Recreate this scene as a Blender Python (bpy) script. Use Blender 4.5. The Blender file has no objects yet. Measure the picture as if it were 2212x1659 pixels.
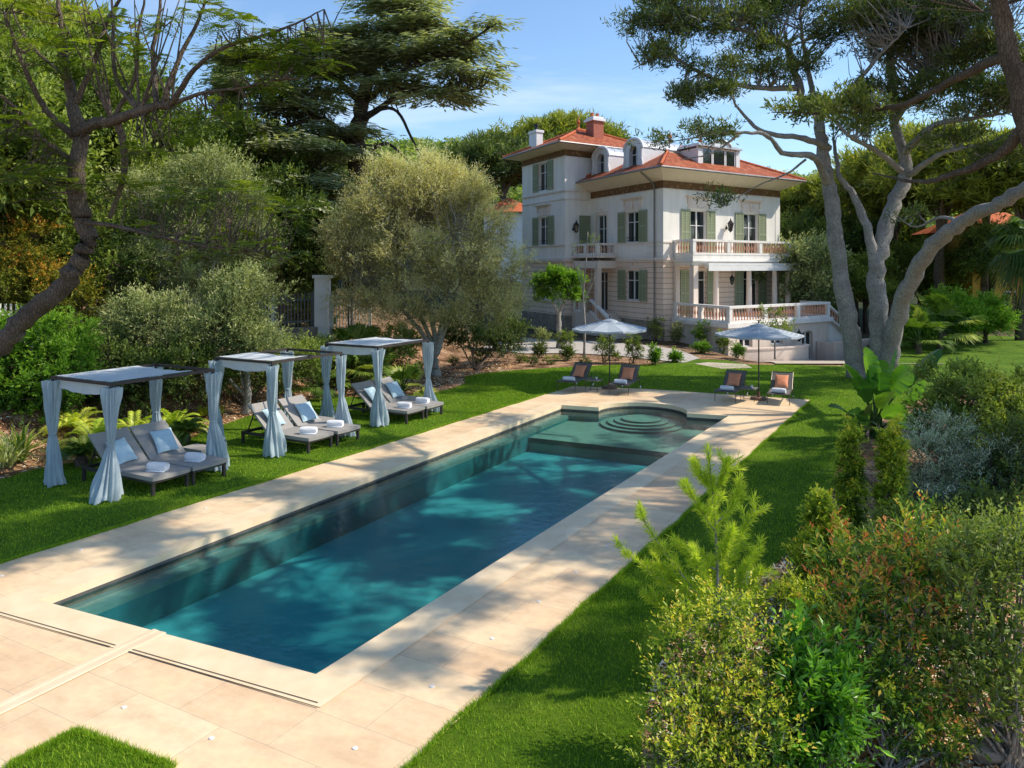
import bpy, math, random
import numpy as np
from mathutils import Vector, geometry
rng = np.random.default_rng(7)
random.seed(7)
PI = math.pi
scene = bpy.context.scene
COL = scene.collection

# ------------------------------------------------------------------ camera
F, CX, HY, H = 1696.0, 1106.0, 575.0, 4.9      # survey of the site: focal length, principal column, horizon row, eye height
def g(px, py, z=0.0):
    Y = (H - z) * F / (py - HY)
    return ((px - CX) / F * Y, Y, z)
def at(px, py, Y):
    return ((px - CX) / F * Y, Y, H - (py - HY) * Y / F)
cam = bpy.data.cameras.new('camera')
cam.lens = 36 * F / 2212; cam.sensor_width = 36
cam.shift_y = -(829.5 - HY) / 2212
cam.clip_end = 3000; cam.clip_start = 0.1
camo = bpy.data.objects.new('camera', cam); COL.objects.link(camo)
camo.location = (0, 0, H); camo.rotation_euler = (PI / 2, 0, 0)
scene.camera = camo
scene.view_settings.view_transform = 'Standard'; scene.view_settings.look = 'None'
scene.view_settings.exposure = 0

# ------------------------------------------------------------------ materials
def mat(name, base=(.5, .5, .5), rough=.7, metal=0.0, spec=.3):
    m = bpy.data.materials.new(name); m.use_nodes = True
    b = m.node_tree.nodes['Principled BSDF']
    b.inputs['Base Color'].default_value = (*base, 1); b.inputs['Roughness'].default_value = rough
    b.inputs['Metallic'].default_value = metal; b.inputs['Specular IOR Level'].default_value = spec
    return m
class N:
    """small node helper"""
    def __init__(s, m):
        s.m = m; s.t = m.node_tree; s.b = s.t.nodes.get('Principled BSDF')
    def n(s, typ, **kw):
        nd = s.t.nodes.new(typ)
        for k, v in kw.items():
            if k.startswith('i_'):
                nd.inputs[k[2:].replace('_', ' ')].default_value = v
            else: setattr(nd, k, v)
        return nd
    def l(s, a, b): s.t.links.new(a, b)
    def noise(s, vec, scale, detail=4, rough=.55):
        nd = s.n('ShaderNodeTexNoise'); nd.inputs['Scale'].default_value = scale
        nd.inputs['Detail'].default_value = detail; nd.inputs['Roughness'].default_value = rough
        if vec is not None: s.l(vec, nd.inputs['Vector'])
        return nd
    def ramp(s, fac, stops):
        r = s.n('ShaderNodeValToRGB'); e = r.color_ramp.elements
        while len(e) > 1: e.remove(e[0])
        e[0].position = stops[0][0]; e[0].color = (*stops[0][1], 1)
        for p, c in stops[1:]:
            q = e.new(p); q.color = (*c, 1)
        s.l(fac, r.inputs[0]); return r
    def mix(s, fac, a, b, mode='MIX'):
        x = s.n('ShaderNodeMix', data_type='RGBA', blend_type=mode)
        if isinstance(fac, (int, float)): x.inputs[0].default_value = fac
        else: s.l(fac, x.inputs[0])
        for i, c in ((6, a), (7, b)):
            if isinstance(c, tuple): x.inputs[i].default_value = (*c, 1)
            else: s.l(c, x.inputs[i])
        return x.outputs[2]
    def math(s, op, a, b=None):
        x = s.n('ShaderNodeMath', operation=op)
        for i, c in ((0, a), (1, b)):
            if c is None: continue
            if isinstance(c, (int, float)): x.inputs[i].default_value = c
            else: s.l(c, x.inputs[i])
        return x.outputs[0]
    def bump(s, h, strength=.3, dist=.02):
        x = s.n('ShaderNodeBump'); x.inputs['Strength'].default_value = strength; x.inputs['Distance'].default_value = dist
        s.l(h, x.inputs['Height']); s.l(x.outputs[0], s.b.inputs['Normal']); return x
def noisy(name, c1, c2, scale=3, rough=.7, bump=.2, dist=.01, scale2=None, spec=.3, metal=0):
    m = mat(name, c1, rough, metal, spec); n = N(m)
    tc = n.n('ShaderNodeTexCoord')
    a = n.noise(tc.outputs['Object'], scale, 6)
    col = n.ramp(a.outputs[0], [(.35, c1), (.65, c2)]).outputs[0]
    n.l(col, n.b.inputs['Base Color'])
    b = n.noise(tc.outputs['Object'], scale2 or scale * 8, 3)
    if bump: n.bump(b.outputs[0], bump, dist)
    return m
BOOST = (2.65, 2.4, 2.0)
def leafmat(name, stops, transl=.35, gloss=.08, rough=.45):
    m = bpy.data.materials.new(name); m.use_nodes = True; n = N(m)
    t = n.t; out = t.nodes['Material Output']
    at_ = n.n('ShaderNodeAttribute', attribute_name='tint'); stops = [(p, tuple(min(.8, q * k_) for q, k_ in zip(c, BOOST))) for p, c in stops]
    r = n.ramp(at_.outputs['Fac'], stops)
    b = n.b; n.l(r.outputs[0], b.inputs['Base Color'])
    b.inputs['Roughness'].default_value = rough; b.inputs['Specular IOR Level'].default_value = gloss * 2
    tr = n.n('ShaderNodeBsdfTranslucent')
    tc = n.mix(1.0, r.outputs[0], (1.25, 1.35, .5), 'MULTIPLY')
    n.l(tc, tr.inputs['Color'])
    mx = n.n('ShaderNodeMixShader'); mx.inputs[0].default_value = transl
    n.l(b.outputs[0], mx.inputs[1]); n.l(tr.outputs[0], mx.inputs[2]); n.l(mx.outputs[0], out.inputs['Surface'])
    return m

# ------------------------------------------------------------------ mesh collector
class MB:
    def __init__(s): s.v = []; s.f4 = []; s.f3 = []; s.n = 0; s.uv = []; s.tint = []; s.ng = []
    def add(s, v, f4=None, f3=None, tint=None, ng=None):
        v = np.asarray(v, float).reshape(-1, 3)
        if f4 is not None and len(f4): s.f4.append(np.asarray(f4, int) + s.n)
        if f3 is not None and len(f3): s.f3.append(np.asarray(f3, int) + s.n)
        if ng:
            for p in ng: s.ng.append([i + s.n for i in p])
        s.v.append(v); s.n += len(v)
        if tint is not None: s.tint.append(np.broadcast_to(np.asarray(tint, float), (len(v),)))
        return s
    def box(s, x0, x1, y0, y1, z0, z1, fn=None):
        v = np.array([(x, y, z) for z in (z0, z1) for y in (y0, y1) for x in (x0, x1)], float)
        if fn: v = np.array([fn(*p) for p in v])
        return s.add(v, [(0, 2, 3, 1), (4, 5, 7, 6), (0, 1, 5, 4), (2, 6, 7, 3), (0, 4, 6, 2), (1, 3, 7, 5)])
    def beam(s, a, b, w, h=None):
        """square bar from a to b"""
        h = h or w; a = np.array(a, float); b = np.array(b, float); d = b - a; d /= np.linalg.norm(d)
        up = np.array((0, 0, 1.)) if abs(d[2]) < .95 else np.array((1., 0, 0))
        x = np.cross(d, up); x /= np.linalg.norm(x); y = np.cross(x, d)
        v = [p + x * i * w / 2 + y * j * h / 2 for p in (a, b) for i, j in ((-1, -1), (1, -1), (1, 1), (-1, 1))]
        return s.add(v, [(0, 1, 2, 3), (7, 6, 5, 4), (0, 4, 5, 1), (1, 5, 6, 2), (2, 6, 7, 3), (3, 7, 4, 0)])
    def tube(s, pts, rad, n=8, cap=True, tint=None):
        P = np.array(pts, float); m = len(P)
        rad = np.broadcast_to(np.asarray(rad, float), (m,))
        T = np.gradient(P, axis=0); T /= (np.linalg.norm(T, axis=1)[:, None] + 1e-9)
        up = np.array((0.31, .17, 1.)) if abs(T[:, 2]).mean() < .8 else np.array((1., .2, .1))
        X = np.cross(T, up); X /= (np.linalg.norm(X, axis=1)[:, None] + 1e-9); Yv = np.cross(T, X)
        a = np.linspace(0, 2 * PI, n, endpoint=False)
        V = P[:, None] + rad[:, None, None] * (X[:, None] * np.cos(a)[None, :, None] + Yv[:, None] * np.sin(a)[None, :, None])
        i = np.arange(m - 1)[:, None] * n; j = np.arange(n)[None]; k = (j + 1) % n
        f = np.stack([i + j, i + k, i + n + k, i + n + j], -1).reshape(-1, 4)
        ng = [list(range(n))[::-1], [(m - 1) * n + q for q in range(n)]] if cap else None
        return s.add(V.reshape(-1, 3), f, tint=tint, ng=ng)
    def lathe(s, prof, n=12, c=(0, 0, 0), fn=None):
        prof = np.array(prof, float); a = np.linspace(0, 2 * PI, n, endpoint=False)
        V = np.stack([prof[:, 0][:, None] * np.cos(a) + c[0], prof[:, 0][:, None] * np.sin(a) + c[1],
                      np.broadcast_to(prof[:, 1][:, None] + c[2], (len(prof), n))], -1).reshape(-1, 3)
        if fn: V = np.array([fn(*p) for p in V])
        m = len(prof); i = np.arange(m - 1)[:, None] * n; j = np.arange(n)[None]; k = (j + 1) % n
        f = np.stack([i + j, i + k, i + n + k, i + n + j], -1).reshape(-1, 4)
        return s.add(V, f, ng=[list(range(n))[::-1], [(m - 1) * n + q for q in range(n)]])
    def poly(s, pts): 
        return s.add(pts, ng=[list(range(len(pts)))])
    def mesh(s, name, smooth=False):
        me = bpy.data.meshes.new(name); V = np.concatenate(s.v)
        me.vertices.add(len(V)); me.vertices.foreach_set('co', V.astype(np.float32).ravel())
        f4 = np.concatenate(s.f4) if s.f4 else np.zeros((0, 4), int)
        f3 = np.concatenate(s.f3) if s.f3 else np.zeros((0, 3), int)
        ngl = np.array([i for p in s.ng for i in p], int); ngs = np.array([len(p) for p in s.ng], int)
        idx = np.concatenate([f4.ravel(), f3.ravel(), ngl]).astype(np.int32)
        tot = np.concatenate([np.full(len(f4), 4), np.full(len(f3), 3), ngs]).astype(np.int32)
        st = np.concatenate([[0], np.cumsum(tot)[:-1]]).astype(np.int32)
        me.loops.add(len(idx)); me.loops.foreach_set('vertex_index', idx)
        me.polygons.add(len(tot)); me.polygons.foreach_set('loop_start', st); me.polygons.foreach_set('loop_total', tot)
        me.polygons.foreach_set('use_smooth', np.full(len(tot), bool(smooth)))
        if s.tint:
            at_ = me.attributes.new('tint', 'FLOAT', 'POINT'); at_.data.foreach_set('value', np.concatenate(s.tint).astype(np.float32))
        me.update(calc_edges=True); return me
def build(name, mb, m, parent=None, smooth=False, loc=None):
    """ONE mesh object; geometry given in world space is moved into the parent's space"""
    o0 = np.array(parent['_o'] if parent is not None and '_o' in parent else (0, 0, 0), float)
    if loc is not None: o0 = np.array(loc, float)
    if abs(o0).sum() > 0: mb.v = [v - o0 for v in mb.v]
    me = mb.mesh(name, smooth); me.materials.append(m)
    o = bpy.data.objects.new(name, me); COL.objects.link(o)
    if parent is not None: o.parent = parent
    elif loc is not None: o.location = loc
    o['_o'] = [float(q) for q in o0]
    return o
def tag(o, label, cat, group=None):
    o['label'] = label; o['category'] = cat
    if group: o['group'] = group
    return o
def thing(name, label, cat, loc=(0, 0, 0), rz=0, group=None, local=False):
    o = bpy.data.objects.new(name, None); COL.objects.link(o); o.empty_display_size = .2
    o.location = loc; o.rotation_euler = (0, 0, rz); tag(o, label, cat, group)
    o['_o'] = [0., 0., 0.] if local else [float(q) for q in loc]
    return o
def struct(o): o['kind'] = 'structure'; return o
def stuff(o): o['kind'] = 'stuff'; return o
def copy_tree(o, parent=None):
    c = o.copy(); COL.objects.link(c); c.parent = parent
    for ch in [q for q in bpy.data.objects if q.parent == o]: copy_tree(ch, c)
    return c
def place(o, loc, rz, label=None, group=None, scale=None):
    o.location = loc; o.rotation_euler = (0, 0, rz)
    if label: o['label'] = label
    if group: o['group'] = group
    if scale: o.scale = (scale,) * 3
    return o
def catmull(P, k=5):
    P = np.array(P, float)
    if len(P) < 3: return np.array([P[0] + (P[-1] - P[0]) * t for t in np.linspace(0, 1, k + 1)])
    Q = np.vstack([2 * P[0] - P[1], P, 2 * P[-1] - P[-2]]); out = []
    for i in range(1, len(Q) - 2):
        p0, p1, p2, p3 = Q[i - 1:i + 3]
        for t in np.linspace(0, 1, k, endpoint=False):
            out.append(.5 * ((2 * p1) + (-p0 + p2) * t + (2 * p0 - 5 * p1 + 4 * p2 - p3) * t * t + (-p0 + 3 * p1 - 3 * p2 + p3) * t ** 3))
    out.append(P[-1]); return np.array(out)

# ------------------------------------------------------------------ palette
M = {}
M['frame'] = noisy('dark_frame', (.045, .038, .036), (.06, .05, .047), 6, .45, .05)
M['sling'] = noisy('taupe_sling', (.30, .285, .265), (.34, .325, .305), 20, .8, .3, .004, 150)
M['greysling'] = noisy('grey_sling', (.15, .145, .14), (.19, .18, .175), 20, .8, .3, .004, 150)
M['bluefab'] = noisy('blue_fabric', (.49, .60, .65), (.57, .67, .71), 4, .85, .35, .01, 14)
M['bluepil'] = noisy('pale_blue_pillow', (.44, .60, .68), (.50, .66, .73), 9, .9, .4, .01, 40)
M['terra'] = noisy('terracotta_fabric', (.74, .27, .14), (.80, .34, .19), 9, .9, .4, .01, 40)
M['towel'] = noisy('white_towel', (.78, .79, .82), (.85, .86, .88), 30, .95, .8, .01, 120)
M['white'] = noisy('white_paint', (.74, .74, .73), (.80, .80, .79), 2, .6, .1)
M['metal'] = noisy('bronze_metal', (.10, .09, .08), (.14, .125, .11), 8, .4, .05, metal=.6)
M['black'] = noisy('black_iron', (.012, .012, .014), (.02, .02, .022), 8, .5, .05)
def barkmat(name, c1, c2, c3, sc=5):
    m = mat(name, c1, .95, spec=.1); n = N(m); tc = n.n('ShaderNodeTexCoord'); mp_ = n.n('ShaderNodeMapping'); mp_.inputs['Scale'].default_value = (1, 1, .28); n.l(tc.outputs['Object'], mp_.inputs[0])
    d_ = n.noise(tc.outputs['Object'], 3, 3); mv = n.n('ShaderNodeVectorMath', operation='ADD'); n.l(mp_.outputs[0], mv.inputs[0])
    sc_ = n.n('ShaderNodeVectorMath', operation='SCALE'); n.l(d_.outputs['Color'], sc_.inputs[0]); sc_.inputs['Scale'].default_value = .12; n.l(sc_.outputs[0], mv.inputs[1])
    v = n.n('ShaderNodeTexVoronoi', feature='DISTANCE_TO_EDGE'); v.inputs['Scale'].default_value = sc; n.l(mv.outputs[0], v.inputs['Vector'])
    a = n.noise(tc.outputs['Object'], 1.7, 6, .65)
    col = n.ramp(a.outputs[0], [(.32, c2), (.68, c3)]).outputs[0]
    col = n.mix(n.ramp(v.outputs[0], [(.0, (.75, .75, .75)), (.12, (0, 0, 0))]).outputs[0], col, c1); n.l(col, n.b.inputs['Base Color'])
    b = n.noise(tc.outputs['Object'], 22, 4); h = n.math('ADD', n.math('MINIMUM', v.outputs[0], .2), n.math('MULTIPLY', b.outputs[0], .12)); n.bump(h, 1.0, .06); return m
M['bark_grey'] = barkmat('grey_bark', (.15, .14, .125), (.28, .265, .24), (.48, .46, .42), 17)
M['bark_brown'] = barkmat('brown_bark', (.045, .034, .027), (.11, .085, .066), (.22, .17, .13), 17)
M['bark_dark'] = barkmat('dark_bark', (.03, .023, .018), (.07, .055, .042), (.13, .10, .08), 14)
M['stone'] = noisy('rubble_stone', (.24, .20, .16), (.42, .36, .29), 3, .9, 1, .06, 6)
def cloth(m, k=.35):
    n = N(m); out = n.t.nodes['Material Output']; tr = n.n('ShaderNodeBsdfTranslucent'); src = n.b.inputs['Base Color'].links[0].from_socket; n.l(src, tr.inputs[0])
    mx = n.n('ShaderNodeMixShader'); mx.inputs[0].default_value = k; n.l(n.b.outputs[0], mx.inputs[1]); n.l(tr.outputs[0], mx.inputs[2]); n.l(mx.outputs[0], out.inputs[0])
cloth(M['bluefab'])
M['roofcloth'] = noisy('pale_roof_cloth', (.68, .73, .76), (.76, .80, .82), 3, .85, .3, .01, 14)
cloth(M['roofcloth'], .25)
# ------------------------------------------------------------------ world and sun
SUN_EL, SUN_AZ = math.radians(46), math.atan2(.02, 1.0)     # azimuth as an angle from +X towards +Y
w = bpy.data.worlds.new('World'); scene.world = w; w.use_nodes = True
wn = w.node_tree; bg = wn.nodes['Background']
sky = wn.nodes.new('ShaderNodeTexSky'); sky.sky_type = 'NISHITA'; sky.sun_disc = False
sky.sun_elevation = SUN_EL; sky.sun_rotation = PI / 2 - SUN_AZ
sky.ozone_density = 2.5; sky.dust_density = .6; sky.air_density = 1.1
tcw = wn.nodes.new('ShaderNodeTexCoord')
mp = wn.nodes.new('ShaderNodeMapping'); mp.inputs['Scale'].default_value = (1, 1, 3.6)
wn.links.new(tcw.outputs['Generated'], mp.inputs[0])
cn = wn.nodes.new('ShaderNodeTexNoise'); cn.inputs['Scale'].default_value = 2.3; cn.inputs['Detail'].default_value = 8; cn.inputs['Roughness'].default_value = .62
cn.inputs['Distortion'].default_value = .6
wn.links.new(mp.outputs[0], cn.inputs['Vector'])
cr = wn.nodes.new('ShaderNodeValToRGB'); cr.color_ramp.elements[0].position = .52; cr.color_ramp.elements[1].position = .80
cr.color_ramp.elements[0].color = (0, 0, 0, 1); cr.color_ramp.elements[1].color = (.75, .75, .75, 1)
wn.links.new(cn.outputs[0], cr.inputs[0])
sxz = wn.nodes.new('ShaderNodeSeparateXYZ'); wn.links.new(tcw.outputs['Generated'], sxz.inputs[0])
low = wn.nodes.new('ShaderNodeMapRange'); low.inputs[1].default_value = .42; low.inputs[2].default_value = .08
low.inputs[3].default_value = .18; low.inputs[4].default_value = 1.0
wn.links.new(sxz.outputs[2], low.inputs[0])
mu = wn.nodes.new('ShaderNodeMath'); mu.operation = 'MULTIPLY'
wn.links.new(cr.outputs[0], mu.inputs[0]); wn.links.new(low.outputs[0], mu.inputs[1])
mxw = wn.nodes.new('ShaderNodeMix'); mxw.data_type = 'RGBA'
wn.links.new(mu.outputs[0], mxw.inputs[0]); 
tintw = wn.nodes.new('ShaderNodeMix'); tintw.data_type = 'RGBA'; tintw.blend_type = 'MULTIPLY'; tintw.inputs[0].default_value = 1
tintw.inputs[7].default_value = (1.12, 1.26, 1.38, 1)
wn.links.new(sky.outputs[0], tintw.inputs[6]); wn.links.new(tintw.outputs[2], mxw.inputs[6])
mxw.inputs[7].default_value = (7.5, 8.0, 8.8, 1)
wn.links.new(mxw.outputs[2], bg.inputs[0]); bg.inputs[1].default_value = .15
sl = bpy.data.lights.new('sun', 'SUN'); sl.energy = 5.0; sl.angle = math.radians(.55); sl.color = (1, .90, .76)
so = bpy.data.objects.new('sun', sl); COL.objects.link(so)
sdir = Vector((math.cos(SUN_EL) * math.cos(SUN_AZ), math.cos(SUN_EL) * math.sin(SUN_AZ), math.sin(SUN_EL)))
so.rotation_euler = sdir.to_track_quat('Z', 'Y').to_euler(); so.location = (40, 4, 40)

# ------------------------------------------------------------------ terrain
def ss(x, a, b):
    t = np.clip((x - a) / (b - a), 0, 1); return t * t * (3 - 2 * t)
A_, B_, C_, D_ = [np.array(g(*q)[:2]) for q in ((84, 1300), (682.5, 1461), (1574, 900), (1213, 876.5))]
av = (D_ - A_ + C_ - B_); av /= np.linalg.norm(av); cv = np.array((av[1], -av[0]))   # along the pool, across the pool
AR = math.atan2(cv[1], cv[0])
def zg(x, y):
    x = np.asarray(x, float); y = np.asarray(y, float)
    d = -.92 * (x + 9.5) + .38 * (y - 23.6)
    d = np.minimum(d, 60)
    z = 1.55 * ss(d, .3, 4.2) + .16 * np.maximum(0, d - 7) * ss(d, 7, 12) + .17 * np.maximum(0, np.minimum(y, 260) - 80)
    # the house stands on level ground
    dip = .105 * np.clip(y - 39.4, 0, 13) * ss(x, 11.0, 14.5) * (1 - ss(x, 21.5, 25)) * (1 - ss(y, 60, 66))
    lvl = ss(x, -5.5, -1.0) * (1 - ss(y, 66, 82))
    z = z * (1 - lvl) - dip
    return z + .04 * np.sin(x * 1.3 + y * .7) * ss(d, .5, 3)
def inside(P, x, y):
    r = np.zeros(np.shape(x), bool); n = len(P)
    for i in range(n):
        x0, y0 = P[i][:2]; x1, y1 = P[(i + 1) % n][:2]
        c = ((y0 > y) != (y1 > y)) & (x < (x1 - x0) * (y - y0) / (y1 - y0 + 1e-12) + x0); r ^= c
    return r
pc = (A_ + B_ + C_ + D_) / 4
poolbig = [p + (p - pc) / np.linalg.norm(p - pc) * .9 for p in (A_, B_, C_, D_)]
ccirc = (C_ + D_) / 2 + np.array((.0, .0))
xs = np.concatenate([np.linspace(-400, -42, 16), np.arange(-40, 40, .6), np.linspace(42, 400, 16)])
ys = np.concatenate([np.linspace(-60, 2, 6), np.arange(3, 62, .6), np.linspace(63, 130, 40), np.linspace(140, 900, 20)])
X, Yg = np.meshgrid(xs, ys); Z = zg(X, Yg) - .03
Z += .03 * np.sin(X * 2.1) * np.cos(Yg * 1.7) * 0
hole = inside(poolbig, X, Yg) | (np.hypot(X - ccirc[0], Yg - ccirc[1]) < 2.0)
Z = np.where(hole, -2.6, Z)
nx, ny = len(xs), len(ys)
ii = (np.arange(ny - 1)[:, None] * nx + np.arange(nx - 1)[None]).ravel()
gm = MB().add(np.stack([X, Yg, Z], -1).reshape(-1, 3), np.stack([ii, ii + 1, ii + nx + 1, ii + nx], -1))
mg = mat('mulch_ground', rough=.95); n = N(mg); tc = n.n('ShaderNodeTexCoord')
a = n.noise(tc.outputs['Object'], 1.1, 5); b = n.n('ShaderNodeTexVoronoi'); b.inputs['Scale'].default_value = 16
n.l(tc.outputs['Object'], b.inputs['Vector'])
c1 = n.ramp(b.outputs['Color'], [(.1, (.15, .075, .04)), (.45, (.40, .22, .12)), (.75, (.56, .36, .21)), (.95, (.70, .52, .35))]).outputs[0]
c2 = n.ramp(a.outputs[0], [(.38, (.30, .24, .18)), (.6, (1, 1, 1))]).outputs[0]
base = n.mix(1, c1, c2, 'MULTIPLY')
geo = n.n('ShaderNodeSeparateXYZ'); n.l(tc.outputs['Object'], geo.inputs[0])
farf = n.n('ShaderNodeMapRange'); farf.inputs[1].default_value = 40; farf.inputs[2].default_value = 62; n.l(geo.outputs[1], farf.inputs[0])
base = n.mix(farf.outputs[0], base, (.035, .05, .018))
n.l(base, n.b.inputs['Base Color']); n.bump(b.outputs['Distance'], .8, .03)
struct(build('ground', gm, mg))

def sheet(name, outline, z, m, holes=(), smooth_k=0, fz=None):
    """flat sheet from an outline with holes, triangulated"""
    rings = [[Vector((p[0], p[1], 0)) for p in outline]] + [[Vector((p[0], p[1], 0)) for p in h] for h in holes]
    tri = geometry.tessellate_polygon(rings)
    flat = [p for r in rings for p in r]
    V = np.array([(p.x, p.y, z) for p in flat])
    T = np.array(tri, int)
    nrm = np.cross(V[T[:, 1]] - V[T[:, 0]], V[T[:, 2]] - V[T[:, 0]])[:, 2]
    T[nrm < 0] = T[nrm < 0][:, ::-1]
    return build(name, MB().add(V, f3=T), m)

# pool opening with the round alcove at its far end
def circ_pts(c, r, a0, a1, n): return [c + r * np.array((math.cos(t), math.sin(t))) for t in np.linspace(a0, a1, n)]
RA = 1.5
ud = (C_ - D_) / np.linalg.norm(C_ - D_); ang = math.atan2(ud[1], ud[0])
arc = circ_pts(ccirc, RA, ang + PI, ang, 25)       # from D side over the back to the C side
opening = [A_, B_, C_] + arc[::-1] + [D_]
# lawn
LB = [(-900, 1300), (-300, 1120), (0, 1036), (90, 1011), (240, 985), (383, 955), (509, 908), (644, 868), (735, 858), (860, 856), (945, 846), (1003, 829), (1010, 812),
      (1100, 801), (1230, 793), (1330, 788), (1420, 786), (1470, 779), (1517, 776), (1575, 779), (1620, 787), (1700, 788), (1850, 789), (1893, 768), (1925, 737),
      (2010, 727), (2120, 724), (2300, 732), (2900, 760), (3400, 860), (2420, 850), (2080, 832), (1990, 862), (1900, 905), (1835, 945), (1812, 1000), (1790, 1080),
      (1735, 1160), (1650, 1240), (1520, 1330), (1432, 1420), (1395, 1550), (1375, 1750), (1300, 2200), (1200, 3000), (-2500, 3000), (-3000, 1900)]
LBw = catmull([g(*q)[:2] for q in LB] + [g(*LB[0])[:2]], 4)[:-1]
ml = mat('lawn', rough=.9, spec=.15); n = N(ml); tc = n.n('ShaderNodeTexCoord')
a = n.noise(tc.outputs['Object'], .9, 4); b = n.noise(tc.outputs['Object'], 9, 6, .7); c = n.noise(tc.outputs['Object'], 60, 4, .7)
col = n.ramp(a.outputs[0], [(.28, (.09, .175, .010)), (.5, (.13, .24, .014)), (.66, (.19, .30, .022)), (.8, (.27, .30, .05))]).outputs[0]
col = n.mix(n.ramp(b.outputs[0], [(.35, (0, 0, 0)), (.7, (1, 1, 1))]).outputs[0], n.mix(1, col, (.62, .68, .6), 'MULTIPLY'), col)
col = n.mix(n.ramp(c.outputs[0], [(.3, (0, 0, 0)), (.7, (1, 1, 1))]).outputs[0], n.mix(1, col, (.55, .6, .5), 'MULTIPLY'), n.mix(1, col, (1.25, 1.2, 1.2), 'MULTIPLY'))
n.l(col, n.b.inputs['Base Color']); n.bump(c.outputs[0], 1.0, .03)
cgrow = [p + (p - pc) / np.linalg.norm(p - pc) * .55 for p in (A_, B_, C_)]
hole_l = [A_ + (A_ - pc) * .03, B_ + (B_ - pc) * .03, C_ + (C_ - pc) * .03] + [ccirc + (q - ccirc) * 1.1 for q in arc[::-1]] + [D_ + (D_ - pc) * .03]
struct(sheet('lawn', LBw, 0.0, ml, [hole_l]))
# deck
mt = mat('travertine', rough=.55, spec=.35); n = N(mt); tc = n.n('ShaderNodeTexCoord')
mp_ = n.n('ShaderNodeMapping'); mp_.inputs['Rotation'].default_value = (0, 0, -AR); n.l(tc.outputs['Object'], mp_.inputs[0])
br = n.n('ShaderNodeTexBrick'); n.l(mp_.outputs[0], br.inputs['Vector']); br.inputs['Scale'].default_value = 1
br.inputs['Brick Width'].default_value = 1.35; br.inputs['Row Height'].default_value = .72; br.inputs['Mortar Size'].default_value = .004
br.inputs['Color1'].default_value = (.86, .67, .43, 1); br.inputs['Color2'].default_value = (.80, .565, .35, 1); br.inputs['Mortar'].default_value = (.50, .39, .29, 1)
br.inputs['Bias'].default_value = -.2; br.inputs['Mortar Smooth'].default_value = .4
mp2 = n.n('ShaderNodeMapping'); mp2.inputs['Scale'].default_value = (1, 2.6, 1); n.l(mp_.outputs[0], mp2.inputs[0])
a = n.noise(mp2.outputs[0], 1.3, 7, .65); b = n.noise(tc.outputs['Object'], 7, 6, .7)
col = n.mix(1, br.outputs[0], n.ramp(a.outputs[0], [(.28, (.88, .84, .80)), (.5, (1, 1, 1)), (.72, (1.12, 1.10, 1.02))]).outputs[0], 'MULTIPLY')
col = n.mix(1, col, n.ramp(b.outputs[0], [(.3, (.92, .90, .88)), (.7, (1.06, 1.06, 1.05))]).outputs[0], 'MULTIPLY')
st_ = n.noise(tc.outputs['Object'], .45, 5, .6); col = n.mix(1, col, n.ramp(st_.outputs[0], [(.35, (.86, .82, .80)), (.55, (1, 1, 1))]).outputs[0], 'MULTIPLY')
n.l(col, n.b.inputs['Base Color']); n.bump(n.noise(tc.outputs['Object'], 30, 5).outputs[0], .15, .004)
deck_out = [g(1236, 835), g(1672 / 1.3563 + 160, 841), g(1753, 865), g(880, 1659), g(560, 1946), g(407, 2086), g(-900, 3200), g(-4200, 2500), g(-600, 1407.6), g(400, 1096)]
deck_out = [p[:2] for p in deck_out]
struct(sheet('pool_deck', deck_out, .02, mt, [opening]))
# coping, a paler stone band round the opening
mc = noisy('coping_stone', (.80, .61, .38), (.88, .71, .47), 2.2, .5, .15, .004, 30, .35)
mb_ = MB(); out_r = []
cw = .55
def off(P, d):
    P = [np.array(p) for p in P]; n_ = len(P); R = []
    for i in range(n_):
        a_ = P[i] - P[i - 1]; b_ = P[(i + 1) % n_] - P[i]
        a_ /= np.linalg.norm(a_) + 1e-9; b_ /= np.linalg.norm(b_) + 1e-9
        na, nb = np.array((a_[1], -a_[0])), np.array((b_[1], -b_[0])); m_ = na + nb; m_ /= np.linalg.norm(m_) + 1e-9
        R.append(P[i] + m_ * d / max(.55, float(m_ @ na)))
    return R
o1 = off([A_, B_, C_, D_], cw); o0 = off([A_, B_, C_, D_], -.03)
zt = .028
circo = circ_pts(ccirc, RA + .42, ang + PI, ang, 25)
outer2 = [o1[0], o1[1], o1[2]] + [q for q in circo[::-1] if True] + [o1[3]]
inner2 = [A_, B_, C_] + arc[::-1] + [D_]
N2 = len(inner2)
V = [(*p, zt) for p in outer2] + [(*p, zt) for p in inner2] + [(*p, -.10) for p in inner2]
Fq = []
for i in range(N2):
    j = (i + 1) % N2
    Fq += [(i, j, N2 + j, N2 + i), (N2 + i, N2 + j, 2 * N2 + j, 2 * N2 + i)]
struct(build('pool_coping', MB().add(V, Fq), mc))
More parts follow.
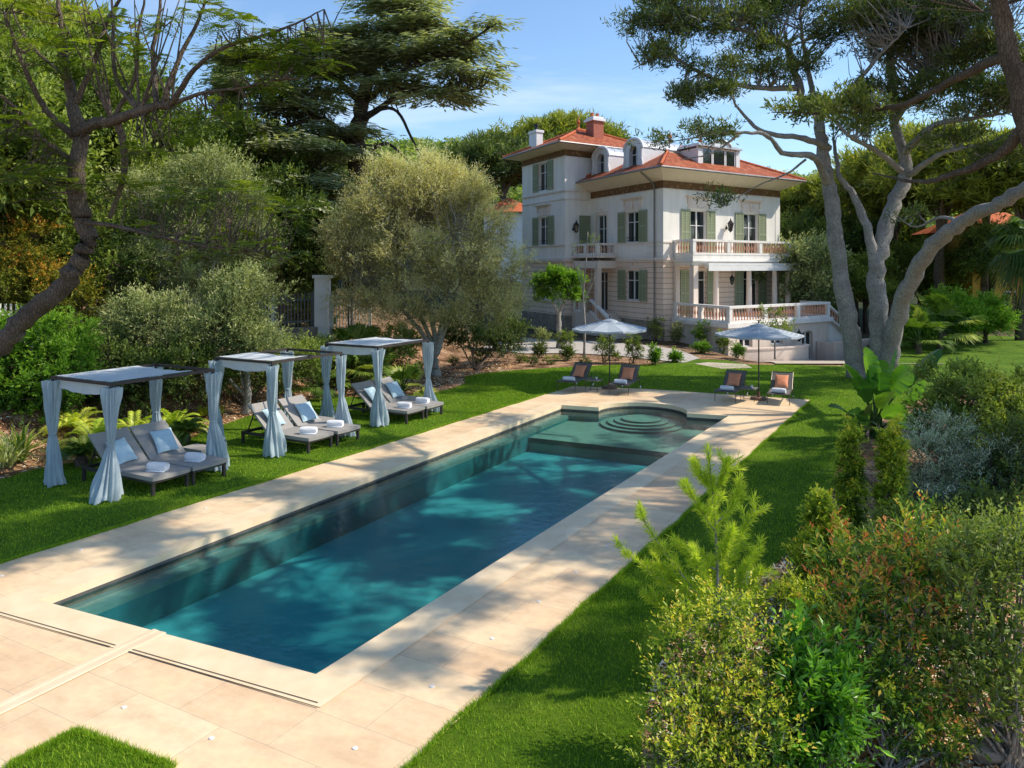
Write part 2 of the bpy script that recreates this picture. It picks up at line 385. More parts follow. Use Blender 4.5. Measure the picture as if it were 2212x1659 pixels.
# basin
mw_ = noisy('pool_wall_tile', (.085, .08, .075), (.13, .12, .11), 5, .5, .1)
mf_ = mat('pool_floor', rough=.7); n = N(mf_); tc = n.n('ShaderNodeTexCoord'); a = n.noise(tc.outputs['Object'], .8, 5)
n.l(n.ramp(a.outputs[0], [(.3, (.07, .33, .385)), (.7, (.15, .47, .49))]).outputs[0], n.b.inputs['Base Color'])
ms_ = noisy('pool_step_stone', (.36, .355, .29), (.44, .43, .35), 3, .6, .1)
mdw = noisy('deep_wall_tile', (.035, .18, .21), (.06, .24, .27), 2, .6, .1)
DZ, SH = -.9, -.48
q_in = inner2
for z0_, z1_, m__ in ((-.10, -.24, mw_), (-.24, DZ, mdw)):
    mb_ = MB(); V = [(*p, z0_) for p in q_in] + [(*p, z1_) for p in q_in]
    mb_.add(V, [(i, (i + 1) % N2, N2 + (i + 1) % N2, N2 + i) for i in range(N2)])
    struct(build('pool_wall', mb_, m__))
sa, sb = np.array(g(1126, 943, SH)[:2]), np.array(g(1437, 977, SH)[:2])
sdv = (sb - sa) / np.linalg.norm(sb - sa)
# floor (sheet under the opening)
struct(sheet('pool_floor', [A_ - .2 * cv, B_ + .2 * cv, C_ + .2 * cv + av * 2, D_ - .2 * cv + av * 2], DZ, mf_))
def lin(p, d, q, e):
    t = np.linalg.solve(np.array([d, -e]).T, q - p); return p + d * t[0]
eL = lin(sa, sdv, A_, D_ - A_); eR = lin(sa, sdv, B_, C_ - B_)
mb_ = MB(); pts = [eL, eR] + [C_] + arc[::-1] + [D_]
V = [(*p, SH) for p in pts]; mb_.poly(V)
mb_.add([(*eL, SH), (*eR, SH), (*eR, DZ), (*eL, DZ)], [(0, 1, 2, 3)])
struct(build('pool_shelf', mb_, ms_))
struct(build('pool_shelf_edge', MB().add([(*(eL - av * .012), SH - .004), (*(eR - av * .012), SH - .004), (*(eR - av * .012), SH - .16), (*(eL - av * .012), SH - .16)], [(0, 1, 2, 3)]), mw_))
# ledge along the left wall
le = MB()
p0, p1 = A_, D_; nrm2 = cv
for (w0, zz, z2) in ((.30, -.30, DZ),):
    V = [(*p0, zz), (*(p0 + nrm2 * w0), zz), (*(p1 + nrm2 * w0), zz), (*p1, zz), (*(p0 + nrm2 * w0), -.40), (*(p1 + nrm2 * w0), -.40)]
    le.add(V, [(0, 1, 2, 3), (1, 4, 5, 2)]); lf = MB().add([(*(p0 + nrm2 * w0), -.40), (*(p1 + nrm2 * w0), -.40), (*(p1 + nrm2 * w0), DZ), (*(p0 + nrm2 * w0), DZ)], [(3, 2, 1, 0)]); struct(build('pool_ledge_face', lf, mdw))
mle = noisy('pool_ledge_stone', (.26, .28, .26), (.33, .35, .32), 3, .6, .1)
struct(build('pool_ledge', le, mle))
for k, (r, zt_) in enumerate(((1.38, SH + .07), (1.14, SH + .13), (.90, SH + .19), (.66, SH + .25))):
    c_ = ccirc - av * .06
    mb_ = MB().lathe([(r, SH - .02), (r, zt_)], 48, (c_[0], c_[1], 0)); struct(build('pool_step', mb_, ms_))
    mb_ = MB().lathe([(r + .008, zt_ - .055), (r + .008, zt_ - .004)], 48, (c_[0], c_[1], 0)); mb_.ng = []; struct(build('pool_step_riser', mb_, mw_))
# water
mwat = bpy.data.materials.new('pool_water'); mwat.use_nodes = True; n = N(mwat); n.t.nodes.remove(n.b)
out = n.t.nodes['Material Output']; tr = n.n('ShaderNodeBsdfTransparent'); tr.inputs[0].default_value = (.53, .88, .88, 1)
gl = n.n('ShaderNodeBsdfGlossy'); gl.inputs['Roughness'].default_value = .03; fr = n.n('ShaderNodeFresnel'); fr.inputs[0].default_value = 1.33
tc = n.n('ShaderNodeTexCoord'); a = n.noise(tc.outputs['Object'], 4.2, 4, .6); bp = n.n('ShaderNodeBump'); bp.inputs['Strength'].default_value = .22; bp.inputs['Distance'].default_value = .05
n.l(a.outputs[0], bp.inputs['Height']); n.l(bp.outputs[0], gl.inputs['Normal']); n.l(bp.outputs[0], fr.inputs['Normal'])
mx = n.n('ShaderNodeMixShader'); n.l(fr.outputs[0], mx.inputs[0]); n.l(tr.outputs[0], mx.inputs[1]); n.l(gl.outputs[0], mx.inputs[2]); n.l(mx.outputs[0], out.inputs[0])
struct(sheet('pool_water', q_in, -.15, mwat))
# slots, overflow channel and spot lights in the near deck
md_ = noisy('slot_shadow', (.10, .07, .045), (.14, .10, .06), 5, .9, 0)
def strip(name, p, q, w_, z, m):
    p = np.array(p[:2]); q = np.array(q[:2]); d = (q - p) / np.linalg.norm(q - p); nn = np.array((-d[1], d[0])) * w_ / 2
    return struct(build(name, MB().add([(*(p - nn), z), (*(q - nn), z), (*(q + nn), z), (*(p + nn), z)], [(0, 1, 2, 3)]), m))
strip('deck_slot', g(-80, 1304), g(250, 1399), .014, .034, md_); strip('deck_slot', g(-80, 1312), g(238, 1402), .014, .034, md_)
strip('deck_slot', g(283, 1407), g(687, 1524), .014, .034, md_); strip('deck_slot', g(274, 1411), g(687, 1534), .014, .034, md_)
mch = noisy('pale_channel_stone', (.78, .60, .39), (.84, .67, .45), 3, .5, .1)
p, q = np.array(g(-230, 1648)[:2]), np.array(g(345, 1368)[:2]); d = (q - p) / np.linalg.norm(q - p); nn = np.array((-d[1], d[0]))
cm = MB()
prof = [(-.13, .030), (-.11, .038), (-.05, .038), (-.03, .033), (.03, .033), (.05, .038), (.11, .038), (.13, .030)]
V = [(*(e + nn * o_), z_) for e in (p, q) for o_, z_ in prof]
cm.add(V, [(i + 1, i, i + 8, i + 9) for i in range(7)]); struct(build('water_channel', cm, mch))
msp = mat('spot_cover', (.75, .74, .70), .4)
SPOTS = [(268, 1532), (457, 1599), (767, 1621), (933, 1487), (4, 1247), (175, 1190), (444, 1100), (1063, 1383), (1164, 1303), (1244, 1238), (1311, 1183)]
mb0 = None
for k, (px, py) in enumerate(SPOTS):
    P = g(px, py)
    if mb0 is None:
        mb0 = build('deck_spotlight', MB().lathe([(.032, .022), (.028, .03), (.0, .031)], 12), msp); o = mb0
    else: o = mb0.copy(); COL.objects.link(o)
    o.location = (P[0], P[1], 0)
    tag(o, 'small round white light set flush in the pale stone pool deck', 'deck light', 'flush lights in the pool deck')
# front lawn patch
fl = [g(167, 1585), g(372, 1662), g(900, 2600), g(-1500, 2900), g(-500, 1950), g(20, 1662)]
fl = [p[:2] for p in fl]
struct(sheet('front_lawn', fl, .03, ml))
# drive and paving by the house
mgr = noisy('gravel_drive', (.42, .38, .34), (.56, .52, .47), 6, .95, .8, .02, 60)
struct(sheet('gravel_drive', [g(*q)[:2] for q in ((780, 722), (900, 728), (1040, 752), (1130, 764), (1230, 763), (1330, 768), (1420, 778), (1478, 784), (1512, 774), (1470, 757), (1420, 748), (1300, 738), (1150, 732), (1000, 716), (900, 706))], .015, mgr))
mpv = noisy('terrace_paving', (.50, .42, .33), (.58, .50, .40), 2, .7, .2)
pv = MB(); xs_ = np.linspace(0, 1, 14)
nearp = [np.array(q) for q in ((13.2, 39.3), (21.6, 39.2))]; farp = [np.array(q) for q in ((15.0, 46.9), (25.0, 52.5))]
V = [(1 - t_) * ((1 - s_) * nearp[0] + s_ * nearp[1]) + t_ * ((1 - s_) * farp[0] + s_ * farp[1]) for t_ in xs_ for s_ in xs_]
V = [(q[0], q[1], float(zg(q[0], q[1])) + .03) for q in V]; i_ = (np.arange(13)[:, None] * 14 + np.arange(13)[None]).ravel()
struct(build('terrace_paving', pv.add(V, np.stack([i_, i_ + 1, i_ + 15, i_ + 14], -1)), mpv))
struct(sheet('stepping_stone', [g(*q)[:2] for q in ((1500, 786), (1530, 783), (1610, 787), (1625, 795), (1560, 797))], .012, mpv))
struct(sheet('stepping_stone', [g(*q)[:2] for q in ((1440, 835), (1500, 832), (1560, 840), (1470, 843))], .010, mpv)) if False else None
# ------------------------------------------------------------------ furniture
def cushion(name, w_, d_, t_, m, parent=None, seed=0):
    """soft square pillow lying in XY, thickness along Z"""
    nx_ = 14; r = np.random.default_rng(seed); mb = MB()
    u = np.linspace(-1, 1, nx_); U, V_ = np.meshgrid(u, u)
    prof = (np.clip(1 - np.abs(U) ** 2.6, 0, 1) * np.clip(1 - np.abs(V_) ** 2.6, 0, 1)) ** .55
    pin = 1 - .07 * (1 - np.abs(U) ** 2) * np.abs(V_) ** 3; pin2 = 1 - .07 * (1 - np.abs(V_) ** 2) * np.abs(U) ** 3
    ph = r.uniform(0, 6, 4)
    wr = .06 * np.sin(U * 5 + ph[0] + V_ * 2) * np.sin(V_ * 4 + ph[1])
    for s in (1, -1):
        P = np.stack([U * w_ / 2 * pin2, V_ * d_ / 2 * pin, s * t_ / 2 * prof * (1 + wr)], -1).reshape(-1, 3)
        i = (np.arange(nx_ - 1)[:, None] * nx_ + np.arange(nx_ - 1)[None]).ravel()
        q = np.stack([i, i + 1, i + nx_ + 1, i + nx_], -1)
        mb.add(P, q if s > 0 else q[:, ::-1])
    return build(name, mb, m, parent, smooth=True)
def towel(name='rolled_towel', L=.44, r=.095):
    mb = MB(); n_ = 22; a = np.linspace(0, 2 * PI * 1.0, n_)
    xs_ = np.linspace(-L / 2, L / 2, 9); prof = []
    for k, x in enumerate(xs_):
        e = 1 - .12 * abs(x / (L / 2)) ** 6
        prof.append(np.stack([r * 1.15 * e * np.cos(a) * (1 + .03 * np.sin(3 * a + k)), np.full(n_, x), r * e * np.sin(a) * (1 + .03 * np.sin(2 * a + k)) + r], -1))
    P = np.array(prof); m_ = len(xs_); i = np.arange(m_ - 1)[:, None] * n_; j = np.arange(n_ - 1)[None]
    mb.add(P.reshape(-1, 3), np.stack([i + j, i + n_ + j, i + n_ + j + 1, i + j + 1], -1).reshape(-1, 4))
    for s in (0, m_ - 1):       # spiral ends, slightly recessed
        c = P[s].mean(0); c[1] += (.012 if s == 0 else -.012)
        V = np.vstack([P[s], P[s] * .55 + c * .45, c[None]]); V[n_:, 1] = c[1]
        f = [(q, q + 1, n_ + q + 1, n_ + q) for q in range(n_ - 1)]; t = [(n_ + q, n_ + q + 1, 2 * n_) for q in range(n_ - 1)]
        mb.add(V, f, t)
    mb.box(-r * 1.5, -r * .2, -L / 2 + .01, L / 2 - .01, .0, .03)
    o = build(name, mb, M['towel'], None, smooth=True); return o

def daybed():
    """low wide sling lounger, foot end at x=0, head at x=-2.5, y from 0 to .93"""
    L, W_, hz, hx = 2.5, .93, .40, -1.42
    r = thing('sun_lounger', 'x', 'sun lounger', local=True)
    fr_ = MB()
    for y in (.03, W_ - .03): fr_.box(-L, 0, y - .03, y + .03, hz - .13, hz - .06)
    for x in (-L + .03, -.03): fr_.box(x - .03, x + .03, .06, W_ - .06, hz - .13, hz - .06)
    fr_.box(-1.45, -1.39, .06, W_ - .06, hz - .12, hz - .07)
    build('frame', fr_, M['frame'], r)
    for x in (-L + .04, -.04):
        for y in (.04, W_ - .04):
            build('leg', MB().box(x - .032, x + .032, y - .032, y + .032, 0, hz - .13), M['frame'], r)
    s = MB(); u = np.linspace(hx, .02, 12); v = np.linspace(-.01, W_ + .01, 8)
    U, V_ = np.meshgrid(u, v); top = hz + .01 - .012 * np.sin(np.clip((V_ / W_), 0, 1) * PI) + .0 * U
    def slab(U, V_, T, th, nrm=(0, 0, 1)):
        nrm = np.array(nrm, float); ny_, nx_ = U.shape; P = np.stack([U, V_, T], -1).reshape(-1, 3); Q = P - nrm * th
        i = (np.arange(ny_ - 1)[:, None] * nx_ + np.arange(nx_ - 1)[None]).ravel(); f = np.stack([i, i + 1, i + nx_ + 1, i + nx_], -1)
        n_ = len(P); b_ = [k for k in range(nx_)] + [k * nx_ + nx_ - 1 for k in range(1, ny_)] + [(ny_ - 1) * nx_ + k for k in range(nx_ - 2, -1, -1)] + [k * nx_ for k in range(ny_ - 2, 0, -1)]
        sd = [(b_[(k + 1) % len(b_)], b_[k], b_[k] + n_, b_[(k + 1) % len(b_)] + n_) for k in range(len(b_))]
        return np.vstack([P, Q]), np.vstack([f, f[:, ::-1] + n_, np.array(sd)])
    P, f = slab(U, V_, top, .085); s.add(P, f); build('seat', s, M['sling'], r, smooth=False)
    an = math.radians(42); Lb = 1.05; t = np.linspace(0, Lb, 10); T_, V_ = np.meshgrid(t, v)
    U = hx - .01 - T_ * math.cos(an); Z_ = hz + T_ * math.sin(an) - .01 * np.sin(V_ / W_ * PI)
    P, f = slab(U[:, ::-1], V_, Z_[:, ::-1], .05, (math.sin(an), 0, math.cos(an)))
    build('backrest', MB().add(P, f), M['sling'], r)
    st = MB()
    for y in (.12, W_ - .12): build('back_strut', MB().beam((hx - .68, y, hz + .50), (hx - .95, y, hz - .09), .025), M['frame'], r)
    return r, hx, hz, an, W_

def curtain(seed, top=2.36, h_tie=1.12, fl=.26, lean=(0, 0)):
    """gathered curtain round a corner post, tied at mid height"""
    r = np.random.default_rng(seed); nz, na = 34, 64; a = np.linspace(0, 2 * PI, na, endpoint=False)
    z = np.linspace(.02, top, nz); P = []
    ph = r.uniform(0, 6, 3); k1 = int(r.integers(8, 13)); kz = r.uniform(.6, 1.8, 3)
    for zz in z:
        if zz < h_tie:
            t = zz / h_tie; R = fl * (1 - t) ** .85 + .058; am = .20 + .05 * (1 - t)
        else:
            t = (zz - h_tie) / (top - h_tie); R = .060 + .085 * t ** .75; am = .22
        tw = ph[0] + .5 * zz
        rad = R * (1 + am * np.sin(k1 * a + tw + .9 * np.sin(2 * a + ph[1] + kz[0] * zz)) + .22 * np.sin(2 * a + ph[2] + kz[1] * zz * 2) + .10 * np.sin(5 * a + zz * 3 * kz[2]) + .05 * np.sin(17 * a + ph[0] - zz * 4) + .05 * np.sin(3 * a + zz * 9 + ph[1]))
        fx = (1 - zz / h_tie) if zz < h_tie else 0
        x = rad * np.cos(a) * (1.12 if zz > h_tie else 1.0) + lean[0] * fx; y = rad * np.sin(a) + lean[1] * fx
        zo = zz + ((.035 * np.sin(3 * a + ph[0]) + .02 * np.sin(7 * a)) if zz < .1 else .008 * np.sin(4 * a + zz * 12))
        P.append(np.stack([x, y, np.broadcast_to(zo, (na,))], -1))
    P = np.array(P); i = np.arange(nz - 1)[:, None] * na; j = np.arange(na)[None]; k = (j + 1) % na
    mb = MB().add(P.reshape(-1, 3), np.stack([i + j, i + k, i + na + k, i + na + j], -1).reshape(-1, 4))
    tie = MB().lathe([(.062, h_tie - .03), (.082, h_tie), (.062, h_tie + .03)], 16)
    return mb, tie

def gazebo(label, Fp, cover, seed, grp):
    """four posts, flat dark frame, sliding cloth roof, four tied curtains. local x across (towards pool), y along"""
    Wc, Wa, ht = 2.1, 2.62, 2.44
    r = thing('gazebo', label, 'gazebo', local=True, group=grp)
    corners = [(0, 0), (-Wc, 0), (0, Wa), (-Wc, Wa)]
    f = MB()
    for x in (0, -Wc): f.box(x - .028, x + .028, -.028, Wa + .028, ht - .065, ht)
    for y in (0, Wa): f.box(-Wc + .029, -.029, y - .028, y + .028, ht - .063, ht - .003)
    for y in (Wa * .36, Wa * .68): f.box(-Wc + .036, -.036, y - .015, y + .015, ht - .06, ht - .03)
    build('roof_frame', f, M['frame'], r)
    leans = [(.04 + .03 * (seed == 2), -.14 if seed == 1 else .05), (.03, .04), (.05, .12), (.0, .05)]
    for k, (x, y) in enumerate(corners):
        p = build('post', MB().box(x - .026, x + .026, y - .026, y + .026, 0, ht - .066), M['frame'], r)
        mb, tie = curtain(seed * 7 + k, top=ht - .1, h_tie=1.12 + .03 * k, fl=(.19, .15, .18, .13)[k], lean=leans[k])
        mb.v = [v + np.array((x, y, 0)) for v in mb.v]; tie.v = [v + np.array((x, y, 0)) for v in tie.v]
        c = build('curtain', mb, M['bluefab'], r, smooth=True); build('curtain_tie', tie, M['bluefab'], c, smooth=True)
    nx_, ny_ = 18, 30; u = np.linspace(-Wc + .04, -.04, nx_); v = np.linspace(0.04, Wa * cover, ny_); U, V_ = np.meshgrid(u, v)
    ed = np.sin((U + Wc) / Wc * PI)
    per = Wa * .34; sagv = np.abs(np.sin(V_ / per * PI))
    Z_ = ht + .012 - .05 * ed * sagv - .012 * np.sin(U * 9) * sagv
    P = np.stack([U, V_, Z_], -1).reshape(-1, 3); i = (np.arange(ny_ - 1)[:, None] * nx_ + np.arange(nx_ - 1)[None]).ravel()
    rf = MB().add(P, np.stack([i, i + 1, i + nx_ + 1, i + nx_], -1))
    for y0, sg in ((.04, -1),):      # hanging end of the cloth
        u2 = np.linspace(-Wc + .06, -.06, 26); dz = np.linspace(0, 1, 5); A2, B2 = np.meshgrid(u2, dz)
        hang = (.14 + .10 * np.sin((A2 + Wc) / Wc * PI)) * B2
        P = np.stack([A2, y0 + .02 + .02 * np.sin(A2 * 14) * B2, ht - .085 - hang + .08 * (1 - B2)], -1).reshape(-1, 3)
        i = (np.arange(4)[:, None] * 26 + np.arange(25)[None]).ravel(); rf.add(P, np.stack([i, i + 1, i + 27, i + 26], -1))
    build('roof_cloth', rf, M['roofcloth'], r, smooth=True)
    return place(r, (Fp[0], Fp[1], 0), AR)

def bedtable(label):
    t = thing('side_table', label, 'side table', local=True, group='low side tables between the gazebos')
    build('table_top', MB().box(-.38, .38, -.24, .24, .27, .35), M['sling'], t)
    for x in (-.33, .33):
        for y in (-.19, .19): build('leg', MB().box(x - .02, x + .02, y - .02, y + .02, 0, .27), M['frame'], t)
    return t
def L2W(Fp, x, y, z=0):
    c, s = math.cos(AR), math.sin(AR); return (Fp[0] + c * x - s * y, Fp[1] + s * x + c * y, z)
GF = [g(240, 1077), g(588, 985), g(817, 920)]
gl_ = ['nearest of the three curtained gazebos, its roof cloth patched with shadow', 'middle gazebo of three, its dark roof frame bare on the right half', 'farthest gazebo by the olive tree, its roof cloth drawn almost full']
cov = (.80, .52, .93)
bed0, hx, hz, an, BW = daybed()
bn = ['nearest', 'middle', 'farthest']; sd_ = ['left', 'right']
first = True; pl0 = cushion('pillow', .62, .52, .17, M['bluepil'], seed=2); tw0 = towel()
tb0 = bedtable('x')
BL = [[(.66, .50), (.68, 1.50)], [(.66, .62), (.72, 1.66)], [(.62, .62), (.66, 1.62)]]
TB = [g(430, 967, .33), g(697, 905, .33), g(891, 860, .33)]
for gi in range(3):
    gazebo(gl_[gi], GF[gi], cov[gi], gi + 1, 'curtained gazebos beside the pool')
    for k in range(2):
        bx, by = BL[gi][k]
        lab = 'taupe low lounger in the %s gazebo, %s' % (bn[gi], ('left one, behind the front curtain', 'right one, beside the side table')[k])
        b = bed0 if first else copy_tree(bed0)
        place(b, L2W(GF[gi], bx, by), AR, lab, 'taupe loungers in the gazebos')
        p = pl0 if first else copy_tree(pl0)
        u_ = .36 + .03 * ((gi * 2 + k) % 3)
        px_, pz_ = hx - u_ * math.cos(an) + math.sin(an) * .10, hz + u_ * math.sin(an) + math.cos(an) * .10
        P = L2W(GF[gi], bx + px_, by + BW / 2 + (-.06, .05)[k], pz_)
        p.location = P; p.rotation_euler = (0, an - PI * 0, AR + (.25, -.2)[k])
        p.rotation_euler = (0.06, an + .12, AR + (.18, -.15)[k])
        tag(p, 'pale blue cushion leaning on the %s lounger of the %s gazebo' % (sd_[k], bn[gi]), 'cushion', 'pale blue cushions on the gazebo loungers')
        t = tw0 if first else copy_tree(tw0)
        t.location = L2W(GF[gi], bx - .42 - .05 * k, by + BW / 2 - .02, hz + .005); t.rotation_euler = (0, 0, AR + PI / 2 + (.35, .5, .2)[gi] - .1 * k)
        tag(t, 'white rolled towel on the foot of the %s lounger in the %s gazebo' % (sd_[k], bn[gi]), 'towel', 'rolled towels on the gazebo loungers')
        first = False
    t = tb0 if gi == 0 else copy_tree(tb0)
    place(t, (TB[gi][0], TB[gi][1], 0), AR, 'low taupe side table right of the loungers of the %s gazebo' % bn[gi], 'low side tables by the gazebos')

def decklounger():
    """tube frame sling chaise, foot end at x=0, head at x=-2"""
    W_, hz2, hx2 = .74, .38, -1.25; an2 = math.radians(42)
    r = thing('deck_lounger', 'x', 'sun lounger', local=True)
    f = MB()
    for y in (0, W_):
        f.tube([(0, y, hz2), (-1.98, y, hz2)], .018, 8); f.tube([(hx2, y, hz2), (hx2 - .82 * math.cos(an2), y, hz2 + .82 * math.sin(an2))], .017, 8)
        f.tube([(hx2 - .45 * math.cos(an2), y * .92 + .03, hz2 + .45 * math.sin(an2)), (hx2 - .68, y * .92 + .03, hz2)], .010, 6)
    f.tube([(0, 0, hz2), (0, W_, hz2)], .018, 8); f.tube([(-1.98, 0, hz2), (-1.98, W_, hz2)], .018, 8)
    f.tube([(hx2 - .82 * math.cos(an2), 0, hz2 + .82 * math.sin(an2)), (hx2 - .82 * math.cos(an2), W_, hz2 + .82 * math.sin(an2))], .017, 8)
    build('frame', f, M['metal'], r)
    for x, dx in ((-.14, .05), (-1.8, -.10)):
        for y in (0, W_): build('leg', MB().tube([(x, y, hz2), (x + dx, y, .0)], [.017, .013], 8), M['metal'], r)
    for y in (.0, W_):
        build('wheel', MB().lathe([(.0, -.015), (.06, -.015), (.06, .015), (0, .015)], 16, (0, 0, 0), fn=lambda a_, b_, c_: (a_ - 1.93, y + c_, b_ + .06)), M['white'], r)
    u = np.linspace(hx2, -.03, 8); v = np.linspace(.02, W_ - .02, 6); U, V_ = np.meshgrid(u, v)
    for nm, (UU, ZZ) in (('seat', (U, hz2 + .012 - .03 * np.sin(V_ / W_ * PI))),
                         ('backrest', (hx2 - (U - u[0]) / (u[-1] - u[0]) * .80 * math.cos(an2), hz2 + .012 + (U - u[0]) / (u[-1] - u[0]) * .80 * math.sin(an2) - .02 * np.sin(V_ / W_ * PI)))):
        P = np.stack([UU, V_, ZZ], -1).reshape(-1, 3); i = (np.arange(5)[:, None] * 8 + np.arange(7)[None]).ravel()
        build(nm, MB().add(P, np.stack([i, i + 1, i + 9, i + 8], -1)), M['greysling'], r, smooth=True)
    return r, hx2, hz2, an2, W_
dl0, hx2, hz2, an2, W2 = decklounger()
DR = math.atan2(-av[1], -av[0])
feet = [g(1221, 848, .0), g(1335, 855), g(1565, 871), g(1681, 877)]
dlab = ['grey sling lounger at the left end of the far deck row', 'grey sling lounger just right of the left parasol pole', 'darkest grey sling lounger, left of the right parasol pole', 'pale sunlit sling lounger at the right corner of the deck']
who = ['leftmost', 'second from left', 'third from left', 'rightmost']
tp0 = cushion('pillow', .60, .48, .17, M['terra'], seed=5); tw1 = towel('rolled_towel', .46, .09)
for k, P in enumerate(feet):
    d = dl0 if k == 0 else copy_tree(dl0); rz = DR + (.02, .10, .0, .10)[k]
    co, si = math.cos(rz), math.sin(rz); ox, oy = P[0] + si * W2 / 2, P[1] - co * W2 / 2
    place(d, (ox, oy, .03), rz, dlab[k], 'sling loungers at the far end of the pool')
    def LW(x, y, z): return (ox + co * x - si * y, oy + si * x + co * y, z + .03)
    p = tp0 if k == 0 else copy_tree(tp0)
    u_ = .30; p.location = LW(hx2 - u_ * math.cos(an2) + math.sin(an2) * .09, W2 / 2, hz2 + u_ * math.sin(an2) + math.cos(an2) * .09)
    p.rotation_euler = (PI / 2 * 0, an2 + .05, rz); 
    tag(p, 'terracotta pillow propped on the %s deck lounger' % who[k], 'pillow', 'terracotta pillows on the deck loungers')
    t = tw1 if k == 0 else copy_tree(tw1)
    t.location = LW(-.35, W2 / 2, hz2 - .005); t.rotation_euler = (0, 0, rz + (.1, .0, .05, -.1)[k])
    tag(t, 'white rolled towel on the foot of the %s deck lounger' % who[k], 'towel', 'rolled towels on the deck loungers')

mpar = mat('parasol_cloth', (.42, .50, .57), .8); n = N(mpar); tc = n.n('ShaderNodeTexCoord')
sx_ = n.n('ShaderNodeSeparateXYZ'); n.l(tc.outputs['Object'], sx_.inputs[0])
rad_ = n.math('SQRT', n.math('ADD', n.math('MULTIPLY', sx_.outputs[0], sx_.outputs[0]), n.math('MULTIPLY', sx_.outputs[1], sx_.outputs[1])))
wv = n.math('SINE', n.math('MULTIPLY', rad_, 42.0))
n.l(n.mix(n.ramp(wv, [(.45, (0, 0, 0)), (.55, (1, 1, 1))]).outputs[0], (.34, .40, .45), (.50, .54, .57)), n.b.inputs['Base Color'])
def parasol():
    r = thing('parasol', 'x', 'parasol', local=True)
    R = 1.56; n8 = 8; m = MB(); ringz = [(0.12, 2.76), (.30, 2.715), (.32, 2.68), (.9, 2.55), (R, 2.40), (R + .004, 2.33)]
    na = 48; V = []
    for rr, zz in ringz:
        for k in range(na):
            a = 2 * PI * k / na; seg = (a % (2 * PI / n8)) - PI / n8
            e = math.cos(PI / n8) / math.cos(seg); bulge = 1 - abs(seg) / (PI / n8)
            q = rr * e if rr > .35 else rr
            V.append((q * math.cos(a), q * math.sin(a), zz - .045 * bulge * (rr / R) ** 1))
    V = np.array(V); i = np.arange(len(ringz) - 1)[:, None] * na; j = np.arange(na)[None]; k = (j + 1) % na
    m.add(V, np.stack([i + j, i + k, i + na + k, i + na + j], -1).reshape(-1, 4)); m.add([(0, 0, 2.79)] + [tuple(v) for v in V[:na]], f3=[(0, 1 + q, 1 + (q + 1) % na) for q in range(na)])
    build('canopy', m, mpar, r, smooth=False)
    build('pole', MB().tube([(0, 0, 0.1), (0, 0, 2.77)], .024, 10), M['frame'], r)
    build('finial', MB().lathe([(.01, 2.77), (.03, 2.82), (.022, 2.87), (.004, 2.92)], 10), M['frame'], r)
    for q in range(n8):
        a = 2 * PI * q / n8
        build('rib', MB().beam((.05 * math.cos(a), .05 * math.sin(a), 2.69), (R * .98 * math.cos(a), R * .98 * math.sin(a), 2.385), .02), M['frame'], r)
    build('base', MB().lathe([(.30, 0), (.30, .05), (.27, .09), (.05, .10), (.04, .28), (0, .28)], 24), mat_base, r)
    return r
mat_base = noisy('brown_base', (.16, .09, .06), (.22, .13, .09), 5, .6, .1)
pr0 = parasol(); place(pr0, (*g(1317, 840)[:2], .02), .2, 'blue grey parasol between the two left deck loungers', 'parasols at the far end of the pool')
pr1 = copy_tree(pr0); place(pr1, (*g(1639, 864)[:2], .02), .45, 'blue grey parasol between the two right deck loungers')
def roundtable(lab):
    t = thing('deck_side_table', lab, 'side table', local=True, group='square side tables between the deck loungers')
    build('table_top', MB().box(-.27, .27, -.27, .27, .43, .46), M['greysling'], t)
    for x in (-.24, .24):
        for y in (-.24, .24): build('leg', MB().tube([(x, y, .43), (x, y, 0)], .012, 6), M['metal'], t)
    build('table_rail', MB().box(-.24, .24, -.01, .01, .05, .07), M['metal'], t)
    return t
t0 = roundtable('x'); place(t0, (*g(1283, 846)[:2], .02), AR, 'small dark square table beside the left parasol pole')
t1 = copy_tree(t0); place(t1, (*g(1618, 866)[:2], .02), AR, 'small dark square table beside the right parasol pole')
for lab, px, py in (('small pale cup on the left deck side table', 1283, 846), ('small pale cup on the right deck side table', 1618, 866)):
    P = g(px, py); o = build('cup', MB().lathe([(.03, 0), (.045, .09), (.04, .09), (.028, .01)], 12), M['towel'], None, loc=None); o.location = (P[0] + .1, P[1], .48); tag(o, lab, 'cup', 'cups on the deck side tables')
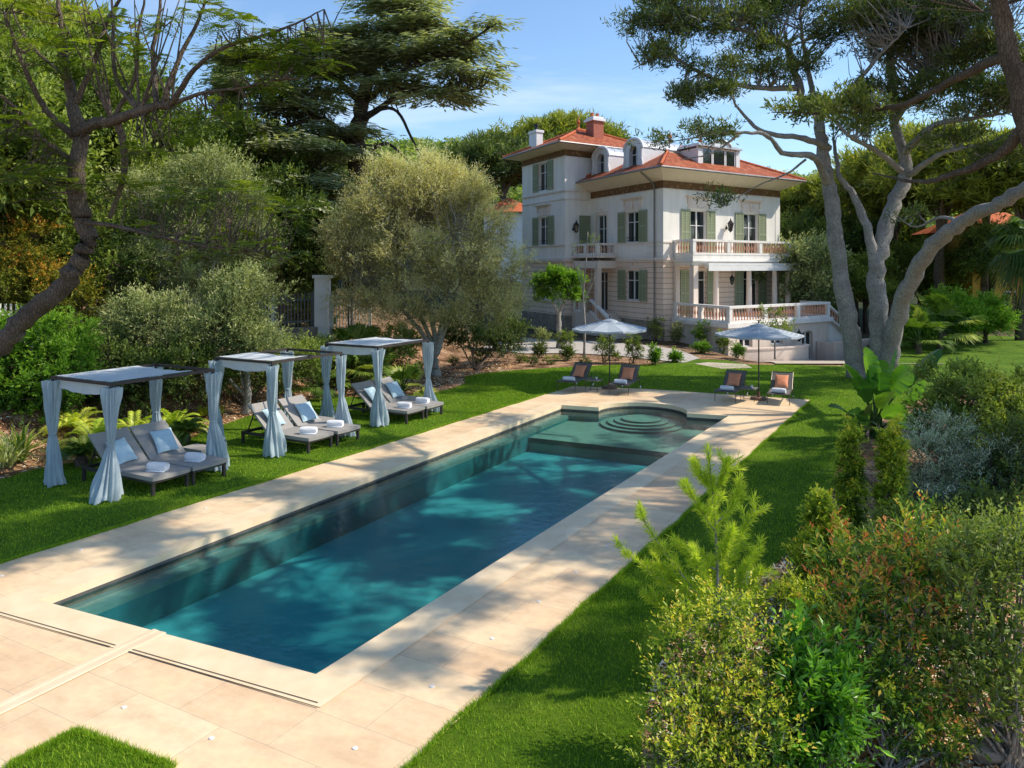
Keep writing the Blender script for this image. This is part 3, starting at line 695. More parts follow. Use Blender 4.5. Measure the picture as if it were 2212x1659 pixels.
# ------------------------------------------------------------------ villa
VO = np.array((9.83, 51.0)); VU = np.array((.812, .584)); VV = np.array((-.4147, .910))
def P3(u, v, z): p = VO + VU * u + VV * v; return (p[0], p[1], z)
villa = thing('villa', 'white and pale pink three storey villa with orange tiled hipped roofs and sage green shutters', 'villa', (VO[0], VO[1], 0))
def wallmat(name, c1, c2, groove=None):
    m = mat(name, c1, .85, spec=.15); n = N(m); tc = n.n('ShaderNodeTexCoord')
    a = n.noise(tc.outputs['Object'], .35, 6, .6); b = n.noise(tc.outputs['Object'], 14, 4)
    mpz = n.n('ShaderNodeMapping'); mpz.inputs['Scale'].default_value = (1, 1, .12); n.l(tc.outputs['Object'], mpz.inputs[0])
    st = n.noise(mpz.outputs[0], 2.5, 5, .7)
    col = n.ramp(a.outputs[0], [(.3, c1), (.7, c2)]).outputs[0]
    col = n.mix(1, col, n.ramp(st.outputs[0], [(.35, (.90, .89, .87)), (.6, (1, 1, 1))]).outputs[0], 'MULTIPLY')
    if groove:
        s = n.n('ShaderNodeSeparateXYZ'); n.l(tc.outputs['Object'], s.inputs[0])
        fr = n.math('FRACT', n.math('DIVIDE', s.outputs[2], groove))
        gv = n.math('GREATER_THAN', fr, .90)
        col = n.mix(gv, col, n.mix(1, col, (.42, .38, .36), 'MULTIPLY'))
    n.l(col, n.b.inputs['Base Color']); n.bump(b.outputs[0], .15, .01); return m
mWh = wallmat('white_render', (.88, .85, .79), (.92, .89, .83)); mPk = wallmat('pink_rusticated_render', (.86, .68, .55), (.90, .74, .61), .345)
mPkp = wallmat('pink_smooth_render', (.76, .64, .55), (.81, .70, .61)); mTr = wallmat('pale_pink_trim', (.80, .70, .62), (.85, .76, .68))
mSof = noisy('cream_soffit', (.76, .66, .48), (.82, .72, .54), 2, .7, .1)
mFz = mat('painted_frieze', (.26, .15, .07), .8); n = N(mFz); tc = n.n('ShaderNodeTexCoord'); a = n.n('ShaderNodeTexVoronoi'); a.inputs['Scale'].default_value = 3.2
n.l(tc.outputs['Object'], a.inputs['Vector']); n.l(n.ramp(a.outputs['Distance'], [(.1, (.42, .28, .15)), (.25, (.22, .12, .05)), (.6, (.16, .085, .035))]).outputs[0], n.b.inputs['Base Color'])
mSh = mat('sage_shutter', (.22, .26, .18), .6); n = N(mSh); tc = n.n('ShaderNodeTexCoord'); s = n.n('ShaderNodeSeparateXYZ'); n.l(tc.outputs['Object'], s.inputs[0])
fr = n.math('FRACT', n.math('MULTIPLY', s.outputs[2], 9.0)); n.l(n.mix(n.math('GREATER_THAN', fr, .62), (.30, .345, .215), (.19, .22, .14)), n.b.inputs['Base Color']); n.bump(fr, .6, .02)
mGl = mat('window_glass', (.015, .022, .028), .05, spec=.8)
mFr = noisy('white_joinery', (.72, .72, .71), (.78, .78, .77), 3, .5, .05)
mZn = noisy('pale_zinc', (.50, .52, .55), (.60, .62, .65), 2, .35, .1, metal=.3)
mGut = noisy('grey_gutter', (.22, .21, .20), (.30, .28, .27), 3, .4, .05, metal=.4)
mBal = noisy('terracotta_baluster', (.60, .33, .22), (.70, .42, .30), 4, .8, .1)
mBr = mat('red_brick', (.4, .12, .07), .85); n = N(mBr); tc = n.n('ShaderNodeTexCoord'); br = n.n('ShaderNodeTexBrick'); br.inputs['Scale'].default_value = 3.2
mpb = n.n('ShaderNodeMapping'); mpb.inputs['Rotation'].default_value = (PI / 2, 0, .6); n.l(tc.outputs['Object'], mpb.inputs[0]); n.l(mpb.outputs[0], br.inputs['Vector'])
br.inputs['Color1'].default_value = (.42, .10, .05, 1); br.inputs['Color2'].default_value = (.30, .07, .035, 1); br.inputs['Mortar'].default_value = (.45, .30, .24, 1); n.l(br.outputs[0], n.b.inputs['Base Color'])
# tiles: UV-free, uses a stored slope coordinate
mTi = mat('orange_roof_tile', (.6, .15, .06), .8); n = N(mTi)
au = n.n('ShaderNodeAttribute', attribute_name='ru'); av_ = n.n('ShaderNodeAttribute', attribute_name='rv')
wu = n.math('SINE', n.math('MULTIPLY', au.outputs['Fac'], 2 * PI / .26)); wvv = n.math('FRACT', n.math('DIVIDE', av_.outputs['Fac'], .34))
cmb = n.n('ShaderNodeCombineXYZ'); n.l(n.math('FLOOR', n.math('DIVIDE', au.outputs['Fac'], .26)), cmb.inputs[0]); n.l(n.math('FLOOR', n.math('DIVIDE', av_.outputs['Fac'], .34)), cmb.inputs[1])
wn_ = n.n('ShaderNodeTexWhiteNoise', noise_dimensions='2D'); n.l(cmb.outputs[0], wn_.inputs[0])
col = n.ramp(wn_.outputs[0], [(0, (.44, .10, .035)), (.5, (.60, .16, .06)), (1, (.70, .24, .10))]).outputs[0]
col = n.mix(n.ramp(wu, [(-1 + 1, (1, 1, 1)), (.45, (0, 0, 0))]).outputs[0], col, n.mix(1, col, (.45, .4, .4), 'MULTIPLY'))
col = n.mix(n.math('LESS_THAN', wvv, .14), col, n.mix(1, col, (.5, .45, .45), 'MULTIPLY'))
tcr = n.n('ShaderNodeTexCoord'); wz = n.noise(tcr.outputs['Object'], 1.1, 6, .7); col = n.mix(1, col, n.ramp(wz.outputs[0], [(.3, (.62, .58, .56)), (.55, (1, 1, 1)), (.75, (1.1, 1.15, 1.15))]).outputs[0], 'MULTIPLY')
n.l(col, n.b.inputs['Base Color']); hh = n.math('ADD', n.math('MULTIPLY', wu, .5), n.math('MULTIPLY', wvv, .6)); n.bump(hh, .9, .05)

def vb(name, boxes, m, parent=villa):
    mb = MB()
    for b in boxes: mb.box(*b, fn=P3)
    return build(name, mb, m, parent)
def facade(name, axis, c, a0, a1, z0, z1, openings, m, sgn, depth=.28):
    """wall plane with openings. axis 'v': plane u=c spanned by v; axis 'u': plane v=c spanned by u. sgn: inward direction"""
    As = sorted({a0, a1} | {q for o in openings for q in o[:2] if a0 < q < a1}); Zs = sorted({z0, z1} | {q for o in openings for q in o[2:4] if z0 < q < z1})
    mb = MB(); fn = (lambda a_, d_, z_: P3(c + d_, a_, z_)) if axis == 'v' else (lambda a_, d_, z_: P3(a_, c + d_, z_))
    for i in range(len(As) - 1):
        for j in range(len(Zs) - 1):
            ca, cz = (As[i] + As[i + 1]) / 2, (Zs[j] + Zs[j + 1]) / 2
            if any(o[0] < ca < o[1] and o[2] < cz < o[3] for o in openings): continue
            mb.add([fn(As[i], 0, Zs[j]), fn(As[i + 1], 0, Zs[j]), fn(As[i + 1], 0, Zs[j + 1]), fn(As[i], 0, Zs[j + 1])], [(0, 1, 2, 3)])
    for (p, q, r0, r1) in [o[:4] for o in openings]:
        r0_, r1_ = max(r0, z0), min(r1, z1)
        if r1_ <= r0_: continue
        d = depth * sgn
        quad = lambda *k: mb.add([fn(*x) for x in k], [(0, 1, 2, 3)])
        quad((p, 0, r0_), (p, d, r0_), (p, d, r1_), (p, 0, r1_)); quad((q, 0, r0_), (q, d, r0_), (q, d, r1_), (q, 0, r1_))
        if r1 <= z1: quad((p, 0, r1), (q, 0, r1), (q, d, r1), (p, d, r1))
        if r0 >= z0: quad((p, 0, r0), (q, 0, r0), (q, d, r0), (p, d, r0))
    return build(name, mb, m, villa)
def frm(axis, c):
    return (lambda a_, d_, z_: P3(c + d_, a_, z_)) if axis == 'v' else (lambda a_, d_, z_: P3(a_, c + d_, z_))
def fbox(mb, fn, a0, a1, d0, d1, z0, z1): return mb.box(a0, a1, d0, d1, z0, z1, fn=fn)
def window(axis, c, sgn, a0, a1, z0, z1, shut=(), rail=False, transom=.66, arch=False, leafw=.9):
    fn = frm(axis, c); d = sgn
    f = MB(); t = .07; D0, D1 = .20 * d, .27 * d
    for (x0, x1, y0, y1) in ((a0, a0 + t, z0, z1), (a1 - t, a1, z0, z1), (a0 + t, a1 - t, z1 - t, z1), (a0 + t, a1 - t, z0, z0 + t)):
        fbox(f, fn, x0, x1, D0, D1, y0, y1)
    mid = (a0 + a1) / 2; fbox(f, fn, mid - .06, mid + .06, D0 - .012 * d, D1 - .01 * d, z0 + t, z1 - t)
    zt = z0 + (z1 - z0) * transom
    for x0, x1 in ((a0 + t, mid - .06), (mid + .06, a1 - t)): fbox(f, fn, x0, x1, D0 + .004 * d, D1 - .004 * d, zt - .025, zt + .025)
    w_ = build('window', f, mFr, villa)
    gl = MB(); gl.add([fn(a0, .25 * d, z0), fn(a1, .25 * d, z0), fn(a1, .25 * d, z1), fn(a0, .25 * d, z1)], [(0, 1, 2, 3)]); build('pane', gl, mGl, w_)
    cu = MB()
    if arch:
        a_ = MB(); k = 8; wv_ = (a1 - a0) / 2; h_ = .22
        for s in (-1, 1):
            pts = [(mid + s * wv_, z1)] + [(mid + s * wv_ * math.cos(q), z1 - h_ + h_ * math.sin(q)) for q in np.linspace(0, PI / 2, k)]
            for dd in (-.002 * d,): a_.poly([fn(x, dd, y) for x, y in pts])
            for q in range(1, k): a_.add([fn(pts[q][0], 0, pts[q][1]), fn(pts[q + 1][0], 0, pts[q + 1][1]), fn(pts[q + 1][0], .18 * d, pts[q + 1][1]), fn(pts[q][0], .18 * d, pts[q][1])] if q + 1 < len(pts) else [fn(pts[q][0], 0, pts[q][1])] * 4, [(0, 1, 2, 3)])
        build('arch_head', a_, mPkp, w_)
    if rail:
        r_ = MB(); fbox(r_, fn, a0, a1, .03 * d, .05 * d, z0 + .32, z0 + .35)
        fbox(r_, fn, a0, a1, .03 * d, .05 * d, z0 + .12, z0 + .14)
        build('window_rail', r_, M['black'], w_)
    for s in shut:
        e = .02; x0, x1 = (a0 - e - leafw, a0 - e) if s < 0 else (a1 + e, a1 + e + leafw)
        sm = MB(); fbox(sm, fn, x0, x1, -.075 * d, -.035 * d, z0 - .03, z1 + .03)
        sh = build('shutter', sm, mSh, villa)
        rm = MB()
        for (p, q, r, t_) in ((x0, x0 + .07, z0 - .03, z1 + .03), (x1 - .07, x1, z0 - .03, z1 + .03), (x0 + .07, x1 - .07, z0 - .03, z0 + .08), (x0 + .07, x1 - .07, z1 - .08, z1 + .03), (x0 + .07, x1 - .07, (z0 + z1) / 2 - .05, (z0 + z1) / 2 + .05), ((x0 + x1) / 2 - .03, (x0 + x1) / 2 + .03, z0 + .08, z1 - .08)):
            fbox(rm, fn, p, q, -.092 * d, -.077 * d, r, t_)
        build('shutter_frame', rm, mShf, sh)
    return w_
mShf = noisy('sage_shutter_frame', (.32, .365, .235), (.36, .40, .27), 3, .6, .05)
def hood(axis, c, sgn, a0, a1, z1, big=True):
    fn = frm(axis, c); d = -sgn; m = MB(); e = .22
    # surround
    for x0, x1 in ((a0 - e + .02, a0), (a1, a1 + e - .02)): fbox(m, fn, x0, x1, 0, .03 * d, z1 - (2.1 if big else 2.1), z1 + .12)
    fbox(m, fn, a0 - e, a1 + e, 0, .05 * d, z1 + .12, z1 + .24)
    if big:
        fbox(m, fn, a0 - .12, a1 + .12, 0, .045 * d, z1 + .24, z1 + .78)
        mid = (a0 + a1) / 2
        fbox(m, fn, mid - .13, mid + .13, .046 * d, .12 * d, z1 + .18, z1 + .76)
        for x0, x1 in ((a0, mid - .22), (mid + .22, a1)): fbox(m, fn, x0, x1, .046 * d, .075 * d, z1 + .36, z1 + .66)
        for k, (o_, zz) in enumerate(((.20, .78), (.30, .84), (.38, .90))): fbox(m, fn, a0 - o_, a1 + o_, 0, (.14 + .08 * k) * d, z1 + zz, z1 + zz + .06)
        for x in (a0 - .16, a1 + .16): fbox(m, fn, x - .07, x + .07, 0, .13 * d, z1 + .40, z1 + .78)
    else:
        mid = (a0 + a1) / 2; fbox(m, fn, mid - .12, mid + .12, 0, .1 * d, z1 + .24, z1 + .50)
    return build('window_hood', m, mTr, villa)

Z1, ZP, ZT = 5.36, 6.45, 9.99
# opening lists (start, end, z0, z1)
oL1 = [(2.78, 4.46, 6.55, 8.68), (7.0, 8.4, 5.70, 8.68)]; oR1 = [(2.53, 4.18, 5.68, 8.66), (8.08, 9.78, 5.68, 8.66)]
oT1 = [(2.67 + 9.33, 4.3 + 9.33, 6.55, 8.72)]; oT2 = [(2.75 + 9.33, 4.35 + 9.33, 10.8, 12.95)]
oLg = [(2.78, 4.46, 2.55, 4.62)]; oRg = [(2.5, 4.2, 1.62, 4.62), (8.08, 9.78, 1.62, 4.62)]
oTg = [(12.0, 13.6, 2.3, 4.5)]
TU0, TV0, TV1, TU1 = -2.54, 9.33, 16.7, 6.5
facade('wall', 'v', 0, 0, TV0, Z1, 10.5, oL1, mWh, 1); facade('wall', 'u', 0, 0, 12.3, Z1, 10.5, oR1, mWh, 1)
facade('wall', 'v', 0, 0, TV0, 1.26, Z1, oLg + [(6.9, 8.3, 1.62, 4.5)], mPk, 1); facade('wall', 'u', 0, 0, 12.3, 0, Z1, oRg, mPk, 1)
facade('wall', 'v', TU0, TV0, TV1, Z1, 13.55, oT1 + oT2, mWh, 1); facade('wall', 'v', TU0, TV0, TV1, 1.26, Z1, oTg, mPk, 1)
vb('wall', [(TU0, 0, TV0, TV0 + .02, Z1, 13.55), (0.001, TU1, TV0, TV0 + .02, 9.0, 13.55), (TU1 - .02, TU1, TV0 + .03, TV1, 9.0, 13.5), (TU0 + .02, TU1, TV1 - .02, TV1, 0, 13.5)], mWh)
vb('wall', [(TU0, 0, TV0, TV0 + .02, 1.26, Z1)], mPk)
vb('wall', [(12.28, 12.3, .02, 11, 0, 10.5), (.02, 12.28, 10.98, 11, 0, 10.5)], mWh)
vb('plinth', [(-.06, .1, .0, TV0, 0, 1.26), (TU0 - .06, TU0 + .1, TV0 - .05, TV1, 0, 1.26), (TU0 + .1, -.07, TV0 - .05, TV0 + .1, 0, 1.26)], M['stone'])
vb('floor_slab', [(.3, 12, .3, 10.9, 1.4, 1.5), (.3, 12, .3, 10.9, 5.2, 5.36), (TU0 + .3, 6, TV0 + .3, TV1 - .3, 9.6, 9.8)], mPkp)
# string courses, parapet band, corner pilasters
vb('string_course', [(-.16, 12.42, -.16, 0, Z1 - .07, Z1 + .13), (-.16, 0, 0, TV0 - .16, Z1 - .07, Z1 + .13), (TU0 - .16, TU0, TV0 - .16, TV1, Z1 - .07, Z1 + .13), (TU0 - .0, -.16, TV0 - .16, TV0, Z1 - .07, Z1 + .13),
                     (-.10, 0, 0, TV0 - .1, Z1 - .20, Z1 - .075), (-.1, 12.36, -.1, 0, Z1 - .20, Z1 - .075), (TU0 - .1, TU0, TV0 - .1, TV1, Z1 - .2, Z1 - .075),
                     (-.08, 0, 0, TV0 - .08, ZP - .02, ZP + .08), (-.08, 1.0, -.08, 0, ZP - .02, ZP + .08), (TU0 - .08, TU0, TV0 - .08, TV1, ZP - .02, ZP + .08),
                     (-.05, 0, .15, 1.9, 5.75, 5.78), (-.05, 0, .15, 1.9, 6.2, 6.23)], mTr)
vb('string_course', [(TU0 - .1, TU0, TV0 - .1, TV1, 10.45, 10.56), (TU0, -.02, TV0 - .1, TV0, 10.45, 10.56), (TU0 - .07, TU0, TV0 - .07, TV1, 9.85, 9.93), (TU0, -.02, TV0 - .07, TV0, 9.85, 9.93), (TU0 - .05, TU0, TV0 - .05, TV1, 13.02, 13.07), (-.04, 0, 0, 9.3, 9.93, 9.98), (-.04, 12.33, -.04, 0, 9.93, 9.98)], mTr)
vb('corner_pilaster', [(-.03, .0, .0, .5, Z1 + .13, 9.93), (-.03, .5, -.03, 0, Z1 + .13, 9.93)], mWh); vb('corner_pilaster', [(11.8, 12.33, -.03, 0, Z1 + .13, 9.93)], mWh)
# windows
window('v', 0, 1, *oL1[0], shut=(-1, 1), rail=True, leafw=.95); hood('v', 0, 1, *oL1[0][:2], 8.68)
window('v', 0, 1, *oL1[1]); hood('v', 0, 1, *oL1[1][:2], 8.68, big=False)
for o in oR1: window('u', 0, 1, *o, shut=(-1, 1), leafw=.86); hood('u', 0, 1, o[0], o[1], 8.66)
window('v', TU0, 1, *oT1[0], shut=(-1, 1), rail=True, leafw=1.0); hood('v', TU0, 1, *oT1[0][:2], 8.72)
window('v', TU0, 1, *oT2[0], shut=(-1, 1), rail=True, leafw=.9)
window('v', 0, 1, *oLg[0], shut=(-1, 1), arch=True, leafw=.95); window('v', TU0, 1, *oTg[0], shut=(1,), leafw=.9)
for o in oRg: window('u', 0, 1, *o, shut=(-1, 1), arch=True, leafw=.9, transom=.78)
window('v', 0, 1, 6.9, 8.3, 1.62, 4.5, transom=.75)
m_ = MB(); m_.box(-2.35, -.95, TV0 - .10, TV0 - .05, 5.75, 8.7, fn=P3)
m_ = MB(); m_.box(-1.15, -.08, TV0 - .09, TV0 - .05, 5.72, 8.7, fn=P3); build('shutter', m_, mSh, villa)
m_ = MB(); m_.box(2.5, 4.74, -.02, 0, 4.78, 4.9, fn=lambda a, b, c: P3(b * 4, a, c)); build('keystone', m_.box(3.48, 3.76, -.022, 0, 4.62, 5.1, fn=lambda a, b, c: P3(b * 5, a, c)), mPkp, villa)
vb('window_sill', [(-.1, 0, 2.6, 4.64, 2.44, 2.54), (TU0 - .1, TU0, 11.8, 13.8, 2.2, 2.3)], mTr)
# frieze, soffit, eaves and roofs
def friezebox(u0, u1, v0, v1, z0, z1, m, nm):
    t = .05; vb(nm, [(u0 - t, u1 + t, v0 - t, v0, z0, z1), (u0 - t, u0, v0, v1, z0, z1), (u1, u1 + t, v0, v1, z0, z1)], m)
friezebox(0, 12.3, 0, 9.26, 10.0, 10.47, mFz, 'frieze'); friezebox(TU0, TU1, TV0, TV1, 13.08, 13.52, mFz, 'frieze')
def roof(u0, u1, v0, v1, oh, zw, ze, rise, nm='roof'):
    """hip roof with splayed soffit; returns apex coordinates"""
    U0, U1, V0, V1 = u0 - oh, u1 + oh, v0 - oh, v1 + oh
    half = min(U1 - U0, V1 - V0) / 2
    if (U1 - U0) > (V1 - V0): r0, r1 = (U0 + half, (V0 + V1) / 2), (U1 - half, (V0 + V1) / 2)
    else: r0, r1 = ((U0 + U1) / 2, V0 + half), ((U0 + U1) / 2, V1 - half)
    ze2 = ze + .09; zr = ze2 + rise
    mb = MB(); ru = []; rv = []
    def face(pts, axis, edge):
        mb.poly([P3(*p) for p in pts])
        for p in pts:
            if axis == 'u': ru.append(p[0]); rv.append(math.hypot(abs(p[1] - edge), p[2] - ze2))
            else: ru.append(p[1]); rv.append(math.hypot(abs(p[0] - edge), p[2] - ze2))
    c00, c10, c11, c01 = (U0, V0, ze2), (U1, V0, ze2), (U1, V1, ze2), (U0, V1, ze2); a, b = (*r0, zr), (*r1, zr)
    if (U1 - U0) > (V1 - V0):
        face([c00, c10, b, a], 'u', V0); face([c10, c11, b], 'v', U1); face([c11, c01, a, b], 'u', V1); face([c01, c00, a], 'v', U0)
    else:
        face([c00, c10, a], 'u', V0); face([c10, c11, b, a], 'v', U1); face([c11, c01, b], 'u', V1); face([c01, c00, a, b], 'v', U0)
    o = build(nm, mb, mTi, villa)
    for k_, arr in (('ru', ru), ('rv', rv)):
        at_ = o.data.attributes.new(k_, 'FLOAT', 'POINT'); at_.data.foreach_set('value', np.array(arr, np.float32))
    sf = MB(); W0 = [(u0, v0), (u1, v0), (u1, v1), (u0, v1)]; E0 = [(U0, V0), (U1, V0), (U1, V1), (U0, V1)]
    for k in range(4):
        j = (k + 1) % 4; sf.add([P3(*W0[k], zw), P3(*W0[j], zw), P3(*E0[j], ze), P3(*E0[k], ze)], [(0, 1, 2, 3)])
    build('soffit', sf, mSof, o)
    gt = MB()
    for k in range(4):
        j = (k + 1) % 4; gt.tube([P3(*E0[k], ze + .03), P3(*E0[j], ze + .03)], .075, 8)
    build('gutter', gt, mGut, o)
    hp = MB()
    for c_, r_ in ((c00, a), (c10, b if (U1 - U0) > (V1 - V0) else a), (c11, b), (c01, a if (U1 - U0) > (V1 - V0) else b), (a, b)):
        A0, B0 = np.array(P3(*c_)), np.array(P3(*r_)); L_ = np.linalg.norm(B0 - A0)
        if L_ < .1: continue
        nn_ = int(L_ / .35) + 1
        for q in range(nn_):
            s, e = A0 + (B0 - A0) * q / nn_, A0 + (B0 - A0) * (q + 1.12) / nn_
            hp.tube([s + (0, 0, .03), e + (0, 0, .05)], [.13, .10], 8)
    build('hip_tiles', hp, mHip, o)
    for r_ in (a, b):
        P = P3(*r_); build('finial', MB().lathe([(.16, 0), (.2, .1), (.09, .25), (.07, .5), (.15, .62), (.13, .74), (.05, .85), (.03, 1.05), (0, 1.2)], 10, P), mHip, o)
    return o
mHip = noisy('hip_tile', (.50, .12, .045), (.64, .19, .08), 3, .8, .2)
def addrv(o): return o
mroof = roof(0, 12.3, 0, 9.0, 1.45, 10.47, 11.1, 2.55)
troof = roof(TU0, TU1, TV0, TV1, 1.3, 13.53, 13.80, 2.0)
# chimneys
vb('chimney', [(-2.0, -1.35, 15.0, 16.4, 13.8, 15.75)], M['white']); vb('chimney_cap', [(-2.08, -1.27, 14.92, 16.48, 15.75, 15.95)], M['white'])
ch = vb('chimney', [(1.3, 2.35, 10.8, 12.0, 14.3, 16.35)], mBr)
vb('chimney_cap', [(1.15, 2.5, 10.65, 12.15, 16.35, 16.55), (1.3, 2.35, 10.8, 12.0, 16.55, 16.7)], M['white'], ch)
for uu in (1.55, 2.1): build('chimney_pot', MB().lathe([(.14, 16.7), (.11, 17.0), (.15, 17.05)], 10, (*P3(uu, 11.4, 0)[:2], 0)), mHip, ch)
build('chimney_pot', MB().lathe([(.16, 15.95), (.12, 16.3), (.2, 16.34), (.2, 16.5), (0, 16.55)], 10, (*P3(-1.7, 15.6, 0)[:2], 0)), M['black'], villa)
# small arched dormers on the left slope
def dormer(v0, v1):
    u0, u1, zb, zs, zt = .05, 4.0, 11.45, 13.0, 13.62; vm = (v0 + v1) / 2; hw = (v1 - v0) / 2
    prof = [(v0, zb), (v0, zs)] + [(vm - hw * math.cos(q), zs + (zt - zs) * math.sin(q)) for q in np.linspace(0, PI, 11)[1:-1]] + [(v1, zs), (v1, zb)]
    b = MB(); n_ = len(prof); V = [P3(u0, *p) for p in prof] + [P3(u1, p[0], p[1]) for p in prof]
    b.add(V, [(k, k + 1, n_ + k + 1, n_ + k) for k in range(n_ - 1)])
    # front with an arched opening
    iw, ih, it = hw * .5, zb + .25, 13.1
    inner = [(vm - iw, ih), (vm - iw, it - .3)] + [(vm - iw * math.cos(q), it - .3 + .42 * math.sin(q)) for q in np.linspace(0, PI, 11)[1:-1]] + [(vm + iw, it - .3), (vm + iw, ih)]
    V = [P3(u0 - .1, *p) for p in prof] + [P3(u0 - .1, *p) for p in inner] + [P3(u0 + .3, *p) for p in inner]
    f = [(k, k + 1, n_ + k + 1, n_ + k) for k in range(n_ - 1)] + [(n_ + k, n_ + k + 1, 2 * n_ + k + 1, 2 * n_ + k) for k in range(n_ - 1)]
    f += [(n_ - 1, 0, n_, 2 * n_ - 1)]
    b.add(V, f); d = build('dormer', b, mFr, villa)
    build('pane', MB().poly([P3(u0 + .28, *p) for p in inner]), mGl, d)
    fr_ = MB(); fr_.box(vm - .04, vm + .04, 0, .03, ih, it + .1, fn=lambda a, b_, c: P3(u0 + .22 + b_, a, c)); fr_.box(vm - iw, vm + iw, 0, .03, ih + .9, ih + .95, fn=lambda a, b_, c: P3(u0 + .23 + b_, a, c)); build('window_bars', fr_, mFr, d)
    sc = MB()       # arched cap and side scrolls
    arcp = [(vm - (hw + .1) * math.cos(q), zs + (zt - zs + .06) * math.sin(q)) for q in np.linspace(-.1, PI + .1, 15)]
    sc.tube([P3(u0 - .12, *p) for p in arcp], .11, 8)
    for s in (-1, 1):
        sc.tube([P3(u0 - .12, vm + s * (hw + .0), zs - .1), P3(u0 - .12, vm + s * (hw - .02), zs - .7), P3(u0 - .12, vm + s * (hw + .12), zb + .25), P3(u0 - .12, vm + s * (hw + .28), zb)], [.1, .1, .12, .16], 8)
    build('dormer_surround', sc, mFr, d)
    cp = MB(); n2 = 9; pr = [(vm - (hw + .06) * math.cos(q), zs + (zt - zs + .05) * math.sin(q)) for q in np.linspace(0, PI, n2)]
    cp.add([P3(u0 - .02, *p) for p in pr] + [P3(u1, *p) for p in pr], [(k, k + 1, n2 + k + 1, n2 + k) for k in range(n2 - 1)])
    for q in range(1, 6): cp.tube([P3(u0 + q * .65, *p) for p in [(vm - (hw + .06) * math.cos(w_), zs + .02 + (zt - zs + .05) * math.sin(w_)) for w_ in np.linspace(0, PI, 7)]], .025, 4)
    build('zinc_cap', cp, mZn, d)
dormer(2.45, 4.5); dormer(6.75, 8.8)
# wide three part dormer on the sunny slope
d_ = vb('dormer', [(3.7, 7.9, .45, 5, 11.2, 13.0), (3.6, 4.0, .25, .45, 11.25, 13.1), (7.6, 8.0, .25, .45, 11.25, 13.1), (4.0, 7.6, .25, .45, 11.25, 11.4)], mFr)
vb('zinc_cap', [(3.5, 8.1, .05, 5.4, 13.1, 13.2), (3.7, 7.9, .3, 5.2, 13.2, 13.34)], mZn, d_)
hb = MB(); arcp = [(5.8 - 1.05 * math.cos(q), 13.2 + .42 * math.sin(q)) for q in np.linspace(0, PI, 13)]
hb.poly([P3(p[0], .1, p[1]) for p in arcp]); hb.tube([P3(p[0], .05, p[1]) for p in arcp], .08, 6); build('arched_pediment', hb, mFr, d_)
for a0, a1 in ((4.05, 5.1), (5.15, 6.45), (6.5, 7.55)):
    g_ = MB(); g_.box(a0, a1, .40, .44, 11.45, 13.0, fn=P3); w_ = build('window', g_, mGl, d_) if False else vb('window', [(a0, a0 + .08, .30, .38, 11.42, 13.08), (a1 - .08, a1, .30, .38, 11.42, 13.08), (a0 + .08, a1 - .08, .30, .38, 12.98, 13.08)], mFr, villa)
    vb('pane', [(a0 + .08, a1 - .08, .345, .36, 11.42, 12.98)], mGl, w_)
# downpipe
build('downpipe', MB().tube([P3(-1.35, .9, 11.02), P3(-.9, .9, 10.75), P3(-.13, .9, 10.3), P3(-.12, .87, 9.9), P3(-.12, .87, .1)], .055, 8), mGut, villa)
# balustrades
def baluster_mesh():
    return MB().lathe([(.055, 0), (.055, .06), (.03, .10), (.065, .24), (.07, .32), (.03, .52), (.03, .58), (.055, .62), (.055, .66)], 8).mesh('baluster', True)
bal = baluster_mesh(); bal.materials.append(mBal)
def balustrade(path, z0, gaps=None, ped=.3, h=.98, name='balustrade', every=3.0):
    """path in (u,v) corner points"""
    m = MB(); posts = []
    bl = []
    for i in range(len(path) - 1):
        a, b = np.array(path[i], float), np.array(path[i + 1], float); L_ = np.linalg.norm(b - a); d = (b - a) / L_; nb = max(1, round(L_ / every))
        nd = np.array((-d[1], d[0]))
        def obox(s0, s1, hw, za, zb):
            V = []
            for z in (za, zb):
                for s, w2 in ((s0, -hw), (s1, -hw), (s0, hw), (s1, hw)):
                    q = a + d * s + nd * w2; V.append(P3(q[0], q[1], z))
            m.add(V, [(0, 2, 3, 1), (4, 5, 7, 6), (0, 1, 5, 4), (2, 6, 7, 3), (0, 4, 6, 2), (1, 3, 7, 5)])
        obox(-.10, L_ + .10, .125 + .002 * i, z0, z0 + .14); obox(-.15, L_ + .15, .16 + .002 * i, z0 + h - .15, z0 + h - .002 * i)
        for k in range(nb + 1):
            s = L_ * k / nb; e = ped / 2
            s0, s1 = max(s - e, -.13), min(s + e, L_ + .13)
            obox(s0, s1, .135 + .001 * i, z0 + .14, z0 + h - .15)
            if k < nb:
                sa_, sb_ = s + e + .04, L_ * (k + 1) / nb - e - .04; nn_ = max(1, int((sb_ - sa_) / .26)); 
                for q in range(nn_):
                    p = a + d * (sa_ + (sb_ - sa_) * (q + .5) / nn_); bl.append(P3(p[0], p[1], z0 + .14))
    o = build(name, m, mWhT, villa)
    for p in bl:
        b_ = bpy.data.objects.new('baluster', bal); COL.objects.link(b_); b_.parent = o; b_.location = (p[0] - VO[0], p[1] - VO[1], p[2]); b_.scale = (1, 1, (h - .29) / .66)
    return o
mWhT = wallmat('white_stone_trim', (.82, .79, .75), (.87, .84, .80))
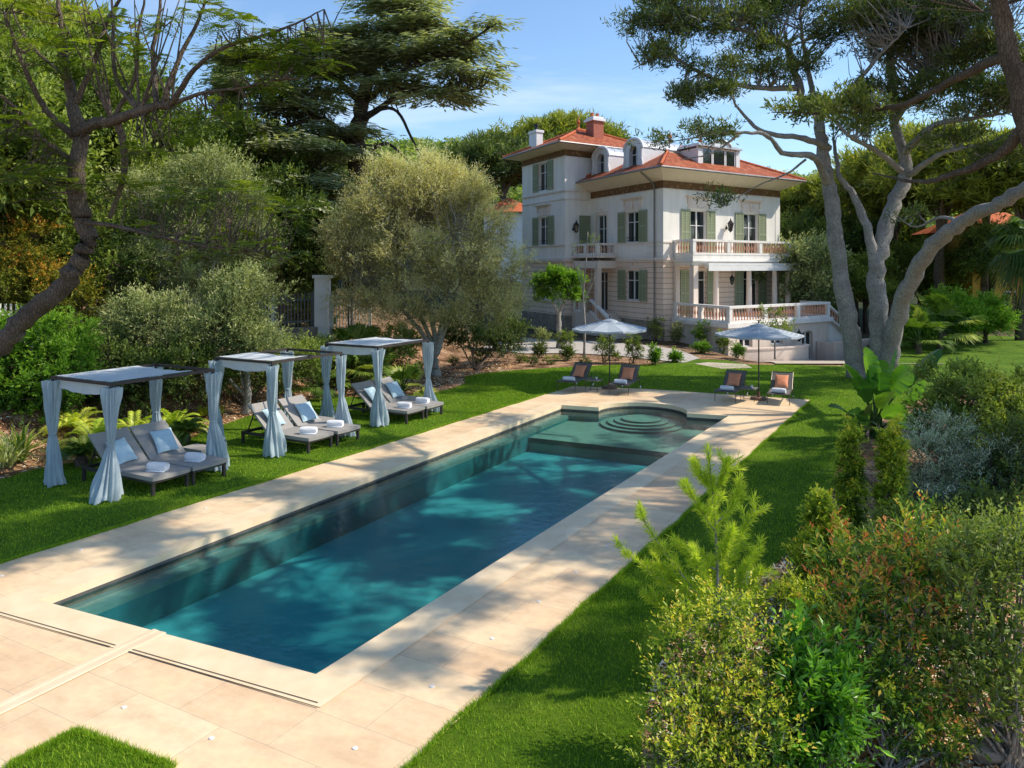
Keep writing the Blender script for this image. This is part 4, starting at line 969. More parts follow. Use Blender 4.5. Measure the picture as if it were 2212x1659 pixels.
# first-floor balcony on the sunny side
vb('balcony_slab', [(.95, 11.3, -2.05, -.02, 5.30, 5.62), (.85, 11.4, -2.15, -.02, 5.20, 5.30), (.95, 11.3, -2.0, -.02, 4.98, 5.19)], mWhT)
balustrade([(1.06, -.12), (1.06, -1.95), (11.15, -1.95), (11.15, -.12)], 5.63, every=2.9, h=1.0)
vb('awning', [(1.9, 11.5, -2.62, -2.2, 4.95, 5.10), (1.9, 11.5, -2.64, -2.58, 4.60, 4.94), (1.95, 11.45, -2.56, -2.2, 4.80, 4.90)], M['white'])
# columns of the loggia
for u_ in (1.2, 3.35, 6.75, 9.55, 11.1):
    x, y, _ = P3(u_, -1.85, 0)
    if u_ == 1.2: vb('pier', [(1.06, 1.5, -2.0, -1.55, 1.5, 4.97)], mPkp); continue
    c_ = build('column', MB().lathe([(.26, 1.5), (.26, 1.62), (.2, 1.72), (.19, 2.6), (.165, 4.5), (.17, 4.6), (.24, 4.7), (.24, 4.97)], 16, (x, y, 0)), mPkp, villa, smooth=False)
vb('wall_column', [(.95, 1.35, -.25, -.02, 1.5, 4.97)], mPkp)
# raised terrace over the basement
TD = 5.39
vb('terrace_floor', [(.75, 11.6, -TD - .22, -.03, 1.22, 1.5)], mWhT)
TWO = [(2.0, 3.25, -.02, .72), (5.1, 6.3, -.02, .72), (8.3, 9.5, -1.3, .68)]
facade('terrace_wall', 'u', -TD, .95, 11.3, -1.5, 1.22, TWO, mPkp, 1, .35)
vb('terrace_wall', [(.95, 1.0, -TD, -.02, -.6, 1.21)], mPkp); vb('terrace_wall', [(11.25, 11.3, -TD, -.02, -1.5, 1.21)], mPkp)
for (a0, a1, z0, z1) in TWO:
    window('u', -TD, 1, a0, a1, z0, z1, transom=.95, arch=True)
balustrade([(1.06, -.12), (1.06, -TD - .02), (11.15, -TD - .02), (11.15, -3.2)], 1.50, every=3.3, h=1.02)
# curved planter wall and stairs at the right
lw = MB(); cpts = [(2.0, -TD - .35), (4.5, -TD - 1.0), (6.6, -TD - 1.3), (7.4, -TD - 1.15), (7.7, -TD - .7)]
cw_ = catmull([P3(*c, 0) for c in cpts], 5)
for zz, (z0, z1, e) in enumerate(((-1.4, -.12, .10), (-.12, -.03, .15))):
    V = []
    for i in range(len(cw_)):
        t_ = cw_[min(i + 1, len(cw_) - 1)] - cw_[max(i - 1, 0)]; t_ /= np.linalg.norm(t_); nn_ = np.array((-t_[1], t_[0], 0)) * e
        V += [cw_[i] - nn_ + (0, 0, z0), cw_[i] + nn_ + (0, 0, z0), cw_[i] + nn_ + (0, 0, z1), cw_[i] - nn_ + (0, 0, z1)]
    f = []
    for i in range(len(cw_) - 1):
        b_ = i * 4; f += [(b_ + k, b_ + (k + 1) % 4, b_ + 4 + (k + 1) % 4, b_ + 4 + k) for k in range(4)]
    f += [(0, 3, 2, 1), (len(V) - 4, len(V) - 3, len(V) - 2, len(V) - 1)]
    lw.add(V, f)
build('planter_wall', lw, mPkp, villa)
st = MB()
for k in range(8): st.box(11.32 + k * .42, 11.32 + (k + 1) * .42, -TD + .2, -3.4, -1.5, 1.45 - k * .24, fn=P3)
build('stair', st, mWhT, villa)
sr = MB()
for dz, hh_ in ((.78, .12), (.0, .12)):
    a_, b_ = np.array(P3(11.3, -TD + .05, 1.5 + dz)), np.array(P3(14.8, -TD + .05, -.45 + dz)); sr.beam(a_, b_, .26, hh_)
sr.box(14.7, 15.0, -TD - .1, -TD + .2, -1.4, .65, fn=P3); o_ = build('stair_balustrade', sr, mWhT, villa)
for q in range(11):
    t_ = (q + .7) / 12; p = np.array(P3(11.3, -TD + .05, 1.55)) * (1 - t_) + np.array(P3(14.8, -TD + .05, -.40)) * t_
    b_ = bpy.data.objects.new('baluster', bal); COL.objects.link(b_); b_.parent = o_; b_.location = (p[0] - VO[0], p[1] - VO[1], p[2]); 
vb('garden_wall', [(9.9, 14.4, -TD - 1.6, -TD - 1.4, -1.5, -.05), (9.85, 14.5, -TD - 1.66, -TD - 1.34, -.05, .03), (9.9, 10.1, -TD - 1.39, -TD - .03, -1.5, -.05)], mPkp)
# entrance porch on the shaded side
vb('porch_floor', [(-1.9, -.07, 5.6, TV0 - .06, .0, 1.55)], mPkp)
vb('porch_roof', [(-1.9, -.02, 5.6, TV0 - .02, 4.75, 5.28), (-1.98, -.02, 5.5, TV0 - .02, 5.5, 5.68)], mTr)
vb('pier', [(-1.85, -1.45, 8.0, 8.4, 1.55, 4.75), (-1.85, -1.45, 5.65, 6.05, 1.55, 4.75), (-1.9, -1.4, 7.95, 8.45, 4.4, 4.74)], mPkp)
balustrade([(-1.75, 9.0), (-1.75, 5.75), (-.1, 5.75)], 5.69, every=1.75, h=.84)
balustrade([(-1.75, 9.0), (-1.75, 7.7)], 1.56, every=1.6, h=.95)
st = MB()
for k in range(7): st.box(-1.75, -.1, 5.6 - (k + 1) * .34, 5.6 - k * .34, 0, 1.38 - k * .2, fn=P3)
build('stair', st, mTr, villa)
sr = MB(); a_, b_ = np.array(P3(-1.8, 6.6, 2.5)), np.array(P3(-1.8, 3.4, .95)); sr.beam(a_, b_, .3, .12); sr.beam(a_ - (0, 0, .8), b_ - (0, 0, .8), .26, .12); sr.box(-1.95, -1.65, 3.2, 3.45, 0, 1.05, fn=P3)
o_ = build('stair_balustrade', sr, mWhT, villa)
for q in range(9):
    t_ = (q + .7) / 10; p = (a_ - (0, 0, .75)) * (1 - t_) + (b_ - (0, 0, .75)) * t_
    c = bpy.data.objects.new('baluster', bal); COL.objects.link(c); c.parent = o_; c.location = (p[0] - VO[0], p[1] - VO[1], p[2])
# wall lanterns
def lantern(P, outd, lab, hanging=False, s=1.0, name='wall_lantern', cat='lantern'):
    P = np.array(P, float); o = np.array((*outd, 0.)); 
    t = thing(name, lab, cat, tuple(P)); c = P + o * .32 * s - np.array((0, 0, .1)) if not hanging else P
    b = MB()
    if not hanging: b.tube([P, P + o * .16 * s + (0, 0, -.3 * s), c + (0, 0, -.36 * s)], .02, 6); b.lathe([(.06, -.3), (.08, -.2), (.06, -.1)], 8, P); 
    else: b.tube([P + (0, 0, 1.2), P + (0, 0, .3)], .015, 5)
    build('bracket', b, M['black'], t)
    l_ = MB(); r0 = .10 * s; r1 = .17 * s; hh_ = .42 * s
    l_.lathe([(r1 * 1.25, hh_), (r1 * .9, hh_ + .08 * s), (r1 * .35, hh_ + .2 * s), (.03 * s, hh_ + .24 * s), (.03 * s, hh_ + .32 * s), (0, hh_ + .34 * s)], 6, c - (0, 0, .3))
    l_.lathe([(0, -.1 * s), (.04 * s, -.06 * s), (r0, 0), (r0, .02)], 6, c - (0, 0, .3))
    for k in range(6):
        a = 2 * PI * k / 6; l_.beam(c - (0, 0, .3) + (r0 * math.cos(a), r0 * math.sin(a), 0), c - (0, 0, .3) + (r1 * math.cos(a), r1 * math.sin(a), hh_), .018)
    build('lantern_cage', l_, M['black'], t)
    build('lantern_glass', MB().lathe([(r0 * .93, .01), (r1 * .93, hh_)], 6, c - (0, 0, .3)), mGl, t)
nR = np.array((.584, -.812)); nL = np.array((-.91, -.4147))
lantern(P3(6.25, -.02, 7.75), nR, 'black iron wall lantern between the upper sunlit windows above the balcony', s=1.15)
lantern(P3(-1.75, TV0 - .02, 7.85), nR, 'black iron wall lantern on the shaded upper wall beside the narrow balcony window', s=1.15)
lantern(P3(7.5, -TD - .02, .55), nR, 'black wall lantern beside the arched basement door under the terrace', s=1.0)
lantern(P3(5.75, -1.1, 4.0), nR, 'black hanging lantern under the balcony between the loggia columns', hanging=True, s=.9, name='hanging_lantern')
# ------------------------------------------------------------------ foliage tools
def unit(v): return v / (np.linalg.norm(v, axis=-1, keepdims=True) + 1e-9)
def leaves(mb, C, out, sig, per, L, asp, up=.6, rs=None, tint0=None, zs=.7, var=.35, dirb=None, fold=True):
    """scatter diamond leaves round cluster centres C. out: outward vectors. dirb: growth direction bias"""
    n = len(C)
    if n == 0: return
    idx = np.repeat(np.arange(n), per); N_ = len(idx)
    p = C[idx] + rng.normal(size=(N_, 3)) * sig * np.array((1, 1, zs)) * (rs[idx][:, None] if rs is not None else 1)
    nr = unit(out[idx] * .6 + np.array((0, 0, up)) + rng.normal(size=(N_, 3)) * .55)
    t = rng.normal(size=(N_, 3)) + (dirb[idx] * 1.5 if dirb is not None else out[idx] * .6)
    t = unit(t - nr * (t * nr).sum(1, keepdims=True)); b = np.cross(nr, t)
    l = L * rng.uniform(.65, 1.25, (N_, 1)); w_ = l * asp
    V = np.stack([p - t * l / 2, p + b * w_ / 2 - t * l * .05, p + t * l / 2, p - b * w_ / 2 - t * l * .05], 1).reshape(-1, 3)
    f = np.arange(N_ * 4).reshape(-1, 4)
    tn = (tint0[idx] if tint0 is not None else .5) + rng.uniform(-var, var, N_) * .6
    mb.add(V, f, tint=np.repeat(np.clip(tn, 0, 1), 4))
def sprays(mb, C, out, sig, per, L, asp, up=.5, tint0=None, var=.35, nl=9, slen=None, tip=.25):
    """leafy shoots: each cluster throws a few shoots with leaves along them, lighter at the tips"""
    n = len(C); ns = max(1, int(round(per / nl))); slen = slen or sig * 2.6
    ci = np.repeat(np.arange(n), ns); S = len(ci)
    d = unit(out[ci] * .75 + np.array((0, 0, up)) + rng.normal(size=(S, 3)) * .55); o = C[ci] + rng.normal(size=(S, 3)) * sig * .45; sl = slen * rng.uniform(.5, 1.25, (S, 1))
    si = np.repeat(np.arange(S), nl); N_ = len(si); t = np.tile(np.linspace(.08, 1, nl), S)[:, None] + rng.uniform(-.04, .04, (N_, 1))
    p = o[si] + d[si] * sl[si] * t - np.array((0, 0, .12)) * sl[si] * t ** 2
    ph = (np.tile(np.arange(nl), S) * 2.4 + rng.uniform(0, 6, N_))[:, None]; a = unit(np.cross(d[si], (0.3, .2, 1.))); b = np.cross(d[si], a); side = a * np.cos(ph) + b * np.sin(ph)
    dr = unit(side * .9 + d[si] * (.35 + .9 * t) + rng.normal(size=(N_, 3)) * .2); nr = unit(np.cross(dr, np.cross(np.array((0, 0, 1.)) + rng.normal(size=(N_, 3)) * .4, dr))); w_ = np.cross(dr, nr)
    l = L * rng.uniform(.6, 1.2, (N_, 1)) * (1.08 - .3 * t); hw = l * asp / 2
    V = np.stack([p, p + dr * l * .45 + w_ * hw + nr * hw * .35, p + dr * l - nr * l * .08, p + dr * l * .45 - w_ * hw + nr * hw * .35], 1).reshape(-1, 3)
    tn = (tint0[ci][si] if tint0 is not None else .5) + tip * (t[:, 0] - .55) + rng.uniform(-var, var, N_) * .35
    mb.add(V, np.arange(N_ * 4).reshape(-1, 4), tint=np.repeat(np.clip(tn, 0, 1), 4))
    return o, d, sl
def shoots(mb, o, d, sl, w_=.006, step=2):
    o, d, sl = o[::step], d[::step], sl[::step]; a = unit(np.cross(d, (0.3, .2, 1.))); e = o + d * sl * .9 - np.array((0, 0, .1)) * sl; m = o + d * sl * .5 - np.array((0, 0, .03)) * sl
    V = np.stack([o - a * w_, o + a * w_, m + a * w_ * .7, m - a * w_ * .7, e], 1).reshape(-1, 3); i = np.arange(len(o))[:, None] * 5
    mb.add(V, i + np.array([[0, 1, 2, 3]]), i + np.array([[3, 2, 4]]))
def clusters(blobs, ncl, shell=.55, low=-.6):
    """cluster centres spread through ellipsoids (x,y,z,rx,ry,rz)"""
    B = np.array(blobs, float); w_ = (B[:, 3] * B[:, 4] * B[:, 5]) ** (2 / 3); k = rng.choice(len(B), ncl, p=w_ / w_.sum()); b = B[k]
    d = unit(rng.normal(size=(ncl, 3))); d[:, 2] = np.where(d[:, 2] < low, -d[:, 2], d[:, 2])
    r = (shell + (1 - shell) * rng.uniform(0, 1, ncl) ** .6)[:, None] * rng.uniform(.86, 1.12, (ncl, 1))
    q_ = b[:, :3] + d * b[:, 3:6]; s_ = 1.9 / (b[:, 3:6].mean(1) + .2); irr = 1 + .20 * np.sin(q_[:, 0] * s_ * 2.1 + q_[:, 2] * s_) + .18 * np.sin(q_[:, 1] * s_ * 1.7 - q_[:, 2] * s_ * 2.3 + 1) 
    C = b[:, :3] + d * (r * irr[:, None]) * b[:, 3:6]
    # tint: noise by position, plus painted shading: tops lighter, low leaves darker
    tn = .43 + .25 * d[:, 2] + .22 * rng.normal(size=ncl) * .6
    return C, d, np.clip(tn, .02, .98), k
def twigs(mb, C, d, k, blobs, frac=.5, r0=.03, n=3, sag=.1, roots=None, zfree=False):
    B = np.array(blobs, float)
    for i in range(len(C)):
        if rng.uniform() > frac: continue
        if roots is not None:
            R = roots[np.argmin(((roots - C[i]) ** 2).sum(1) * rng.uniform(.6, 1.4, len(roots)))]
        else: R = B[k[i], :3] - np.array((0, 0, B[k[i], 5] * .5))
        L_ = np.linalg.norm(C[i] - R); j = rng.normal(size=3) * L_ * .10
        P = [R, R * .6 + C[i] * .4 + j + (0, 0, -sag * L_), R * .25 + C[i] * .75 + j * .6, C[i]]
        mb.tube(P, [r0, r0 * .75, r0 * .5, r0 * .25], n, cap=False)
def skel(limbs, k=5):
    return np.vstack([catmull(l[0], k) for l in limbs])
def jitter(P, amp):
    P = P.copy(); P[1:-1] += rng.normal(size=(len(P) - 2, 3)) * amp; return P
def tree(name, label, cat, base, limbs, blobs, leafm, barkm, ncl=300, per=60, sig=.25, L=.16, asp=.45, up=.6, shell=.5,
         twig=.5, twr=.03, group=None, zs=.7, var=.35, ground=True, trunk_n=1, nside=10, sag=.08, tadd=0., low=-.6, tip=.25, slen=None):
    r = thing(name, label, cat, tuple(base), group=group)
    for i, (pts, r0, r1) in enumerate(limbs):
        P = catmull(pts, 6); P = jitter(P, r0 * .10); rad = np.linspace(r0, r1, len(P)) * rng.uniform(.93, 1.08, len(P))
        if i < trunk_n and ground: rad[0] *= 1.35; rad[1] *= 1.08
        build('trunk' if i < trunk_n else 'limb', MB().tube(P, rad, nside if i < trunk_n else max(6, nside - 3)), barkm, r, smooth=True)
    C, d, tn, k = clusters(blobs, ncl, shell, low)
    roots = skel([l for l in limbs[(0 if len(limbs) <= trunk_n else trunk_n):]] or limbs, 4) if limbs else None
    if roots is not None and len(limbs) == trunk_n: roots = roots[len(roots) // 2:]
    if twig > 0:
        tw = MB(); twigs(tw, C, d, k, blobs, twig, twr, 3, sag, roots)
        if tw.n: build('twigs', tw, barkm, r)
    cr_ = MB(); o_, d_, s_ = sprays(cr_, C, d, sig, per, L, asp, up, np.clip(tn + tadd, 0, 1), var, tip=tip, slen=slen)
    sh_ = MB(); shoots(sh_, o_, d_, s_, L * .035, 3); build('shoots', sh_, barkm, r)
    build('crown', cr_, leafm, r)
    return r
def needles(mb, C, d, per, L, wdt, spread=.9, tint0=None, up=.5, sig=.1):
    """tufts of needles radiating from each centre"""
    n = len(C); idx = np.repeat(np.arange(n), per); N_ = len(idx)
    t = unit(d[idx] * .5 + np.array((0, 0, up)) + rng.normal(size=(N_, 3)) * spread); p = C[idx] + rng.normal(size=(N_, 3)) * sig
    b = unit(np.cross(t, rng.normal(size=(N_, 3)))); l = L * rng.uniform(.6, 1.2, (N_, 1))
    V = np.stack([p, p + b * wdt / 2 + t * l * .4, p + t * l, p - b * wdt / 2 + t * l * .4], 1).reshape(-1, 3)
    tn = (tint0[idx] if tint0 is not None else .5) + rng.uniform(-.18, .18, N_)
    mb.add(V, np.arange(N_ * 4).reshape(-1, 4), tint=np.repeat(np.clip(tn, 0, 1), 4))
def conifer(name, label, cat, base, limbs, blobs, leafm, barkm, ncl=500, per=26, L=.35, wdt=.045, sub=5, ssig=.35, twig=.8, twr=.03, shell=.3, group=None, zs=.5, up=.5, trunk_n=1, nside=10, spread=.8, sag=.0, tadd=0, rk=.08, low=-.5):
    r = thing(name, label, cat, tuple(base), group=group)
    for i, (pts, r0, r1) in enumerate(limbs):
        P = catmull(pts, 6); P = jitter(P, r0 * rk); rad = np.linspace(r0, r1 * (.5 if i >= trunk_n else 1), len(P)) * rng.uniform(.92, 1.1, len(P))
        build('trunk' if i < trunk_n else 'limb', MB().tube(P, rad, nside if i < trunk_n else max(6, nside - 3)), barkm, r, smooth=True)
    C, d, tn, k = clusters(blobs, ncl, shell, low)
    roots = skel(limbs[trunk_n:] or limbs, 4)
    if len(limbs) == trunk_n: roots = roots[len(roots) // 2:]
    tw = MB(); twigs(tw, C, d, k, blobs, twig, twr, 4, sag, roots)
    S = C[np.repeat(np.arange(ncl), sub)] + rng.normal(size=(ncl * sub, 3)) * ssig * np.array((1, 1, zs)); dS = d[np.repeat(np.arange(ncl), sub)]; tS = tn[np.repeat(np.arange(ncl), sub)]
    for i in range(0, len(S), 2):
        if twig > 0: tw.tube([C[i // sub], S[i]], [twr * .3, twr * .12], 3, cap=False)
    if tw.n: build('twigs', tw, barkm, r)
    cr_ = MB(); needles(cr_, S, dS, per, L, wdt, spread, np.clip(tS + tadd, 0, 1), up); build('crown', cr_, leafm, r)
    return r
def shrub(name, label, base, blobs, leafm, ncl=120, per=40, sig=.12, L=.08, asp=.45, stems=5, cat='shrub', group=None, shell=.35, up=.5, stemr=.012, barkm=None, var=.35, tadd=0., low=-.9, tip=.3, slen=None):
    r = thing(name, label, cat, tuple(base), group=group); base = np.array(base, float)
    C, d, tn, k = clusters(blobs, ncl, shell, low)
    B = np.array(blobs); st = MB(); roots = []
    for s in range(stems):
        b = B[rng.integers(len(B))]; T = b[:3] + rng.normal(size=3) * b[3:6] * .35; q = base + rng.normal(size=3) * (.06, .06, 0)
        P = catmull([q, q * .6 + T * .4 + rng.normal(size=3) * .05, T], 4); st.tube(P, np.linspace(stemr * 1.6, stemr * .6, len(P)), 5, cap=False); roots.append(P[3:])
    roots = np.vstack(roots)
    twigs(st, C, d, k, blobs, .6, stemr * .5, 3, .0, roots)
    build('stems', st, barkm or M['bark_brown'], r)
    # leaves never below the soil
    cr_ = MB(); o_, d_, s_ = sprays(cr_, C, d, sig, per, L, asp, up, np.clip(tn + tadd, 0, 1), var, tip=tip, slen=slen)
    sh_ = MB(); shoots(sh_, o_, d_, s_, L * .04, 2); build('shoots', sh_, barkm or M['bark_brown'], r)
    V = cr_.v[0]; lowv = zg(V[:, 0], V[:, 1]) + .01; V[:, 2] = np.maximum(V[:, 2], lowv); build('foliage', cr_, leafm, r)
    return r
# ------------------------------------------------------------------ leaf colours (dark, mid, light)
LM = {}
LM['pine'] = leafmat('pine_needle', [(.1, (.014, .028, .011)), (.5, (.045, .068, .024)), (.9, (.10, .13, .038))], .3)
LM['pine_y'] = leafmat('sunny_pine_needle', [(.1, (.03, .05, .014)), (.5, (.10, .125, .028)), (.9, (.19, .205, .045))], .4)
LM['cedar'] = leafmat('cedar_needle', [(.1, (.04, .055, .045)), (.5, (.125, .15, .115)), (.9, (.26, .29, .22))], .35)
LM['olive'] = leafmat('olive_leaf', [(.1, (.07, .075, .04)), (.4, (.19, .19, .115)), (.7, (.31, .30, .20)), (.95, (.46, .44, .33))], .38, .12)
LM['olive_g'] = leafmat('green_olive_leaf', [(.1, (.035, .05, .022)), (.5, (.10, .135, .06)), (.9, (.24, .27, .15))], .22, .1)
LM['dark'] = leafmat('holm_oak_leaf', [(.1, (.012, .024, .008)), (.5, (.035, .06, .016)), (.9, (.09, .13, .03))], .25, .12)
LM['mid'] = leafmat('mid_green_leaf', [(.1, (.022, .04, .010)), (.5, (.07, .108, .026)), (.9, (.155, .20, .05))], .35, .1)
LM['bright'] = leafmat('bright_green_leaf', [(.1, (.02, .055, .008)), (.5, (.06, .135, .015)), (.9, (.13, .22, .03))], .4, .12)
LM['jac'] = leafmat('feathery_leaf', [(.1, (.02, .04, .006)), (.5, (.065, .10, .012)), (.9, (.13, .17, .025))], .5)
LM['autumn'] = leafmat('autumn_leaf', [(.1, (.05, .07, .012)), (.45, (.12, .13, .02)), (.7, (.28, .14, .03)), (.95, (.36, .12, .04))], .3)
LM['photinia'] = leafmat('red_tipped_leaf', [(.1, (.02, .06, .01)), (.45, (.08, .16, .018)), (.66, (.22, .26, .035)), (.80, (.38, .17, .05)), (1, (.42, .08, .04))], .35, .2)
LM['yellow'] = leafmat('yellow_green_leaf', [(.1, (.025, .06, .008)), (.45, (.11, .17, .016)), (.75, (.32, .34, .04)), (.97, (.45, .22, .05))], .38, .2)
LM['laurel'] = leafmat('glossy_laurel_leaf', [(.1, (.015, .05, .006)), (.5, (.04, .12, .012)), (.9, (.12, .25, .025))], .3, .25, .35)
LM['blue'] = leafmat('blue_grey_leaf', [(.1, (.03, .05, .035)), (.5, (.12, .17, .12)), (.9, (.32, .38, .32))], .2, .1)
LM['palm'] = leafmat('palm_leaf', [(.1, (.02, .045, .010)), (.5, (.055, .10, .018)), (.9, (.18, .21, .04))], .3, .15, .4)
LM['cycad'] = leafmat('yellow_frond', [(.1, (.06, .11, .012)), (.5, (.20, .28, .03)), (.9, (.42, .42, .07))], .35, .2, .35)
LM['dry'] = leafmat('dry_brush', [(.1, (.06, .035, .02)), (.5, (.17, .10, .06)), (.9, (.30, .20, .13))], .1)
LM['youngpine'] = leafmat('young_pine_needle', [(.1, (.10, .16, .02)), (.5, (.20, .275, .035)), (.9, (.34, .40, .07))], .5)
LM['banana'] = leafmat('strelitzia_leaf', [(.1, (.012, .045, .010)), (.5, (.03, .10, .015)), (.9, (.09, .20, .025))], .28, .25, .35)

def P_(px, py, Y): return at(px, py, Y)
# ------------------------------------------------------------------ the big grey pines right of the villa
b1 = g(1849, 816); b2 = g(1905, 815)
def line(*q): return [P_(*p) for p in q]
pine1 = [(line((1852, 822, 34.5), (1838, 720, 34.5), (1818, 600, 34.6), (1803, 480, 34.8), (1790, 390, 35), (1778, 330, 35), (1768, 250, 35), (1735, 215, 35), (1718, 160, 35.2), (1700, 90, 35.5)), .42, .14),
         (line((1790, 400, 35), (1768, 350, 34), (1745, 335, 33), (1690, 330, 32), (1650, 290, 31.5), (1560, 290, 31), (1455, 305, 30.5)), .20, .04),
         (line((1790, 320, 35), (1740, 300, 34), (1650, 285, 33), (1600, 240, 33), (1570, 190, 33)), .17, .04),
         (line((1725, 190, 35), (1640, 190, 34), (1540, 170, 33), (1440, 120, 33), (1365, 150, 33)), .15, .03),
         (line((1700, 100, 35), (1620, 70, 34), (1520, 40, 33), (1440, 20, 33)), .13, .03),
         (line((1775, 240, 35), (1830, 200, 34), (1900, 120, 33), (1960, 60, 32)), .17, .05),
         (line((1768, 260, 35), (1740, 120, 36), (1730, 20, 37), (1760, -60, 37)), .15, .04),
         (line((1600, 287, 31.5), (1540, 330, 31), (1470, 345, 31)), .06, .02), (line((1740, 345, 33.4), (1700, 375, 33), (1640, 400, 33), (1560, 445, 33)), .06, .02)]
def BL_(*q): return [(*P_(a, b, c), r, r2, r3) for a, b, c, r, r2, r3 in q]
pb1 = BL_((1440, 130, 33, 1.5, 1.5, .7), (1400, 60, 33, 1.3, 1.4, .6), (1500, 60, 33, 1.6, 1.8, .8), (1600, 50, 34, 1.8, 1.8, .9), (1560, 150, 33, 1.5, 1.5, .6), (1440, 10, 33, 1.5, 1.6, .7),
          (1560, -20, 34, 2, 2, .8), (1700, 20, 35, 2.2, 2, .9), (1660, 160, 34, 1.2, 1.3, .6), (1480, 210, 33, .9, 1, .5), (1640, 110, 34, 1.5, 1.5, .6), (1740, 150, 35, 1.2, 1.2, .7), (1430, 305, 31, .7, .8, .25),
          (1560, 205, 33, 1.1, 1.1, .45), (1560, 290, 31, 1.0, 1, .35), (1500, 280, 31, .8, .8, .3), (1560, 430, 33, .5, .5, .4), (1830, 60, 34, 2, 2, 1.0), (1900, 20, 33, 2, 2, 1), (1800, -60, 36, 3, 3, 1.2))
pb1 = [(*q[:3], q[3] * .9, q[4] * .9, q[5] * .85) for q in pb1]
conifer('pine_tree', 'tall grey barked pine at the villa corner, its upper branches spreading left over the roof', 'tree', b1, pine1, pb1, LM['pine'], M['bark_grey'], ncl=740, per=11, L=.26, wdt=.05, sub=6, ssig=.30, twr=.035, group=None)
pine2 = [(line((1912, 822, 34), (1900, 720, 34), (1893, 600, 34), (1905, 520, 34.2), (1935, 430, 34.5), (1958, 370, 34.8), (1935, 260, 35), (1925, 130, 36), (1940, 20, 37)), .46, .14),
         (line((1918, 790, 33.6), (1935, 700, 33), (1965, 610, 32), (2015, 530, 30.5), (2090, 475, 29), (2160, 440, 27.5), (2260, 380, 26)), .38, .20),
         (line((1895, 600, 34), (1880, 520, 34), (1850, 430, 34.5), (1815, 380, 34.8), (1800, 300, 35.5)), .26, .12),
         (line((1955, 375, 34.8), (1900, 330, 34), (1830, 290, 33), (1790, 240, 33)), .16, .05),
         (line((1950, 330, 34.8), (2020, 270, 33), (2110, 255, 32), (2200, 240, 31)), .17, .06), (line((1935, 260, 35), (1990, 180, 34), (2060, 130, 33), (2150, 110, 32)), .15, .05),
         (line((1960, 380, 34.6), (2040, 330, 33), (2130, 310, 32), (2230, 260, 31)), .15, .05), (line((2080, 480, 29.2), (2030, 470, 30), (1975, 490, 31), (1930, 460, 31)), .08, .03)]
pb2 = BL_((1960, 110, 35, 2.2, 2, 1.0), (2050, 60, 33, 2.2, 2.2, .9), (2140, 120, 32, 2, 2, .8), (1890, 200, 34, 1.4, 1.4, .7), (2050, 190, 33, 1.6, 1.5, .6), (2120, 240, 32, 1.6, 1.5, .5), (2200, 200, 31, 1.8, 1.6, .7), (1960, 20, 35, 2.5, 2.5, 1),
          (2100, -20, 33, 2.5, 2.5, 1), (1850, 280, 33.5, 1.2, 1.2, .5), (2060, 300, 33, 1.6, 1.4, .4), (2180, 330, 31, 1.5, 1.4, .5), (1960, 470, 31, .8, .7, .35), (1980, 230, 34.5, 1.4, 1.3, .5))
pb2 = [(*q[:3], q[3] * 1.0, q[4] * 1.0, q[5] * .9) for q in pb2]
conifer('pine_tree', 'twin trunked grey pine with one thick limb leaning right, beside the strelitzia clump', 'tree', b2, pine2, pb2, LM['pine'], M['bark_grey'], ncl=760, per=11, L=.26, wdt=.05, sub=6, ssig=.30, twr=.035, trunk_n=2)
# near pine on the right edge of the garden; its crown shades the pool
nb = (15.2, 19.0, 0.)
pine3 = [([nb, (14.0, 18.6, 3), (12.5, 18.1, 6.3), (11.75, 17.8, 8.0), (11.25, 17.7, 9.5), (10.9, 17.6, 11), (9.8, 17.2, 14), (9.2, 17, 16)], .38, .08),
         ([(11.7, 17.8, 8.2), (11.6, 18.6, 7.6), (11.0, 19.5, 7.2), (10.6, 20.5, 7.1), (10.1, 22, 7.5)], .15, .04), ([(11.2, 17.7, 9.7), (11.1, 19.5, 9.6), (10.6, 21.5, 9.3), (9.8, 24, 9.6), (8.6, 26, 10)], .13, .04),
         ([(10.8, 17.5, 11.6), (8, 15, 13), (4, 13.5, 13.8), (0, 13, 14)], .11, .03), ([(10.8, 17.5, 12), (8, 20, 13.5), (4, 22.5, 14), (1, 24, 14.3)], .11, .03),
         ([(10, 17.2, 13.6), (6, 17.5, 14.6), (1.5, 17.5, 15)], .09, .03), ([(11, 17.4, 12.3), (10, 21.5, 13.2), (7.5, 26, 13.8)], .15, .05),
         ([(11.6, 17.5, 11), (14.0, 21, 12.2), (15, 25, 13)], .13, .05)]
rb = np.random.default_rng(11); pb3 = []; pb4 = []; pb5 = []
for i in range(160):  # crown clumps above the view, spread and thinned for the shade they cast
    u_ = rb.uniform(-6.0, 23.5); v_ = rb.uniform(11.8, 29.0)
    z_ = 13.6 + rb.uniform(-.5, 1.6) + max(0, (v_ - 15)) * .22
    if u_ < 1.5 and v_ > 24: continue
    if u_ < 11 and v_ > 20 and rb.uniform() < .6: continue
    if u_ > 12 and v_ > 22.5 and rb.uniform() < (.93 if u_ < 21 else .6): continue
    (pb3 if u_ < 12.5 else pb4 if v_ < 19.5 else pb5).append((u_, v_, z_, rb.uniform(.5, 1.1), rb.uniform(.5, 1.1), .4))
stp = math.tan(SUN_EL)
